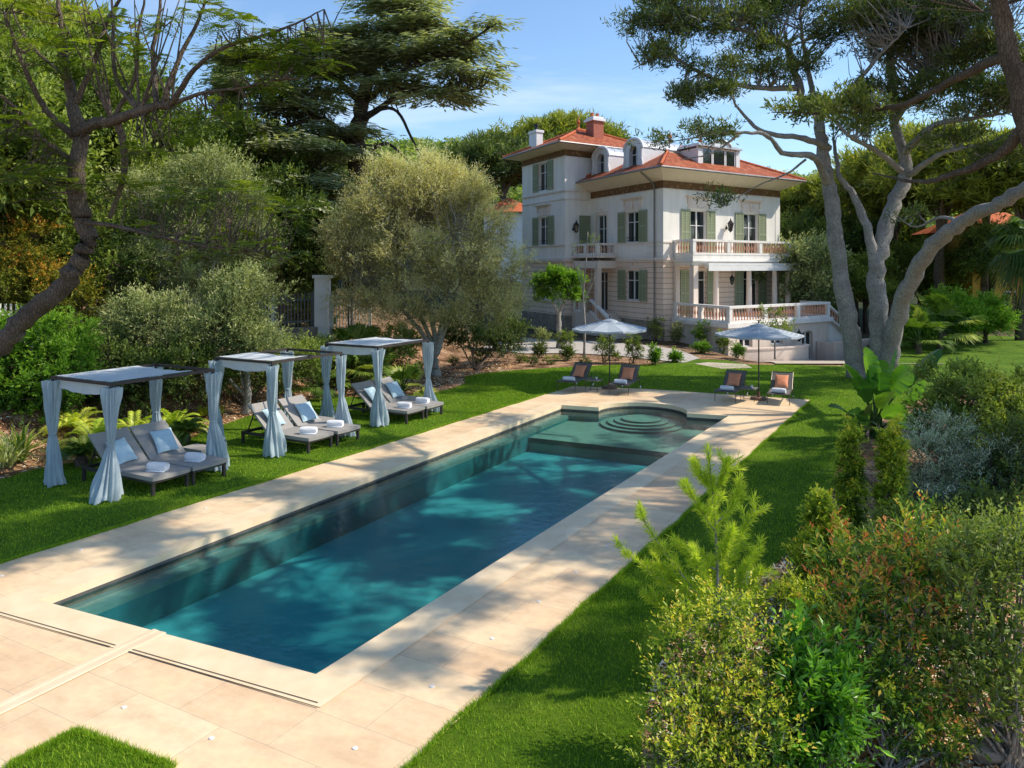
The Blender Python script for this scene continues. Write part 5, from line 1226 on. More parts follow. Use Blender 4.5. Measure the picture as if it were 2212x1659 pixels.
for i in range(120):  # more unseen clumps, set up-sun of the right deck strip to dapple it
    f1, f2 = rb.uniform(.03, .93), rb.uniform(-2.6, 5.2); G_ = B_ + (C_ - B_) * f1 + cv * f2; z_ = rb.uniform(13.4, 15.2)
    for _ in range(3): z_ = max(z_, 5.5 + .36 * (G_[1] + math.sin(SUN_AZ) * z_ / stp))
    u_, v_ = G_[0] + math.cos(SUN_AZ) * z_ / stp, G_[1] + math.sin(SUN_AZ) * z_ / stp; r_ = rb.uniform(.25, .62)
    (pb3 if u_ < 12.5 else pb4 if v_ < 19.5 else pb5).append((u_, v_, z_, r_, r_, .25))
for i in range(22):
    u_ = rb.uniform(11.5, 22); v_ = rb.uniform(12.2, 22.8); (pb3 if u_ < 12.5 else pb4 if v_ < 19.5 else pb5).append((u_, v_, 13.8 + rb.uniform(-.8, 1.8) + max(0, v_ - 15) * .22, rb.uniform(.35, .8), rb.uniform(.35, .8), .35))
for i in range(16):
    pb3.append((rb.uniform(1.5, 8), rb.uniform(12.5, 19.5), 14.5 + rb.uniform(-.3, 1.2), rb.uniform(.4, .9), rb.uniform(.4, .9), .35))
pb3 += [(10.0, 22.6, 9.3, .9, 1.1, .3), (9.2, 25, 9.9, 1.0, 1.0, .35)]
conifer('pine_tree', 'brown barked pine whose trunk rises along the right edge of the photo', 'tree', nb, pine3, pb3, LM['pine'], M['bark_brown'], ncl=1150, per=11, L=.26, wdt=.06, sub=6, ssig=.22, twr=.02)
pb6 = [(rb.uniform(17.5, 30), rb.uniform(30.5, 38.5), rb.uniform(12.5, 15.5), rb.uniform(.7, 1.3), rb.uniform(.7, 1.3), .45) for i in range(46)]
pb6 = [q for q in pb6 if q[0] / q[1] > .60 or q[2] > 4.9 + .34 * q[1]]
for (lab, tx, ty, pbk) in (('tall pine outside the right edge shading the lawn behind the deck', 27.0, 34.0, pb6), ('tall pine just outside the right edge whose crown shades the pool', 21.5, 14.5, pb4), ('tall pine outside the right edge behind the near one', 22.0, 26.0, pb5)):
    lim = [([(tx, ty, 0), (tx - .3, ty, 6), (tx - .8, ty, 11), (tx - 1, ty, 14.5)], .4, .15)] + [([(tx - .8, ty, 11.5), tuple((np.array((tx, ty, 13)) + np.array(q[:3])) / 2), q[:3]], .10, .03) for q in pbk[:6]]
    conifer('pine_tree', lab, 'tree', (tx, ty, 0), lim, pbk, LM['pine'], M['bark_brown'], ncl=int(len(pbk) * 7), per=12, L=.26, wdt=.06, sub=6, ssig=.22, twr=.02)
# ------------------------------------------------------------------ left: feathery tree in front of the slope
jt = [(line((-135, 895, 19.8), (-60, 800, 19.5), (0, 745, 19.5), (60, 680, 19.4), (130, 622, 19.2), (172, 560, 19), (192, 520, 19), (178, 470, 19)), .28, .19),
      (line((178, 470, 19), (165, 400, 19), (172, 320, 19), (165, 250, 19.2), (150, 180, 19.6)), .22, .13),
      (line((165, 290, 19), (200, 270, 18.6), (240, 262, 18.2), (300, 240, 17.8), (370, 225, 17.4)), .15, .09),
      (line((370, 225, 17.4), (420, 150, 17), (480, 105, 16.6), (560, 80, 16.2), (640, 50, 16), (700, 20, 16)), .07, .010),
      (line((350, 230, 17.5), (385, 130, 17.6), (430, 40, 17.8), (450, -30, 18)), .07, .02), (line((340, 232, 17.5), (330, 120, 18), (345, 20, 18.4), (350, -60, 18.6)), .07, .02),
      (line((300, 240, 17.8), (250, 170, 18.2), (245, 60, 18.6), (240, -40, 19)), .07, .02), (line((240, 262, 18.2), (290, 170, 18), (300, 60, 18), (320, -40, 18)), .06, .02),
      (line((155, 200, 19.4), (140, 110, 19.5), (125, 0, 19.5), (120, -60, 19.5)), .08, .03), (line((160, 230, 19.3), (205, 130, 19.3), (240, 30, 19.3), (290, -50, 19.2)), .08, .03),
      (line((165, 300, 19), (100, 240, 18.6), (50, 140, 18), (10, 30, 17.6)), .09, .03), (line((160, 350, 19), (90, 300, 18.6), (30, 230, 18), (-40, 180, 17.5)), .08, .03),
      (line((255, 262, 18.2), (270, 350, 18.4), (255, 420, 18.8), (236, 470, 19)), .09, .06),
      (line((172, 480, 19), (260, 490, 18), (380, 520, 17), (500, 540, 16.5), (600, 560, 16.3)), .06, .015), (line((160, 180, 19.6), (60, 90, 20), (20, 0, 20)), .06, .02),
      (line((380, 222, 17.4), (440, 200, 17), (520, 190, 16.5), (610, 170, 16.2)), .05, .015)]
for q in range(14):
    a_ = rng.integers(0, 3); s0 = [(300, 240, 17.8), (370, 225, 17.4), (240, 262, 18.2)][a_]; x1 = s0[0] + rng.uniform(-120, 170); jt.append((line(s0, (s0[0] + (x1 - s0[0]) * .35 + rng.uniform(-10, 10), 150 + rng.uniform(-20, 30), s0[2] + rng.uniform(-.3, .5)), (x1, rng.uniform(-60, 40), s0[2] + rng.uniform(-.8, .8))), .035, .010))
jb = BL_((600, 100, 16.3, .9, .9, .3), (520, 60, 16.5, .9, .9, .3), (660, 130, 16.2, .9, .8, .3), (480, 260, 17, 1.1, 1, .4), (560, 170, 16.5, 1.0, .9, .4), (420, 30, 17.8, 1, 1, .4), (300, 130, 18, 1.2, 1, .5),
         (100, 120, 18.6, 1.3, 1, .6), (30, 280, 18, 1.4, 1.2, .6), (80, 400, 18.5, 1.4, 1.2, .6), (330, 330, 17.8, 1.1, 1, .4), (450, 540, 16.8, 1.4, 1, .35), (330, 500, 17.4, 1.2, 1, .3), (560, 545, 16.3, 1.0, 1, .3),
         (380, 430, 17.4, 1.2, 1, .35), (520, 420, 16.8, 1.0, .8, .3), (230, 60, 18.8, 1.2, 1, .5), (60, 40, 18, 1.4, 1, .6), (260, 400, 18.2, .9, .8, .3), (600, 470, 16.5, .8, .8, .3))
def fernleaves(mb, C, d, per, Lf, tint0, droop=.35):
    """bipinnate fronds: a drooping midrib with pairs of soft leaflets"""
    for i in range(len(C)):
        for q in range(per):
            a = rng.uniform(0, 2 * PI); dr = unit(np.array((math.cos(a), math.sin(a), rng.uniform(-.15, .4))) + d[i] * .4); L_ = Lf * rng.uniform(.6, 1.2)
            n_ = 9; t = np.linspace(.12, 1, n_)[:, None]; P = C[i] + dr * L_ * t + np.array((0, 0, -1)) * droop * L_ * t ** 2
            s = unit(np.cross(dr, (0, 0, 1.))); wl = L_ * .30 * np.sin(np.pi * (t * .85 + .1)); wd = L_ / n_ * .75
            V = []
            for sg in (-1, 1):
                tip = P + s * sg * wl + dr * wl * .35 + np.array((0, 0, -.12)) * wl
                V.append(np.stack([P, (P + tip) / 2 + dr * wd * .5, tip, (P + tip) / 2 - dr * wd * .5], 1))
            V = np.concatenate(V).reshape(-1, 3)
            mb.add(V, np.arange(len(V)).reshape(-1, 4), tint=np.clip(tint0[i] + rng.uniform(-.2, .2), 0, 1))
r = thing('jacaranda_tree', 'leaning tree with bare upright branches and feathery foliage at the left edge', 'tree', jt[0][0][0])
for i, (pts, r0, r1) in enumerate(jt):
    P = jitter(catmull(pts, 6), r0 * .12); build('trunk' if i < 1 else 'limb', MB().tube(P, np.linspace(r0, r1, len(P)), 10 if i < 2 else 6), M['bark_brown'], r, smooth=True)
C, d, tn, k = clusters(jb, 560, .15, -.9); tw = MB(); twigs(tw, C, d, k, jb, .95, .016, 4, .03, skel(jt[1:], 4))
build('twigs', tw, M['bark_brown'], r); cr_ = MB(); fernleaves(cr_, C, d, 3, .50, tn); build('crown', cr_, LM['jac'], r)

# ------------------------------------------------------------------ cedar
ct = [(line((790, 560, 48), (775, 420, 48), (772, 330, 48), (778, 240, 48), (800, 150, 48), (850, 60, 48), (900, -30, 48)), .75, .2),
      (line((775, 330, 48), (700, 260, 47), (600, 275, 46), (500, 270, 45)), .26, .06), (line((778, 250, 48), (850, 235, 46), (890, 300, 44), (905, 330, 43)), .13, .04),
      (line((785, 220, 48), (880, 150, 46), (980, 110, 44), (1080, 45, 43)), .24, .04), (line((780, 260, 48), (880, 200, 46), (980, 200, 44), (1040, 190, 43)), .22, .04),
      (line((785, 230, 48), (700, 150, 47), (600, 130, 46), (520, 110, 45)), .2, .05), (line((800, 160, 48), (730, 80, 47), (660, 60, 46)), .16, .04), (line((775, 400, 48), (660, 400, 46), (560, 380, 44)), .2, .04),
      (line((772, 350, 48), (830, 310, 46), (880, 345, 45)), .16, .05), (line((830, 100, 48), (900, 60, 46), (990, 60, 45)), .16, .04), (line((775, 480, 48), (680, 470, 45), (600, 450, 43)), .2, .04)]
cb = BL_((940, 120, 45, 3.0, 2.5, .7), (1010, 165, 44, 2.2, 2, .6), (900, 60, 46, 2.6, 2.5, .7), (840, 20, 47, 2.0, 2, .8), (990, 90, 44.5, 2.2, 2, .5), (960, 215, 44, 2.2, 2, .6), (850, 120, 46.5, 3, 2.5, .7), (780, 80, 47, 2.6, 2.5, .6),
         (760, 150, 47, 3, 3, .7), (690, 110, 46, 2.6, 2.5, .6), (620, 150, 46, 2.6, 2.5, .7), (560, 200, 45, 2.6, 2.5, .9), (640, 240, 46, 2.8, 2.6, .8), (540, 290, 45, 2.6, 2.4, .8), (700, 200, 47, 2.6, 2.4, .6), (860, 190, 46, 2.6, 2.4, .6),
         (620, 330, 45, 3, 2.6, .8), (720, 340, 46, 2.6, 2.5, .6), (620, 400, 44, 3, 2.6, .7), (700, 420, 45, 2.8, 2.6, .7), (640, 460, 43, 2.8, 2.6, .7), (740, 290, 47, 2, 2, .6), (530, 130, 45, 2.2, 2.2, .9), (700, 500, 43, 2.6, 2.4, .7), (560, 470, 42, 2.2, 2, .8), (900, 20, 46, 1.6, 1.5, .6),(870,-30,47,2,2,.8), (1055,55,43.2,.9,.8,.25))
def cedar_spray(mb, C, d, per, L_, tint0):
    idx = np.repeat(np.arange(len(C)), per); N_ = len(idx); out = unit(d[idx] * (1, 1, .0) + rng.normal(size=(N_, 3)) * (.55, .55, .05))
    p = C[idx] + rng.normal(size=(N_, 3)) * (.5, .5, .12); t = unit(out + (0, 0, -.22)); l = L_ * rng.uniform(.5, 1.2, (N_, 1)); b = unit(np.cross(t, (0, 0, 1.) + rng.normal(size=(N_, 3)) * .3))
    V = np.stack([p, p + t * l * .45 + b * l * .11, p + t * l, p + t * l * .45 - b * l * .11], 1).reshape(-1, 3)
    mb.add(V, np.arange(N_ * 4).reshape(-1, 4), tint=np.repeat(np.clip(tint0[idx] + rng.uniform(-.25, .25, N_), 0, 1), 4))
r = thing('cedar_tree', 'large dark cedar with flat layered branches rising behind the olive tree', 'tree', at(790, 560, 48))
for i, (pts, r0, r1) in enumerate(ct):
    P = jitter(catmull(pts, 6), r0 * .08); build('trunk' if i < 1 else 'limb', MB().tube(P, np.linspace(r0, r1, len(P)), 10 if i < 1 else 6), M['bark_dark'], r, smooth=True)
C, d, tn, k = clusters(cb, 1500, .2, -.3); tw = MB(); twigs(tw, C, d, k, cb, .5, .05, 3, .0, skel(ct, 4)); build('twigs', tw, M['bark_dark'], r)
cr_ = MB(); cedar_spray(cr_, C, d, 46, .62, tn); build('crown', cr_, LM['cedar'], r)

# ------------------------------------------------------------------ olives
ob = g(940, 812)
ol = [([ob, (ob[0] - .05, ob[1], .7), (ob[0] + .15, ob[1], 1.5)], .24, .18)]
for (a, b, c) in ((860, 600, 34.3), (930, 560, 34), (1000, 600, 34.6), (900, 480, 34.8), (980, 500, 33.6), (800, 620, 34.5), (1050, 640, 35)):
    ol.append(([(ob[0] + .05, ob[1], 1.1), tuple((np.array((ob[0], ob[1], 2.2)) + np.array(P_(a, b, c))) / 2 + rng.normal(size=3) * .15), P_(a, b, c)], .12, .03))
obl = BL_((860, 430, 34.5, 2.2, 2.2, 1.3), (800, 480, 34.5, 1.8, 2, 1.5), (960, 430, 34.5, 2.2, 2.2, 1.3), (1030, 500, 34.5, 1.8, 2, 1.5), (770, 560, 34.5, 1.4, 1.8, 1.2), (930, 390, 35, 1.8, 2, 1.0), (880, 560, 33.5, 2, 2, 1.5), (990, 580, 33.5, 2, 2, 1.4),
          (1070, 590, 34.3, 1.5, 1.8, 1.1), (800, 650, 34, 1.5, 1.7, .8), (880, 680, 33.8, 1.2, 1.4, .6), (1040, 670, 34, 1.4, 1.6, .8), (740, 520, 34.6, 1.0, 1.2, .8), (1090, 655, 34.6, .9, 1, .6), (840, 375, 35, 1, 1.2, .6), (1010, 420, 35, 1.2, 1.4, .8), (975, 690, 33.6, .9, .9, .35))
obl = [(*q[:3], q[3] * .88, q[4] * .88, q[5] * .9) for q in obl]
tree('olive_tree', 'broad silvery olive tree with several twisted stems in front of the villa driveway', 'tree', ob, ol, obl, LM['olive'], M['bark_grey'], ncl=1500, per=90, sig=.22, L=.15, asp=.26, up=.55, shell=.35, twig=.6, twr=.024, zs=1.0, var=.7, slen=.75, low=-.9)
def olive2(lab, px, py, Y, blobs, ncl=420, per=90, L=.15, m='olive_g', sig=.26):
    b = (*P_(px, py, Y)[:2], float(zg(*P_(px, py, Y)[:2])))
    lim = [([b, (b[0] + .1, b[1], b[2] + .8), tuple(np.array(blobs[0][:3]) * .5 + np.array(b) * .5)], .14, .08)]
    for q in blobs[:5]: lim.append(([(b[0], b[1], b[2] + .6), tuple(np.array(q[:3]) * .55 + np.array(b) * .45), tuple(q[:3])], .06, .02))
    return tree('olive_tree', lab, 'tree', b, lim, blobs, LM[m], M['bark_grey'], ncl=ncl, per=per, sig=sig, L=L, asp=.28, up=.5, shell=.35, twig=.5, twr=.016, zs=1, var=.6, slen=.6, low=-.9)
olive2('rounded grey green olive in front of the slatted fence, behind the middle gazebo', 530, 740, 26, BL_((520, 640, 26, .9, 1, .7), (500, 690, 25.5, .9, .9, .6), (440, 720, 25.2, .8, .8, .5), (540, 745, 25.4, .9, .8, .4), (400, 690, 25.5, .6, .6, .5)))
olive2('tall grey green olive behind the feathery tree, left of the gate', 430, 640, 29, BL_((430, 400, 29, 1.6, 1.4, 1.1), (380, 470, 29, 1.4, 1.4, 1.0), (500, 430, 29, 1.5, 1.4, 1.1), (470, 530, 28.6, 1.4, 1.3, .9), (350, 560, 28.6, 1.3, 1.2, .9), (540, 520, 29, 1.0, 1, .9), (420, 610, 28, 1.2, 1, .6), (300, 440, 29.4, 1.2, 1.2, 1.0)), 560, 90)
olive2('low grey olive bush against the fence, left of the middle gazebo', 330, 760, 25, BL_((330, 700, 25, .8, .8, .5), (270, 720, 25, .7, .7, .5), (380, 740, 24.6, .6, .6, .4), (300, 670, 25.4, .6, .6, .4)), 220, 80)

# ------------------------------------------------------------------ generic woodland crowns, shared meshes
def proto(name, lm, bm, R=3.2, Hc=4.6, th=3.0, ncl=300, per=108, L=.24, sig=.38, nb=9, seed=0, flat=1.0, asp=.5, kind='leaf'):
    global rng
    rng = np.random.default_rng(seed); bl = []
    for i in range(nb):
        a = rng.uniform(0, 2 * PI); q = rng.uniform(.1, .75) * R; bl.append((q * math.cos(a), q * math.sin(a), th + Hc * rng.uniform(.15, .85), R * rng.uniform(.35, .6), R * rng.uniform(.35, .6), Hc * rng.uniform(.16, .3) * flat))
    lim = [([(0, 0, -1.2), (.1, 0, th * .5), (0, .1, th), (0, 0, th + Hc * .5)], .28, .10)]
    for q in bl[:5]: lim.append(([(0, 0, th * .8), (q[0] * .5, q[1] * .5, (th + q[2]) / 2), q[:3]], .10, .03))
    base = (0, 0, 0)
    if kind == 'pine': r = conifer(name, 'x', 'tree', base, lim, bl, LM[lm], M[bm], ncl=ncl, per=14, L=.5, wdt=.08, sub=5, ssig=.45, twr=.03, shell=.35, group='x')
    else: r = tree(name, 'x', 'tree', base, lim, bl, LM[lm], M[bm], ncl=ncl, per=per, sig=sig, L=L, asp=asp, up=.5, shell=.45, twig=.2, twr=.03, zs=.8, var=.5, group='x')
    return r
PR = {'dark': proto('evergreen_tree', 'dark', 'bark_dark', seed=21), 'mid': proto('broadleaf_tree', 'mid', 'bark_dark', seed=22), 'gol': proto('olive_tree', 'olive_g', 'bark_grey', seed=23),
      'py': proto('pine_tree', 'pine_y', 'bark_brown', R=4.2, Hc=4.5, th=6, seed=24, kind='pine', ncl=420, nb=11, flat=.8), 'pd': proto('pine_tree', 'pine', 'bark_brown', R=4, Hc=5, th=6, seed=25, kind='pine', ncl=400, nb=11, flat=.9),
      'aut': proto('broadleaf_tree', 'autumn', 'bark_dark', R=2.2, Hc=3.0, th=.6, seed=26, ncl=160), 'bri': proto('broadleaf_tree', 'bright', 'bark_dark', R=2.6, Hc=3.2, th=1.5, seed=27, ncl=220)}
used = set()
def put(kind, X_, Y_, sc, lab, grp, rz=None, z=None, szz=None):
    o = PR[kind]
    if kind in used: o = copy_tree(o)
    used.add(kind); zz = float(zg(X_, Y_)) if z is None else z
    o.location = (X_, Y_, zz - .1); o.rotation_euler = (0, 0, random.uniform(0, 6.28) if rz is None else rz); o.scale = (sc, sc, sc * (szz or 1))
    if 'group' in o: del o['group']
    tag(o, lab, 'tree', grp); return o
def px2(px, Y): return (px - CX) / F * Y
G1 = 'dense trees on the slope behind the left fence'; G2 = 'sunlit pines behind the right hand trunks'; G3 = 'dark evergreens behind the villa and trunks'
for k, (px, Y, sc, kd, sz) in enumerate([(30, 31, 1.15, 'dark', 1.2), (130, 33, 1.2, 'mid', 1.25), (230, 36, 1.1, 'dark', 1.2), (320, 39, 1.15, 'dark', 1.1), (-60, 27, 1.2, 'mid', 1.2), (420, 42, 1.1, 'dark', 1.1), (520, 45, 1.2, 'dark', 1.1), (640, 49, 1.1, 'dark', 1.0),
                                   (90, 38, 1.3, 'mid', 1.2), (-20, 36, 1.2, 'dark', 1.3), (620, 56, 1.4, 'dark', 1.0), (720, 62, 1.4, 'mid', .95), (500, 56, 1.3, 'mid', 1.0), (380, 52, 1.2, 'dark', 1.1), (800, 66, 1.3, 'dark', .95), (860, 64, 1.15, 'mid', .9), (270, 44, 1.1, 'gol', 1.1), (700, 44, .9, 'dark', .9), (760, 42, .75, 'dark', .9)]):
    put(kd, px2(px, Y), Y, sc, {'dark': 'dark evergreen tree in the dense planting on the left slope', 'mid': 'mid green broadleaf tree in the dense planting on the left slope', 'gol': 'grey green olive high on the left slope'}[kd], G1 if kd != 'gol' else None, szz=sz)
put('py', px2(70, 41), 41, 1.55, 'tall yellow green pine filling the top left corner behind the feathery tree', None, z=float(zg(px2(70, 41), 41)) - 1)
put('aut', px2(40, 28), 28, .55, 'orange tinted shrub like tree low on the left slope beside the leaning trunk', None); put('aut', px2(205, 29), 29, .5, 'orange tinted bush right of the leaning trunk, above the laurel', None)
put('pd', px2(1085, 88), 88, 1.55, 'dark pine standing alone against the sky just left of the villa tower', None)
for k, (px, Y, sc) in enumerate([(1205, 98, 1.75), (1275, 100, 1.65), (1335, 98, 1.4)]): put('py', px2(px, Y), Y, sc, 'rounded sunlit pine top showing behind the villa roof', 'pines behind the villa roof', szz=1.0)
for k, (px, Y, sc, kd) in enumerate([(1640, 76, 1.25, 'py'), (1730, 80, 1.35, 'py'), (1830, 74, 1.45, 'py'), (1930, 66, 1.5, 'py'), (2030, 58, 1.55, 'py'), (2130, 60, 1.5, 'py'), (2210, 52, 1.4, 'py'), (1990, 76, 1.6, 'py'), (2100, 78, 1.7, 'py'), (2230, 70, 1.6, 'py')]):
    put(kd, px2(px, Y), Y, sc, 'yellow green pine in the sunlit stand behind the right hand trunks', G2, szz=.95)
for k, (px, Y, sc, kd) in enumerate([(1730, 68, 1.15, 'dark'), (1790, 64, 1.1, 'dark'), (1850, 66, 1.1, 'dark'), (1930, 70, 1.1, 'dark'), (1990, 62, .9, 'mid'), (2050, 66, 1.0, 'dark'), (2140, 58, .95, 'dark'), (2200, 52, .95, 'dark'), (1870, 58, .75, 'mid')]):
    put(kd, px2(px, Y), Y, sc, {'dark': 'dark evergreen tree in the shade beyond the right lawn', 'mid': 'mid green tree in the shade beyond the right lawn'}[kd], G3)
put('gol', px2(1765, 56), 56, 1.05, 'pale stemmed holm oak between the villa and the grey pine trunks', None)
put('bri', px2(1765, 61), 61, .8, 'bright green rounded bush right of the villa terrace', None, z=-.6); 
put('bri', px2(2060, 49), 49, .8, 'bright green sunlit bush between the leaning trunks, in front of the yellow villa', None, z=-.5); put('bri', px2(1975, 47), 47, .55, 'small bright green bush seen between the two grey trunks', None, z=-.4)
put('bri', px2(2130, 50), 50, .7, 'bright green sunlit bush right of the leaning limb', None, z=-.3)
# reserve protos that were not used are placed above, nothing is left at the origin
# far wooded ridge
rng = np.random.default_rng(5)
fx, fy = rng.uniform(-110, 140, 1500), rng.uniform(92, 250, 1500); fz = zg(fx, fy)
FC = np.stack([fx, fy, fz + rng.uniform(2, 4.6, 1500)], 1); fw = MB()
C4 = np.repeat(FC, 16, 0) + unit(rng.normal(size=(24000, 3))) * np.array((3.2, 3.2, 2.4)); d4 = unit(C4 - np.repeat(FC, 16, 0)); t4 = np.clip(.45 + .25 * d4[:, 2] + np.repeat(rng.normal(size=1500) * .15, 16), 0, 1)  # tint also paints lit tops onto the far crowns
leaves(fw, C4, d4, .6, 8, 1.0, .55, .5, tint0=t4, zs=.8); o = build('woodland', fw, LM['mid']); stuff(o); tag(o, 'distant wooded ridge behind the garden', 'woodland')

# ------------------------------------------------------------------ orange tree, slim bare trees, hedge plants by the house
b = g(1208, 752); tree('orange_tree', 'small round headed orange tree with a pale trunk in front of the villa porch', 'tree', b, [([b, (b[0], b[1], 1.2), (b[0] - .05, b[1], 2.3)], .17, .13), ([(b[0], b[1], 2.0), P_(1180, 625, 46)], .07, .03), ([(b[0], b[1], 2.1), P_(1232, 620, 46)], .07, .03)],
     BL_((1180, 612, 46, .75, .75, .5), (1230, 612, 46, .8, .8, .55), (1205, 600, 46, .8, .8, .5), (1212, 640, 45.6, .8, .6, .45), (1175, 640, 46, .5, .5, .35), (1245, 640, 46, .45, .5, .35)), LM['bright'], M['bark_grey'], ncl=230, per=60, sig=.16, L=.15, asp=.5, twig=.2, twr=.02, shell=.3)
for k, (px, py, lab) in enumerate(((1262, 772, 'slim bare young tree with upright twigs in front of the villa porch'), )):
    b = g(px, py); Yb = b[1]
    lim = [([b, P_(px + 1, 700, Yb), P_(px - 2, 640, Yb), P_(px + 4, 560, Yb), P_(px + 8, 500, Yb)], .07, .02)]
    for q in ((1245, 520), (1285, 500), (1300, 535), (1235, 560), (1292, 560)): lim.append(([P_(px, 650, Yb), P_((px + q[0]) / 2 + 3, 600, Yb), P_(*q, Yb)], .03, .008))
    tree('young_tree', lab, 'tree', b, lim, BL_((1285, 525, Yb, .5, .5, .4), (1250, 540, Yb, .4, .4, .3)), LM['mid'], M['bark_grey'], ncl=30, per=12, sig=.12, L=.09, twig=1, twr=.008)
rows = [(1170, 744, 42, 30, 'olive_g'), (1222, 752, 46, 34, 'mid'), (1306, 783, 52, 62, 'mid'), (1366, 784, 44, 62, 'mid'), (1412, 788, 26, 36, 'bright'), (1166, 772, 34, 26, 'dark'), (1227, 778, 30, 26, 'dark'), (1458, 782, 24, 18, 'bright'),
        (1418, 742, 42, 56, 'dark'), (1463, 743, 32, 40, 'gol'), (1512, 748, 34, 50, 'bright'), (1517, 762, 44, 22, 'bright'), (1560, 764, 32, 44, 'mid'), (1594, 772, 24, 26, 'bright')]
rl = ['grey green bush on the far side of the gravel, left of the orange tree trunk', 'round green bush right beside the orange tree trunk', 'taller two tone bush left of the left parasol pole', 'taller bush right of the left parasol pole', 'small bright sapling between the left parasol and terrace', 'low dark plant in the bark mulch below the orange tree',
      'low dark plant in the mulch below the round bush', 'tiny bright plant at the end of the mulch bed', 'large dark bush against the villa corner', 'grey green bush against the villa wall beside the dark one', 'upright bright bush in front of the terrace wall', 'low spreading bright bush at the foot of the upright one', 'upright green bush at the terrace corner', 'small bright bush right of the terrace corner']
for k, (px, py, wd, ht, m_) in enumerate(rows):
    b = g(px, py); s = b[1] / F; R_ = wd * s / 2; Hh = ht * s
    bl = [(b[0] + rng.uniform(-.3, .3) * R_, b[1] + rng.uniform(-.3, .3) * R_, Hh * f_, R_ * .72, R_ * .72, Hh * .28) for f_ in (.35, .6, .78)] + [(b[0] - R_ * .35, b[1], Hh * .5, R_ * .5, R_ * .5, Hh * .22), (b[0] + R_ * .35, b[1], Hh * .45, R_ * .5, R_ * .5, Hh * .22)]
    shrub('bush', rl[k], b, bl, LM['olive_g' if m_ == 'gol' else m_], ncl=70, per=30, sig=.10, L=.11, asp=.5, stems=7, group=None, shell=.3)
b = g(1674, 776); tree('lemon_tree', 'small lemon tree with thin trunk behind the right parasol, before the basement wall', 'tree', b, [([b, (b[0], b[1], .9)], .05, .04), ([(b[0], b[1], .8), (b[0] + .2, b[1], 1.6), (b[0] - .1, b[1], 2.4)], .03, .015)],
     [(b[0], b[1], 1.5, .9, .7, .4), (b[0] - .2, b[1], 2.3, .5, .5, .35), (b[0] + .5, b[1], 1.3, .4, .4, .25)], LM['mid'], M['bark_grey'], ncl=90, per=22, sig=.14, L=.13, asp=.5, twig=.7, twr=.01)
rng = np.random.default_rng(99)
# ------------------------------------------------------------------ fence, gate, pillar and wall on the left
mFe = noisy('pale_fence_metal', (.52, .54, .51), (.60, .62, .59), 2, .5, .1)
mGa = noisy('grey_green_gate', (.13, .15, .145), (.17, .19, .185), 2, .5, .1)
def zgf(p): return float(zg(p[0], p[1]))
def fence(lab, p, q, h, mm, name='fence', pitch=.16, wd=.09, dz=0, group=None):
    p, q = np.array(p[:2]), np.array(q[:2]); L_ = np.linalg.norm(q - p); d = (q - p) / L_; t = thing(name, lab, 'fence' if name == 'fence' else 'gate', (*p, zgf(p)), group=group)
    m = MB(); n_ = int(L_ / pitch)
    for k in range(n_):
        a = p + d * (k + .5) * L_ / n_; z0 = zgf(a) + .12 + dz; z1 = z0 + h
        m.beam((*a, z0), (*a, z1), wd, .03)
    build('slat_panel', m, mm, t)
    r = MB(); k_ = max(2, int(L_ / 2.5) + 1); pts = [p + d * L_ * i / (k_ - 1) for i in range(k_)]
    for zz in (.35, h - .2):
        for a, b in zip(pts[:-1], pts[1:]): r.beam((*a, zgf(a) + zz + dz), (*b, zgf(b) + zz + dz), .03, .06)
    build('rail', r, mm, t)
    for a in pts: build('post', MB().beam((*a, zgf(a) - .3), (*a, zgf(a) + h + .15 + dz), .09), mm, t)
    return t
PL = P_(697, 640, 35.5); pz = float(zg(PL[0], PL[1]))
fence('long pale slatted metal fence half hidden by olives on the left slope', P_(-120, 690, 24), P_(250, 650, 28.5), 2.0, mFe); fence('pale slatted metal fence running up to the gate behind the middle gazebo', P_(256, 650, 28.6), P_(590, 640, 34.3), 2.0, mFe)
fence('solid grey ribbed metal gate beside the white pillar', P_(596, 640, 34.6), P_(676, 640, 35.4), 1.5, mGa, 'gate', .14, .13, dz=.55)
fence('short pale slatted fence right of the white pillar', P_(716, 640, 35.6), P_(800, 640, 37), 1.9, mFe, dz=.2)
t = thing('gate_pillar', 'white rendered pillar with flat cap standing between gate and fence', 'pillar', (PL[0], PL[1], pz))
build('shaft', MB().box(PL[0] - .30, PL[0] + .30, PL[1] - .3, PL[1] + .3, pz - .3, 3.0 + 1.36), M['white'], t); build('cap', MB().box(PL[0] - .38, PL[0] + .38, PL[1] - .38, PL[1] + .38, 4.361, 4.50), mFr, t)
wm = MB(); a, b = np.array(P_(590, 640, 34.3)), np.array(P_(684, 640, 35.3)); wm.beam((a[0], a[1], zgf(a) + .28), (b[0], b[1], zgf(b) + .28), .35, .75); tag(build('gate_wall', wm, M['stone']), 'low rubble wall with white coping under the grey gate', 'wall')
wm = MB(); a, b = np.array(P_(560, 625, 43)), np.array(P_(675, 615, 45)); wm.beam((a[0], a[1], 3.5), (b[0], b[1], 3.75), .5, 1.6); tag(build('stone_wall', wm, M['stone']), 'pale stone retaining wall on the slope above the grey gate', 'wall')
# dry brush bank above the wall
for k, (px, py, Y) in enumerate(((590, 560, 47), (630, 570, 47.5), (655, 540, 48), (570, 590, 46), (610, 520, 49))):
    c = P_(px, py, Y); shrub('dry_bush', 'dry reddish brown brush on the bank above the grey gate', (c[0], c[1], zgf(c)), [(c[0], c[1], zgf(c) + .6 * q, 1.3, 1, .6) for q in (.6, 1.6, 2.6)], LM['dry'], ncl=120, per=30, sig=.2, L=.22, asp=.2, group='dry brush on the bank above the gate')
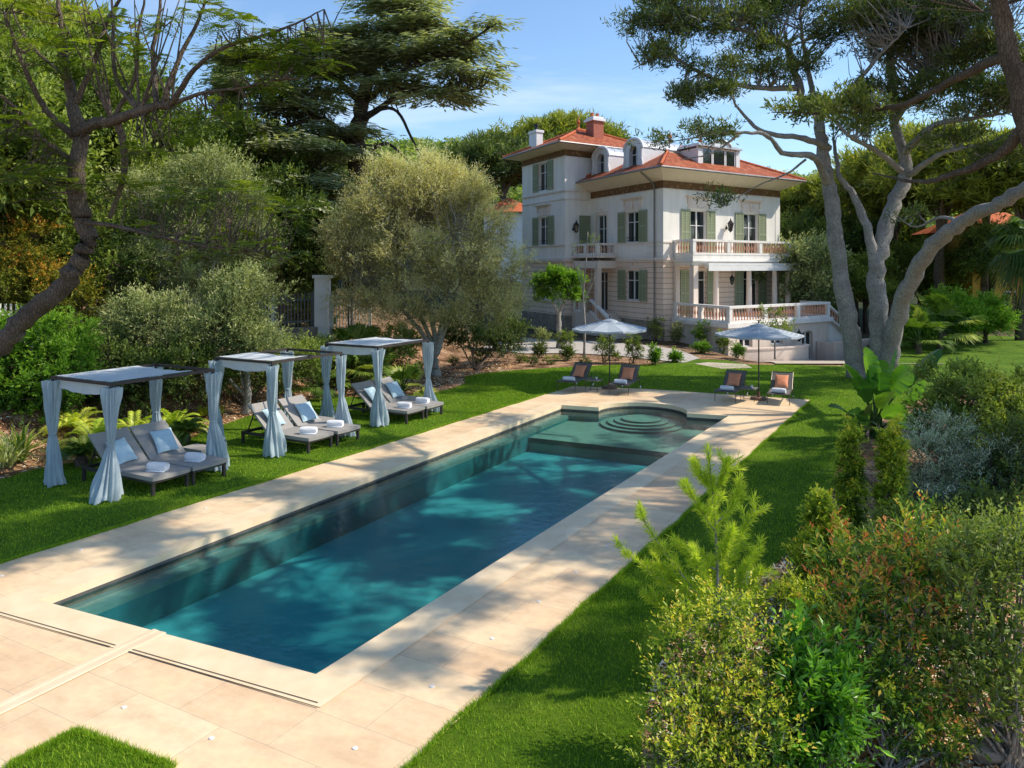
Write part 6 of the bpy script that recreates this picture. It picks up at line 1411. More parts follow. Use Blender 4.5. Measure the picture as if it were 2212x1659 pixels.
# columnar dark cypress behind
c = P_(495, 300, 50); conifer('cypress_tree', 'narrow dark cypress standing left of the cedar', 'tree', (c[0], c[1], zgf(c)), [([(c[0], c[1], zgf(c)), (c[0], c[1], 10), (c[0], c[1], 16.5)], .25, .05)], [(c[0], c[1], z_, .9, .9, 1.2) for z_ in np.arange(6, 17, 1.2)], LM['dark'], M['bark_dark'], ncl=400, per=20, L=.3, wdt=.08, sub=4, ssig=.2, twig=0, zs=1.5, up=1.2)
c = P_(675, 500, 41); conifer('cypress_tree', 'dark dense evergreen column in the shade behind the white pillar', 'tree', (c[0], c[1], zgf(c)), [([(c[0], c[1], zgf(c)), (c[0], c[1], 5), (c[0], c[1], 8)], .2, .05)], [(c[0], c[1], z_, 1.1, 1.1, 1.0) for z_ in np.arange(2.6, 8, .9)], LM['dark'], M['bark_dark'], ncl=300, per=20, L=.3, wdt=.1, sub=4, ssig=.25, twig=0, zs=1.3, up=1.0)

# ------------------------------------------------------------------ fronds
def feather(mb, base, az, el, L_, n_=26, ll=.28, droop=.5, lw=.02, tint=.5, rach=None, vshape=.5):
    base = np.array(base, float); t = np.linspace(0, 1, 9); d = np.array((math.cos(az) * math.cos(el), math.sin(az) * math.cos(el), math.sin(el)))
    ctr = base + d * L_ * t[:, None] + np.array((0, 0, -1)) * (droop * L_ * t[:, None] ** 2.2)
    if rach is not None: rach.tube(ctr, np.linspace(.014, .004, 9) * (L_ / 1.2), 4, cap=False)
    s = unit(np.cross(d, (0, 0, 1.))); tt = np.linspace(.10, .99, n_); P = np.stack([np.interp(tt, t, ctr[:, i]) for i in range(3)], 1)
    tg = unit(np.gradient(P, axis=0)); ln = ll * np.sin(np.pi * np.clip(tt * .86 + .12, 0, 1)) ** .7
    for sg in (-1, 1):
        dr = unit(s * sg + tg * .55 + np.array((0, 0, vshape)) + rng.normal(size=P.shape) * .06); tip = P + dr * ln[:, None] + np.array((0, 0, -.22)) * ln[:, None]
        mid = P + dr * ln[:, None] * .5; V = np.stack([P, mid + tg * lw, tip, mid - tg * lw], 1).reshape(-1, 3)
        mb.add(V, np.arange(len(V)).reshape(-1, 4), tint=np.clip(tint + rng.uniform(-.1, .1), 0, 1))
def fanleaf(mb, c, d, R_, n_=22, spread=2.6, wd=.05, tint=.5, stalk=None, base=None, droop=.25):
    c = np.array(c, float); d = unit(np.array(d, float)); s = unit(np.cross(d, (0, 0, 1.) if abs(d[2]) < .9 else (1., 0, 0))); u = np.cross(s, d)
    if stalk is not None: stalk.tube([base, (np.array(base) + c) / 2 + (0, 0, .05), c], [.022, .016, .012], 5, cap=False)
    for a in np.linspace(-spread / 2, spread / 2, n_):
        dr = d * math.cos(a) + s * math.sin(a); L_ = R_ * (.75 + .25 * math.cos(a)) * rng.uniform(.9, 1.05); nn = unit(np.cross(dr, u)); w_ = wd
        m1 = c + dr * L_ * .55 + u * .03; tp = c + dr * L_ - np.array((0, 0, droop * L_)) * rng.uniform(.5, 1.2)
        mb.add([c, m1 + nn * w_, tp, m1 - nn * w_], [(0, 1, 2, 3)], tint=float(np.clip(tint + rng.uniform(-.15, .15), 0, 1)))
def cycad(lab, P, n_=22, L_=1.1, lm='cycad', name='cycad', tint=.55, cat='plant', group=None, th=.25, ll=.26, el=(.2, 1.2), droop=.5):
    z0 = zgf(P); t = thing(name, lab, cat, (P[0], P[1], z0), group=group); m = MB(); r = MB()
    build('trunk', MB().lathe([(.14, -.1), (.16, th * .5), (.1, th)], 10, (P[0], P[1], z0)), M['bark_brown'], t)
    for k in range(n_):
        feather(m, (P[0], P[1], z0 + th), 2.4 * k + rng.uniform(-.2, .2), rng.uniform(*el), L_ * rng.uniform(.8, 1.15), ll=ll, tint=tint + rng.uniform(-.2, .2), rach=r, droop=droop, lw=.018)
    build('fronds', m, LM[lm], t); build('frond_stalks', r, LM[lm], t); return t
def at_g(px, py, Y): p = P_(px, py, Y); return (p[0], p[1])
CY = [('yellow green cycad behind the left post of the nearest gazebo', 205, 905, 20.5, 1.25, 'cycad', .7), ('yellow green cycad behind the loungers of the nearest gazebo', 290, 885, 21.5, 1.35, 'cycad', .65), ('bright feathery cycad right of the nearest gazebo back post', 375, 890, 22.5, 1.2, 'cycad', .55),
      ('darker low cycad between the nearest gazebo and the mulch', 175, 975, 19.3, .8, 'palm', .5), ('green cycad at the edge of the mulch behind the nearest loungers', 300, 950, 20.6, .85, 'palm', .6), ('orange tipped young cycad behind the left gazebo post', 160, 860, 21.3, 1.1, 'cycad', .9),
      ('broad green frond plant between the first two gazebos', 400, 915, 21.8, .8, 'palm', .5)]
for lab, px, py, Y, L_, lm, tn_ in CY: cycad(lab, at_g(px, py, Y), 24, L_, lm, tint=tn_, group='cycads and fronds behind the gazebos')
def fanpalm(lab, P, H_, n_=22, R_=.75, st=.75, name='fan_palm', lm='palm', tint=.5, group=None, trunk=.6):
    z0 = zgf(P); t = thing(name, lab, 'palm', (P[0], P[1], z0), group=group); m = MB(); s = MB()
    build('trunk', MB().lathe([(.17, -.1), (.15, trunk * .5), (.13, trunk)], 10, (P[0], P[1], z0)), M['bark_brown'], t); b = (P[0], P[1], z0 + trunk)
    for k in range(n_):
        az = 2.4 * k; el = rng.uniform(-.1, 1.25); d = np.array((math.cos(az) * math.cos(el), math.sin(az) * math.cos(el), math.sin(el)))
        fanleaf(m, np.array(b) + d * st * rng.uniform(.8, 1.2), d + np.array((0, 0, -.1)), R_, tint=tint + rng.uniform(-.2, .3), stalk=s, base=b, wd=.028 * R_ / .6)
    build('fronds', m, LM[lm], t); build('frond_stalks', s, LM[lm], t); return t
fanpalm('fan palm with pale pointed leaves in front of the white pillar', at_g(765, 735, 33), 1, 26, 1.0, .9, trunk=1.0, tint=.6)
fanpalm('low fan palm under the roof edge of the farthest gazebo', at_g(870, 850, 29.3), 1, 18, .75, .6, trunk=.25, tint=.65)
fanpalm('darker fan palm behind the farthest gazebo', at_g(800, 790, 31), 1, 20, .8, .8, trunk=.5, tint=.45)
fanpalm('fan palm between the middle and farthest gazebo in the shade', at_g(690, 800, 29.5), 1, 16, .7, .7, trunk=.4, tint=.4)
# spiky grass clump by the left edge, and a rock
def spiky(lab, P, n_, L_, lm, tint, name='spiky_plant', wd=.03, group=None, el0=.5, cat='plant', z0=None):
    z0 = zgf(P) if z0 is None else z0; t = thing(name, lab, cat, (P[0], P[1], z0), group=group); m = MB()
    for k in range(n_):
        az = rng.uniform(0, 2 * PI); el = rng.uniform(el0, 1.45); l_ = L_ * rng.uniform(.6, 1.1); d = np.array((math.cos(az) * math.cos(el), math.sin(az) * math.cos(el), math.sin(el))); s = unit(np.cross(d, (0, 0, 1.)))
        b = np.array((P[0], P[1], z0)) + rng.normal(size=3) * (.08, .08, 0); q = [b + d * l_ * t_ + np.array((0, 0, -.35 * l_ * t_ ** 2.5)) for t_ in (0, .35, .7, 1)]; ws = [wd * .8, wd, wd * .6, .002]
        V = [v for a, w_ in zip(q, ws) for v in (a - s * w_, a + s * w_)]; m.add(V, [(0, 1, 3, 2), (2, 3, 5, 4), (4, 5, 7, 6)], tint=float(np.clip(tint + rng.uniform(-.25, .25), 0, 1)))
    build('leaves', m, LM[lm], t); return t
spiky('pale spiky grass clump at the left edge beside the mulch', at_g(12, 960, 19.0), 160, 1.3, 'olive_g', .65, wd=.02); spiky('arching green strap leaved plant by the left edge', at_g(40, 930, 19.4), 60, 1.5, 'palm', .55, wd=.04)
for k, (lab, px, py) in enumerate((('tuft of strap leaves in the mulch between the nearest and middle gazebo', 440, 905), ('second tuft of strap leaves nearer the middle gazebo', 470, 900), ('grassy tuft in the mulch behind the middle gazebo', 600, 845), ('low tuft at the left edge of the mulch', 120, 985), ('yellowish tuft behind the nearest side table', 415, 930))):
    spiky(lab, g(px, py), 60, .6, 'yellow' if k in (0, 1) else 'mid', .5, name='grass_tuft', wd=.015)
# jacaranda foot rock
def rock(lab, P, s, m=M['stone'], seed=0):
    r = np.random.default_rng(seed); mb = MB(); n1, n2 = 10, 16; th = np.linspace(0.05, PI - .05, n1); ph = np.linspace(0, 2 * PI, n2, endpoint=False); T, F_ = np.meshgrid(th, ph, indexing='ij')
    D = np.stack([np.sin(T) * np.cos(F_), np.sin(T) * np.sin(F_), np.cos(T)], -1); R_ = 1 + .16 * np.sin(D[..., 0] * 4 + r.uniform(0, 6)) + .14 * np.sin(D[..., 1] * 5 + r.uniform(0, 6)) + .12 * np.sin(D[..., 2] * 5) + r.normal(size=T.shape) * .03
    V = (D * R_[..., None] * np.array(s)).reshape(-1, 3) + np.array(P); i = np.arange(n1 - 1)[:, None] * n2; j = np.arange(n2)[None]; k = (j + 1) % n2
    mb.add(V, np.stack([i + j, i + k, i + n2 + k, i + n2 + j], -1).reshape(-1, 4), ng=[list(range(n2)), [(n1 - 1) * n2 + q for q in range(n2)][::-1]]); return tag(build('rock', mb, m), lab, 'rock')
p = P_(30, 915, 19.6); rock('pale weathered boulder at the left edge among strap leaves', (p[0], p[1], .1), (.32, .3, .4), seed=3)
# laurel hedge on the left
def bigbush(name, lab, px, py, Y, blobs, lm, ncl, per, L_, sig=.2, asp=.5, **kw):
    p = P_(px, py, Y); b = (p[0], p[1], zgf(p)); return shrub(name, lab, b, blobs, LM[lm], ncl=ncl, per=per, sig=sig, L=L_, asp=asp, stems=8, stemr=.03, **kw)
bigbush('laurel_bush', 'big bright green laurel at the left edge behind the nearest gazebo', 90, 900, 22, BL_((40, 760, 22, 1.0, 1, .8), (110, 740, 22.4, .9, .9, .7), (140, 800, 21.8, .8, .8, .6), (30, 830, 21.6, .9, .8, .7), (90, 850, 21.4, 1.0, .8, .6), (-20, 760, 22, .9, .8, .8), (160, 760, 22.6, .5, .5, .5)), 'bright', 520, 60, .13, sig=.14, shell=.55)
bigbush('mixed_bush', 'orange tinged bush under the leaning trunk at the left edge', 60, 690, 26.5, BL_((30, 600, 26.5, 1.2, 1, .9), (110, 620, 26.5, 1.1, 1, .8), (-20, 660, 26.3, 1, .9, .8), (150, 660, 26.5, .9, .9, .7), (60, 540, 27, 1.1, 1, .9)), 'autumn', 420, 63, .13, sig=.2, shell=.4, tadd=-.2)
bigbush('evergreen_bush', 'dark bushy screen behind the leaning trunk', 180, 690, 28, BL_((180, 560, 28, 1.3, 1, 1), (250, 600, 28, 1.2, 1, .9), (110, 500, 28.5, 1.3, 1, 1.1), (20, 480, 28.5, 1.4, 1, 1.1), (230, 520, 28.6, 1.2, 1, .9), (-40, 560, 28, 1.2, 1, 1), (300, 600, 28.4, 1.1, 1, .8)), 'mid', 560, 63, .15, sig=.22, shell=.4)
bigbush('evergreen_bush', 'leafy screen on the slope between the grey olives and the cedar', 560, 560, 40, BL_((560, 500, 40, 1.8, 1.3, 1.1), (640, 480, 41, 1.6, 1.3, 1.1), (500, 560, 39, 1.6, 1.2, 1), (700, 560, 41, 1.5, 1.2, 1), (600, 420, 42, 1.8, 1.3, 1.1)), 'dark', 420, 63, .2, sig=.3, shell=.4, tadd=.1)
bigbush('evergreen_bush', 'dark dense shrub behind the cycads, right of the laurel', 230, 860, 23.5, BL_((230, 800, 23.5, 1, .9, .7), (300, 820, 23.6, 1, .9, .6), (360, 800, 24, .9, .9, .6), (430, 800, 24.6, .9, .8, .6), (260, 860, 23, .8, .7, .5)), 'dark', 320, 50, .14)
bigbush('evergreen_bush', 'dark green shrub behind the middle gazebo, below the grey olive', 520, 830, 27, BL_((470, 800, 26.5, .9, .9, .6), (560, 800, 27, 1, .9, .6), (640, 790, 28, 1, .9, .6), (600, 775, 28.5, 1, .9, .4), (650, 765, 30, 1.0, 1, .4)), 'mid', 300, 45, .13)
bigbush('evergreen_bush', 'leafy undergrowth between fan palm and olive tree', 700, 760, 32, BL_((690, 765, 32, 1.2, 1, .4), (750, 790, 31.5, .8, .8, .4), (830, 770, 33, .9, .8, .5), (860, 740, 35, 1, 1, .6)), 'mid', 260, 45, .15)
bigbush('evergreen_bush', 'dark undergrowth at the left foot of the olive tree by the driveway', 1030, 730, 37, BL_((1000, 720, 37, 1.0, 1, .6), (1070, 740, 38.5, .9, .9, .6), (1100, 720, 40, 1, .9, .8)), 'dark', 200, 45, .16)
for k, (px, py) in enumerate(((1030, 785), (1085, 770), (1125, 782), (980, 790), (905, 800), (1150, 790), (1190, 786), (1265, 792), (1330, 778))):
    p = g(px, py); r_ = rng.uniform(.22, .4); shrub('ground_plant', 'small dark green clump planted in the bark mulch bed', p, [(p[0], p[1], r_ * .7, r_, r_, r_ * .6)], LM['dark' if k % 2 else 'mid'], ncl=26, per=26, sig=.07, L=.09, asp=.4, group='small clumps in the mulch bed')

# ------------------------------------------------------------------ yellow villa, red roofs far off
yv = thing('yellow_villa', 'yellow rendered house with orange tiled roof glimpsed through the right hand trees', 'house', (37, 62, 0)); my = noisy('ochre_render', (.58, .33, .05), (.66, .40, .08), 1.5, .85, .1)
m_ = MB().box(35.2, 41, 60, 67, 0, 7.6); build('wall', m_, my, yv)
for x0 in (35.8, 37.6, 39.4):
    for z0 in (.8, 4.4): w_ = build('window', MB().box(x0, x0 + 1.0, 59.94, 59.99, z0, z0 + 2.2), mFr, yv); build('pane', MB().box(x0 + .1, x0 + .9, 59.91, 59.935, z0 + .1, z0 + 2.1), mGl, w_)
rr = MB(); rr.add([(34.4, 59.2, 7.6), (41.8, 59.2, 7.6), (41.8, 67.8, 7.6), (34.4, 67.8, 7.6), (38, 63.5, 9.8)], f4=[(3, 2, 1, 0)], f3=[(0, 1, 4), (1, 2, 4), (2, 3, 4), (3, 0, 4)]); build('roof', rr, mHip, yv)
rh = thing('red_roofed_house', 'orange roofed house just showing between the olive tree and the villa tower', 'house', (.4, 84, 1)); build('wall', MB().box(-3.0, 2.4, 84, 90, 0, 10.7), mWh, rh)
rr = MB(); rr.add([(-3.6, 83.3, 10.7), (3.0, 83.3, 10.7), (3, 90.6, 10.7), (-3.6, 90.6, 10.7), (-.3, 87, 12.5)], f4=[(3, 2, 1, 0)], f3=[(0, 1, 4), (1, 2, 4), (2, 3, 4), (3, 0, 4)]); build('roof', rr, mHip, rh)

# ------------------------------------------------------------------ right hand bed
# strelitzia clump with big paddle leaves
def paddles(lab, P, specs, name='strelitzia', cat='plant', lm='banana'):
    t = thing(name, lab, cat, (P[0], P[1], 0)); m = MB(); s = MB()
    for (tx, ty, tY, L_, wdt, az, tn_) in specs:
        T = np.array(P_(tx, ty, tY)); b = np.array((P[0], P[1], 0)) + rng.normal(size=3) * (.2, .2, 0); j = b * .55 + T * .45 + (0, 0, .15); s.tube(catmull([b, (b + j) / 2 + (0, 0, .15), j], 4), np.linspace(.04, .02, 9), 6, cap=False)
        ax = unit(T - j); L_ = np.linalg.norm(T - j) * 1.0; side = unit(np.cross(ax, np.array((math.cos(az), math.sin(az), .2)))); up_ = np.cross(side, ax); n_ = 14; q = []
        for i in range(n_ + 1):
            u_ = i / n_; w_ = wdt * 1.25 * math.sin(PI * min(1, (u_ * .93 + .05))) ** .6; c = j + ax * L_ * u_ - np.array((0, 0, .18 * L_ * u_ ** 2)); rag = 1 - .22 * (rng.uniform() > .6)
            q.append((c - side * w_ * rag + up_ * w_ * .35, c, c + side * w_ * (1 - .2 * (rng.uniform() > .65)) + up_ * w_ * .35))
        V = np.array(q).reshape(-1, 3); f = []
        for i in range(n_): f += [(3 * i, 3 * i + 1, 3 * i + 4, 3 * i + 3), (3 * i + 1, 3 * i + 2, 3 * i + 5, 3 * i + 4)]
        m.add(V, f, tint=tn_)
    build('leaf_stalks', s, LM[lm], t); build('leaves', m, LM[lm], t, smooth=False); return t
Pb = g(1895, 945)
paddles('strelitzia clump with big torn paddle leaves at the foot of the grey pines', Pb, [(1820, 765, 22, 1, .22, .3, .6), (1868, 730, 22.3, 1, .30, .2, .85), (1905, 760, 22, 1, .26, 1.2, .5), (1935, 735, 22.4, 1, .22, -.4, .3), (1850, 800, 21.6, 1, .22, .9, .35), (1960, 770, 22, 1, .3, .5, .75), (2030, 730, 22.4, 1, .30, .1, .15),
       (1995, 800, 21.7, 1, .32, -.3, .9), (1790, 860, 21, 1, .14, .4, .1), (1830, 880, 21.2, 1, .18, 2, .25), (1925, 830, 21, 1, .22, 1.6, .8), (1885, 850, 20.8, 1, .22, 2.2, .3), (1960, 870, 21, 1, .2, .6, .95), (1990, 900, 21, 1, .2, -.2, .8), (1840, 930, 20.6, 1, .16, 1, .3), (1900, 790, 21.8, 1, .24, .8, .4)])
def col(lab, px, py, w_px, top, lm, ncl, per, L_, name='column_shrub', tadd=0., asp=.45, group=None, cone=False, sig=.07, **kw):
    b = g(px, py); s = b[1] / F; R_ = w_px * s / 2; Hh = 4.9 - (top - HY) * b[1] / F; n_ = 7; bl = []
    for i in range(n_):
        f_ = (i + .5) / n_; r_ = R_ * ((1.05 - .85 * f_) if cone else (1 - .35 * f_ ** 3)); bl.append((b[0] + rng.normal() * R_ * .08, b[1] + rng.normal() * R_ * .08, Hh * (.06 + .88 * f_), r_, r_, Hh / n_ * .75))
    return shrub(name, lab, b, bl, LM[lm], ncl=ncl, per=per, sig=sig, L=L_, asp=asp, stems=7, tadd=tadd, group=group, **kw)
col('yellow green column shrub at the lawn edge, left one of the pair', 1838, 1185, 44, 915, 'yellow', 330, 54, .065, tadd=-.05, shell=.5, slen=.13)
col('taller column shrub with orange tips, right one of the pair', 1925, 1192, 52, 905, 'yellow', 380, 54, .065, tadd=.10, shell=.5, slen=.13)
col('conical yellow green shrub with orange tip at the lawn edge', 1775, 1310, 120, 1066, 'yellow', 420, 36, .085, tadd=.0, cone=True, shell=.4, slen=.2)
# blue grey shrub and darker mass behind
def mass(name, lab, blobs, lm, ncl, per, L_, **kw):
    b = blobs[0]; return shrub(name, lab, (b[0], b[1], 0), blobs, LM[lm], ncl=ncl, per=per, L=L_, stems=9, stemr=.018, **kw)
mass('grey_shrub', 'blue grey small leaved shrub right of the two column shrubs', BL_((2020, 1000, 14.5, .7, .6, .6), (2090, 1060, 14.3, .7, .6, .5), (1985, 1080, 14, .5, .5, .5), (2060, 1120, 13.8, .6, .5, .4), (2040, 940, 15, .5, .5, .4), (2150, 1020, 14.4, .6, .5, .5)), 'blue', 520, 55, .06, sig=.12, asp=.28, shell=.4)
mass('evergreen_shrub', 'tall dark glossy shrub right of the strelitzia leaves', BL_((2090, 850, 18, .9, .8, .6), (2050, 930, 17.5, .8, .7, .6), (2150, 900, 17.6, .9, .8, .6), (2120, 980, 17, .8, .7, .5), (2200, 950, 17, .8, .8, .6), (2210, 870, 18, .8, .7, .6)), 'mid', 480, 50, .12, sig=.14, shell=.5)
mass('evergreen_shrub', 'dark green shrub mass at the right edge above the red tipped shrubs', BL_((2180, 1080, 14, .8, .6, .5), (2220, 1000, 14.5, .8, .6, .6), (2130, 1130, 13.3, .7, .5, .4), (2210, 1150, 12.8, .7, .5, .4), (2040, 1160, 13, .6, .5, .35), (1980, 1165, 13, .5, .4, .3)), 'dark', 420, 60, .09, sig=.12, shell=.5)
mass('evergreen_shrub', 'shaded low planting between the column shrubs and the near hedge', BL_((1960, 1150, 12.6, .5, .4, .35), (1900, 1190, 12.2, .4, .4, .3), (2080, 1190, 12, .7, .5, .35)), 'mid', 240, 50, .07, sig=.1, shell=.5)
# near shrubs
def near(name, lab, bx, by, blobs, lm, ncl, per, L_, stems=14, **kw):
    return shrub(name, lab, (bx, by, 0), blobs, LM[lm], ncl=ncl, per=per, L=L_, stems=stems, stemr=kw.pop('stemr', .008), barkm=M['bark_grey'], **kw)
near('privet_shrub', 'yellow green small leaved shrub with reddish tips at the bottom centre of the photo', 1.95, 7.3, BL_((1560, 1330, 7.9, .28, .3, .22), (1490, 1400, 7.8, .3, .3, .25), (1620, 1420, 7.7, .30, .3, .28), (1480, 1520, 7.5, .38, .3, .28), (1580, 1540, 7.4, .4, .3, .3), (1650, 1560, 7.4, .25, .25, .25), (1500, 1630, 7.2, .42, .3, .25), (1610, 1650, 7.1, .4, .3, .25), (1440, 1640, 7.1, .25, .2, .2)), 'yellow', 400, 27, .062, sig=.08, asp=.5, shell=.2, tadd=-.02, up=.8, var=.7, slen=.34, tip=.5, low=-2)
near('laurel_shrub', 'glossy dark green long leaved shrub beside the yellow green one', 2.9, 7.5, BL_((1740, 1400, 7.8, .3, .25, .22), (1720, 1480, 7.6, .3, .3, .25), (1790, 1490, 7.6, .3, .3, .25), (1750, 1580, 7.4, .4, .3, .28), (1820, 1570, 7.5, .22, .2, .2)), 'laurel', 200, 18, .15, sig=.07, asp=.34, shell=.2, tadd=-.02, up=.9, slen=.25, low=-2)
near('photinia_shrub', 'large shrub with orange red new leaves in the middle of the right bed', 3.9, 8.3, BL_((1850, 1240, 8.9, .35, .3, .22), (1930, 1250, 8.8, .4, .35, .25), (2000, 1210, 8.9, .3, .3, .22), (1830, 1320, 8.6, .35, .3, .25), (1920, 1340, 8.4, .42, .35, .28), (2010, 1320, 8.4, .3, .3, .25), (1850, 1420, 8.2, .36, .3, .25), (1950, 1440, 8.1, .4, .3, .25), (1990, 1150, 9.2, .18, .18, .15), (2040, 1400, 8.2, .25, .25, .2)), 'photinia', 330, 27, .105, sig=.12, asp=.32, shell=.3, tadd=-.04, up=.9, var=.55, stems=46, stemr=.010, slen=.42, tip=.62, low=-2)
near('leggy_shrub', 'leggy green shrub with bare grey stems in the bottom right corner', 4.9, 7.7, BL_((2090, 1220, 8.3, .3, .3, .2), (2160, 1200, 8.2, .35, .3, .22), (2230, 1230, 8.1, .3, .3, .25), (2120, 1310, 8.0, .3, .3, .22), (2200, 1340, 7.9, .35, .3, .25), (2090, 1400, 7.9, .28, .25, .2), (2180, 1440, 7.7, .35, .3, .22), (2130, 1530, 7.6, .3, .25, .2), (2220, 1540, 7.4, .3, .25, .2), (2060, 1500, 7.9, .2, .2, .15)), 'mid', 215, 27, .095, sig=.12, asp=.4, shell=.4, tadd=.10, up=.9, stems=60, stemr=.012, slen=.38, tip=.4, low=-2)
near('evergreen_shrub', 'dark leafy shrub at the bottom edge between laurel and bark mulch', 3.0, 6.9, BL_((1760, 1660, 7.2, .35, .3, .2), (1680, 1680, 7.1, .3, .3, .2)), 'laurel', 120, 18, .07, sig=.07, shell=.4, tadd=-.1)
for k, (px, py, lab) in enumerate(((1890, 1500, 'small green seedling shrub in the mulch of the right bed'), (2000, 1560, 'small leafy plant at the bottom of the right bed'), (1700, 1330, 'low green plant in the mulch behind the glossy shrub'), (1620, 1350, 'low plant behind the young pine on the lawn edge'))):
    p = g(px, py); near('ground_plant', lab, p[0], p[1], [(p[0], p[1], .25, .22, .2, .2)], 'mid', 40, 18, .06, stems=5, sig=.05)
p = g(2080, 1500); rock('pale rough stone in the bark of the right bed', (p[0], p[1], .12), (.22, .18, .2), seed=8); p = g(2150, 1640); rock('brown stone at the bottom right corner', (p[0], p[1], .08), (.22, .2, .14), seed=9)
near('photinia_shrub', 'low red tipped shrub filling the gap right of the glossy laurel', 3.7, 7.6, BL_((1880, 1500, 7.9, .3, .3, .2), (1960, 1540, 7.8, .35, .3, .2), (2030, 1600, 7.6, .3, .3, .2)), 'photinia', 150, 27, .075, sig=.08, asp=.34, shell=.3, tadd=-.1, up=.7, slen=.25, tip=.5, stems=20, low=-2)
near('evergreen_shrub', 'green bush between the conical shrub and the red tipped one', 4.6, 10.2, BL_((1900, 1210, 10.6, .4, .4, .3), (2000, 1190, 10.6, .5, .4, .3), (2100, 1180, 10.6, .5, .4, .3), (2200, 1180, 10.4, .5, .4, .3), (1830, 1230, 10.6, .3, .3, .25)), 'mid', 210, 27, .08, sig=.12, asp=.4, shell=.3, tadd=.1, up=.8, slen=.36, low=-2)
near('yellow_shrub', 'yellow green shrub left of the red tipped shrub, beside the mulch', 3.4, 9.3, BL_((1770, 1330, 9.4, .25, .25, .2), (1720, 1300, 9.8, .22, .2, .2)), 'yellow', 110, 27, .06, sig=.07, asp=.45, shell=.3, tadd=-.05, up=.8, slen=.22, tip=.4, low=-2)
# young pine
b = g(1545, 1470); Yb = b[1]
t = thing('young_pine', 'young pine sapling with bright green needles in front of the pool deck', 'tree', b)
tr_ = [P_(1545, 1470, Yb), P_(1550, 1300, Yb), P_(1548, 1180, Yb), P_(1540, 1080, Yb), P_(1530, 968, Yb)]
build('trunk', MB().tube(catmull(tr_, 6), np.linspace(.022, .006, 25), 7), M['bark_grey'], t, smooth=True)
br_ = []
for (y0, ex, ey, dY) in ((1130, 1600, 1060, .2), (1150, 1480, 1040, -.2), (1200, 1630, 1110, -.1), (1230, 1470, 1180, .1), (1280, 1640, 1190, .2), (1330, 1380, 1110, -.2), (1330, 1350, 1190, .15), (1350, 1640, 1230, -.2), (1380, 1390, 1280, .0), (1370, 1660, 1280, .1), (1300, 1430, 1230, .3), (1260, 1600, 1170, .35), (1060, 1500, 1000, .1), (1050, 1570, 1000, -.1), (1400, 1610, 1300, .2), (1390, 1480, 1310, -.3), (1180, 1540, 1100, .4), (1220, 1580, 1140, -.35), (1310, 1530, 1210, .45), (1290, 1500, 1200, -.4), (1340, 1450, 1250, .2), (1340, 1600, 1240, .0)):
    A = np.array(P_(1547, y0, Yb)); E_ = np.array(P_(ex, ey, Yb + dY)); br_.append(catmull([A, A * .45 + E_ * .55 - (0, 0, .05), E_], 5))
br_.append(catmull(tr_, 6)[12:])
bm_ = MB(); C = []; D = []
for P in br_:
    bm_.tube(P, np.linspace(.010, .004, len(P)), 5, cap=False)
    for i in range(2, len(P)):
        for q in range(5):
            f_ = rng.uniform(); pt = P[i - 1] * (1 - f_) + P[i] * f_; C.append(pt); D.append(unit(P[i] - P[i - 1]))
    # side shoots
    for q in range(5):
        i = rng.integers(3, len(P)); a = P[i]; dr = unit(unit(P[-1] - P[0]) * .7 + rng.normal(size=3) * .5 + (0, 0, .5)); l_ = rng.uniform(.10, .22); bm_.tube([a, a + dr * l_], [.005, .003], 4, cap=False)
        for s_ in np.linspace(.1, 1, 7): C.append(a + dr * l_ * s_); D.append(dr)
build('branches', bm_, M['bark_grey'], t)
C, D = np.array(C), np.array(D); idx = np.repeat(np.arange(len(C)), 12); dr = unit(D[idx] * .95 + rng.normal(size=(len(idx), 3)) * .55); p_ = C[idx]; bb = unit(np.cross(dr, rng.normal(size=dr.shape))); l_ = .11 * rng.uniform(.7, 1.25, (len(idx), 1)); w_ = .0040
V = np.stack([p_, p_ + dr * l_ * .5 + bb * w_, p_ + dr * l_, p_ + dr * l_ * .5 - bb * w_], 1).reshape(-1, 3); nm = MB().add(V, np.arange(len(V)).reshape(-1, 4), tint=np.repeat(rng.uniform(.2, .9, len(idx)), 4)); build('needles', nm, LM['youngpine'], t)
# white flower
p = P_(1618, 1252, 10.2); fl_ = MB()
for k in range(150):
    d = unit(rng.normal(size=3)); d[2] = abs(d[2]); c = np.array(p) + d * (.13, .13, .10); s = unit(np.cross(d, rng.normal(size=3))); u = np.cross(d, s); fl_.add([c - s * .018, c + u * .018, c + s * .018, c - u * .018], [(0, 1, 2, 3)])
t = thing('white_flower', 'white flower head on a thin stem behind the young pine', 'flower', (p[0], p[1], 0)); build('flower_head', fl_, M['towel'], t); build('stem', MB().tube([(p[0], p[1], 0), (p[0] + .03, p[1], .5), (p[0], p[1], p[2])], .008, 6), LM['mid'], t)
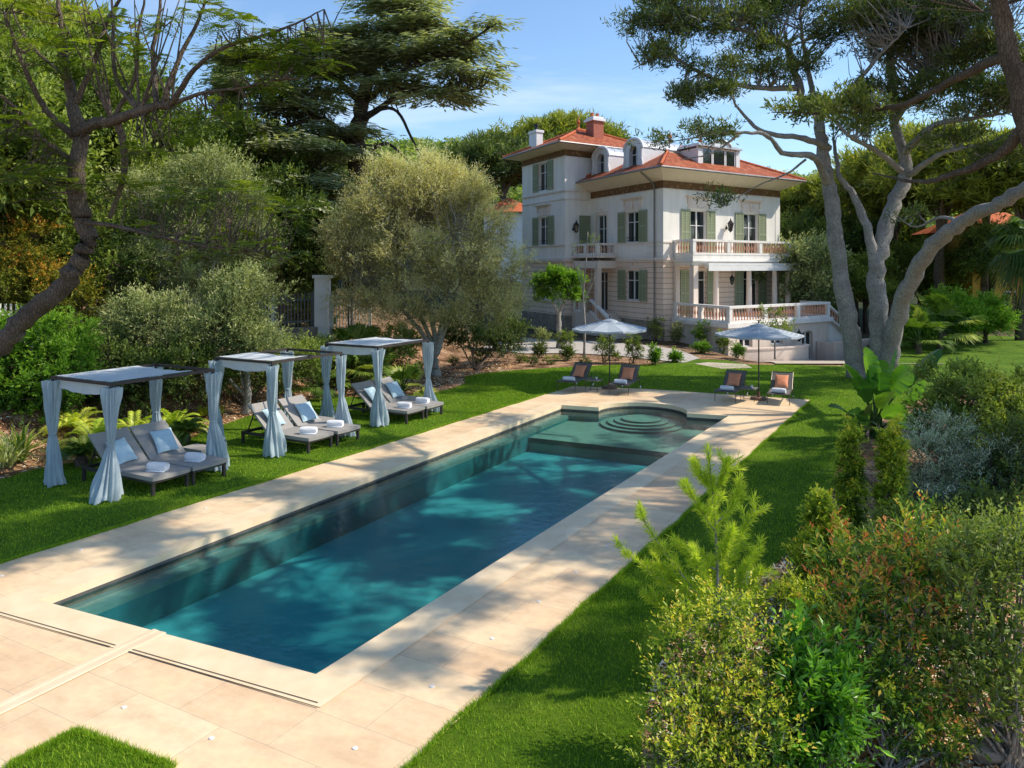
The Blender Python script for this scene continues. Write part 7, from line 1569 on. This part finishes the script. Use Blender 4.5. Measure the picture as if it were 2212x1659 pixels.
# palms at the right edge
def dracaena(lab, P, H_, nl, L_, tint=.3):
    z0 = 0; t = thing('palm_tree', lab, 'palm', (P[0], P[1], z0)); build('trunk', MB().tube([(P[0], P[1], 0), (P[0] + .1, P[1], H_ * .5), (P[0], P[1], H_)], [.22, .17, .15], 10), M['bark_brown'], t, smooth=True); m = MB(); s = MB()
    for k in range(nl):
        az = 2.4 * k; el = rng.uniform(-.9, 1.1); d = np.array((math.cos(az) * math.cos(el), math.sin(az) * math.cos(el), math.sin(el))); fanleaf(m, np.array((P[0], P[1], H_)) + d * L_ * .8, d - np.array((0, 0, .35)), L_, n_=20, wd=.035, tint=tint + rng.uniform(-.2, .4), stalk=s, base=(P[0], P[1], H_), droop=.5)
    build('fronds', m, LM['palm'], t); build('frond_stalks', s, LM['palm'], t)
    dr = MB()
    for k in range(90):
        a = rng.uniform(0, 2 * PI); r0 = rng.uniform(.2, .8); b_ = np.array((P[0] + r0 * math.cos(a), P[1] + r0 * math.sin(a), H_ - .2)); e = b_ + (rng.normal() * .15, rng.normal() * .15, -rng.uniform(.7, 1.7)); w_ = np.array((.03, 0, 0)); dr.add([b_ - w_, b_ + w_, e], f3=[(0, 1, 2)], tint=rng.uniform(.5, .9))
    build('dry_fronds', dr, LM['dry'], t)
p = P_(2235, 560, 24); dracaena('tall fan palm with hanging fronds cut by the right edge', (p[0] + .2, 24.0), 5.4, 46, 1.0, tint=.05)
spiky('dark palm like rosette with long blades at the right edge above the shrubs', P_(2185, 800, 19)[:2], 90, 1.5, 'palm', .25, name='yucca', wd=.03, z0=1.3, el0=-.3)
fanpalm('shaded fan palm on the far lawn edge behind the grey trunks', P_(2030, 690, 46)[:2], 1, 24, 1.2, 1.4, trunk=1.2, tint=.5); fanpalm('drooping fan palm left of the leaning grey limb foot', P_(1985, 680, 44)[:2], 1, 18, 1.0, 1.2, trunk=1.0, tint=.35)
# garden bench far off on the lawn
p = g(2054, 737); t = thing('garden_bench', 'small dark metal bench far across the right lawn', 'bench', p)
build('seat', MB().box(p[0] - .7, p[0] + .7, p[1] - .2, p[1] + .2, .42, .46), M['metal'], t)
for x in (-.6, .6):
    for y in (-.17, .17): build('leg', MB().box(p[0] + x - .02, p[0] + x + .02, p[1] + y - .02, p[1] + y + .02, 0, .42), M['metal'], t)

# ------------------------------------------------------------------ grass blades on the near lawn (uncountable)
def blades(name, lab, n_, area, reject, hgt, z=.0):
    x0, x1, y0, y1 = area; P = np.stack([rng.uniform(x0, x1, n_), y0 * (y1 / y0) ** rng.uniform(0, 1, n_)], 1); keep = reject(P[:, 0], P[:, 1]); P = P[keep]; n_ = len(P)
    a = rng.uniform(0, 2 * PI, n_); w_ = .004 * np.sqrt(P[:, 1] / 8); h = hgt * rng.uniform(.5, 1.3, n_); ln = rng.normal(size=(n_, 2)) * h[:, None] * .45
    b0 = np.stack([P[:, 0] - w_ * np.cos(a), P[:, 1] - w_ * np.sin(a), np.full(n_, z)], 1); b1 = np.stack([P[:, 0] + w_ * np.cos(a), P[:, 1] + w_ * np.sin(a), np.full(n_, z)], 1); tp = np.stack([P[:, 0] + ln[:, 0], P[:, 1] + ln[:, 1], z + h], 1)
    V = np.stack([b0, b1, tp], 1).reshape(-1, 3); mb = MB().add(V, f3=np.arange(n_ * 3).reshape(-1, 3), tint=np.repeat(rng.uniform(0, 1, n_), 3)); o = build(name, mb, LM['grass']); stuff(o); tag(o, lab, 'grass'); return o
LM['grass'] = leafmat('grass_blade', [(.1, (.035, .085, .006)), (.5, (.08, .155, .009)), (.9, (.16, .24, .027))], .35, .05)
dk = np.array(deck_out); flp = np.array(fl); lwp = np.array(LBw)
shr = lambda x, y: inside(lwp, x, y) & ~inside(dk, x, y)
blades('lawn_grass', 'short mown grass blades of the near lawn right of the pool', 420000, (-1.6, 16, 6.0, 39), shr, .045)
blades('lawn_grass', 'short mown grass blades of the lawn left of the pool', 300000, (-15.5, 3.0, 11.0, 39), shr, .045)
blades('front_grass', 'grass blades of the small lawn corner at the bottom left', 70000, (-7.0, -1.5, 5.5, 9.0), lambda x, y: inside(flp, x, y), .05, .03)
# grass edge overhanging the stone of the deck
ed = []
for (p, q) in ((deck_out[2], deck_out[3]), (deck_out[3], deck_out[5]), (deck_out[9], deck_out[0]), (deck_out[8], deck_out[9])):
    p, q = np.array(p), np.array(q); L_ = np.linalg.norm(q - p); n_ = int(min(L_ * 700, 16000)); t_ = rng.uniform(0, 1, n_); d = (q - p) / L_; nn = np.array((-d[1], d[0])); s_ = t_ * L_; wob = .016 * np.sin(s_ * 2.1) + .01 * np.sin(s_ * 5.3)
    ed.append(p + (q - p) * t_[:, None] + nn * (wob + rng.uniform(-.02, .03, n_))[:, None])
for (p, q) in ((fl[0], fl[1]), (fl[0], fl[5])):
    p, q = np.array(p), np.array(q); n_ = 2500; ed.append(p + (q - p) * rng.uniform(0, 1, n_)[:, None] + rng.normal(size=(n_, 2)) * .025)
E2 = np.vstack(ed); n_ = len(E2); a = rng.uniform(0, 2 * PI, n_); h = rng.uniform(.03, .075, n_); ln = rng.normal(size=(n_, 2)) * .03; w_ = .005
V = np.stack([np.stack([E2[:, 0] - w_ * np.cos(a), E2[:, 1] - w_ * np.sin(a), np.full(n_, .01)], 1), np.stack([E2[:, 0] + w_ * np.cos(a), E2[:, 1] + w_ * np.sin(a), np.full(n_, .01)], 1), np.stack([E2[:, 0] + ln[:, 0], E2[:, 1] + ln[:, 1], .02 + h], 1)], 1).reshape(-1, 3)
o = build('edge_grass', MB().add(V, f3=np.arange(n_ * 3).reshape(-1, 3), tint=np.repeat(rng.uniform(.2, 1, n_), 3)), LM['grass']); stuff(o); tag(o, 'ragged grass edge overhanging the pale stone deck', 'grass')
# wood chips on the mulch
n_ = 60000; X_ = rng.uniform(-14, 8, n_); Y_ = rng.uniform(8.0, 40, n_); ok = ~inside(lwp, X_, Y_) & (Y_ > 6.5) & ((X_ < 0) | (Y_ < 14))
X_, Y_ = X_[ok], Y_[ok]; X2 = rng.uniform(1.5, 6.5, 26000); Y2 = rng.uniform(6.2, 13, 26000); ok = ~inside(lwp, X2, Y2); X_ = np.r_[X_, X2[ok]]; Y_ = np.r_[Y_, Y2[ok]]; n_ = len(X_)
c = np.stack([X_, Y_, zg(X_, Y_) - .01 + rng.uniform(0, .03, n_)], 1); t1 = unit(rng.normal(size=(n_, 3)) * (1, 1, .3)); t2 = unit(np.cross(t1, (0, 0, 1.) + rng.normal(size=(n_, 3)) * .4)); l_ = rng.uniform(.02, .06, (n_, 1)); V = np.stack([c - t1 * l_ - t2 * l_ * .3, c + t1 * l_ - t2 * l_ * .3, c + t1 * l_ + t2 * l_ * .3, c - t1 * l_ + t2 * l_ * .3], 1).reshape(-1, 3)
LM['chip'] = leafmat('bark_chip', [(.1, (.10, .045, .02)), (.5, (.36, .20, .11)), (.9, (.62, .46, .30))], 0.0, .02); o = build('bark_chips', MB().add(V, np.arange(n_ * 4).reshape(-1, 4), tint=np.repeat(rng.uniform(0, 1, n_), 4)), LM['chip']); stuff(o); tag(o, 'loose reddish bark chips spread over the planting beds', 'bark mulch')
for o in bpy.data.objects:
    if '_o' in o: del o['_o']
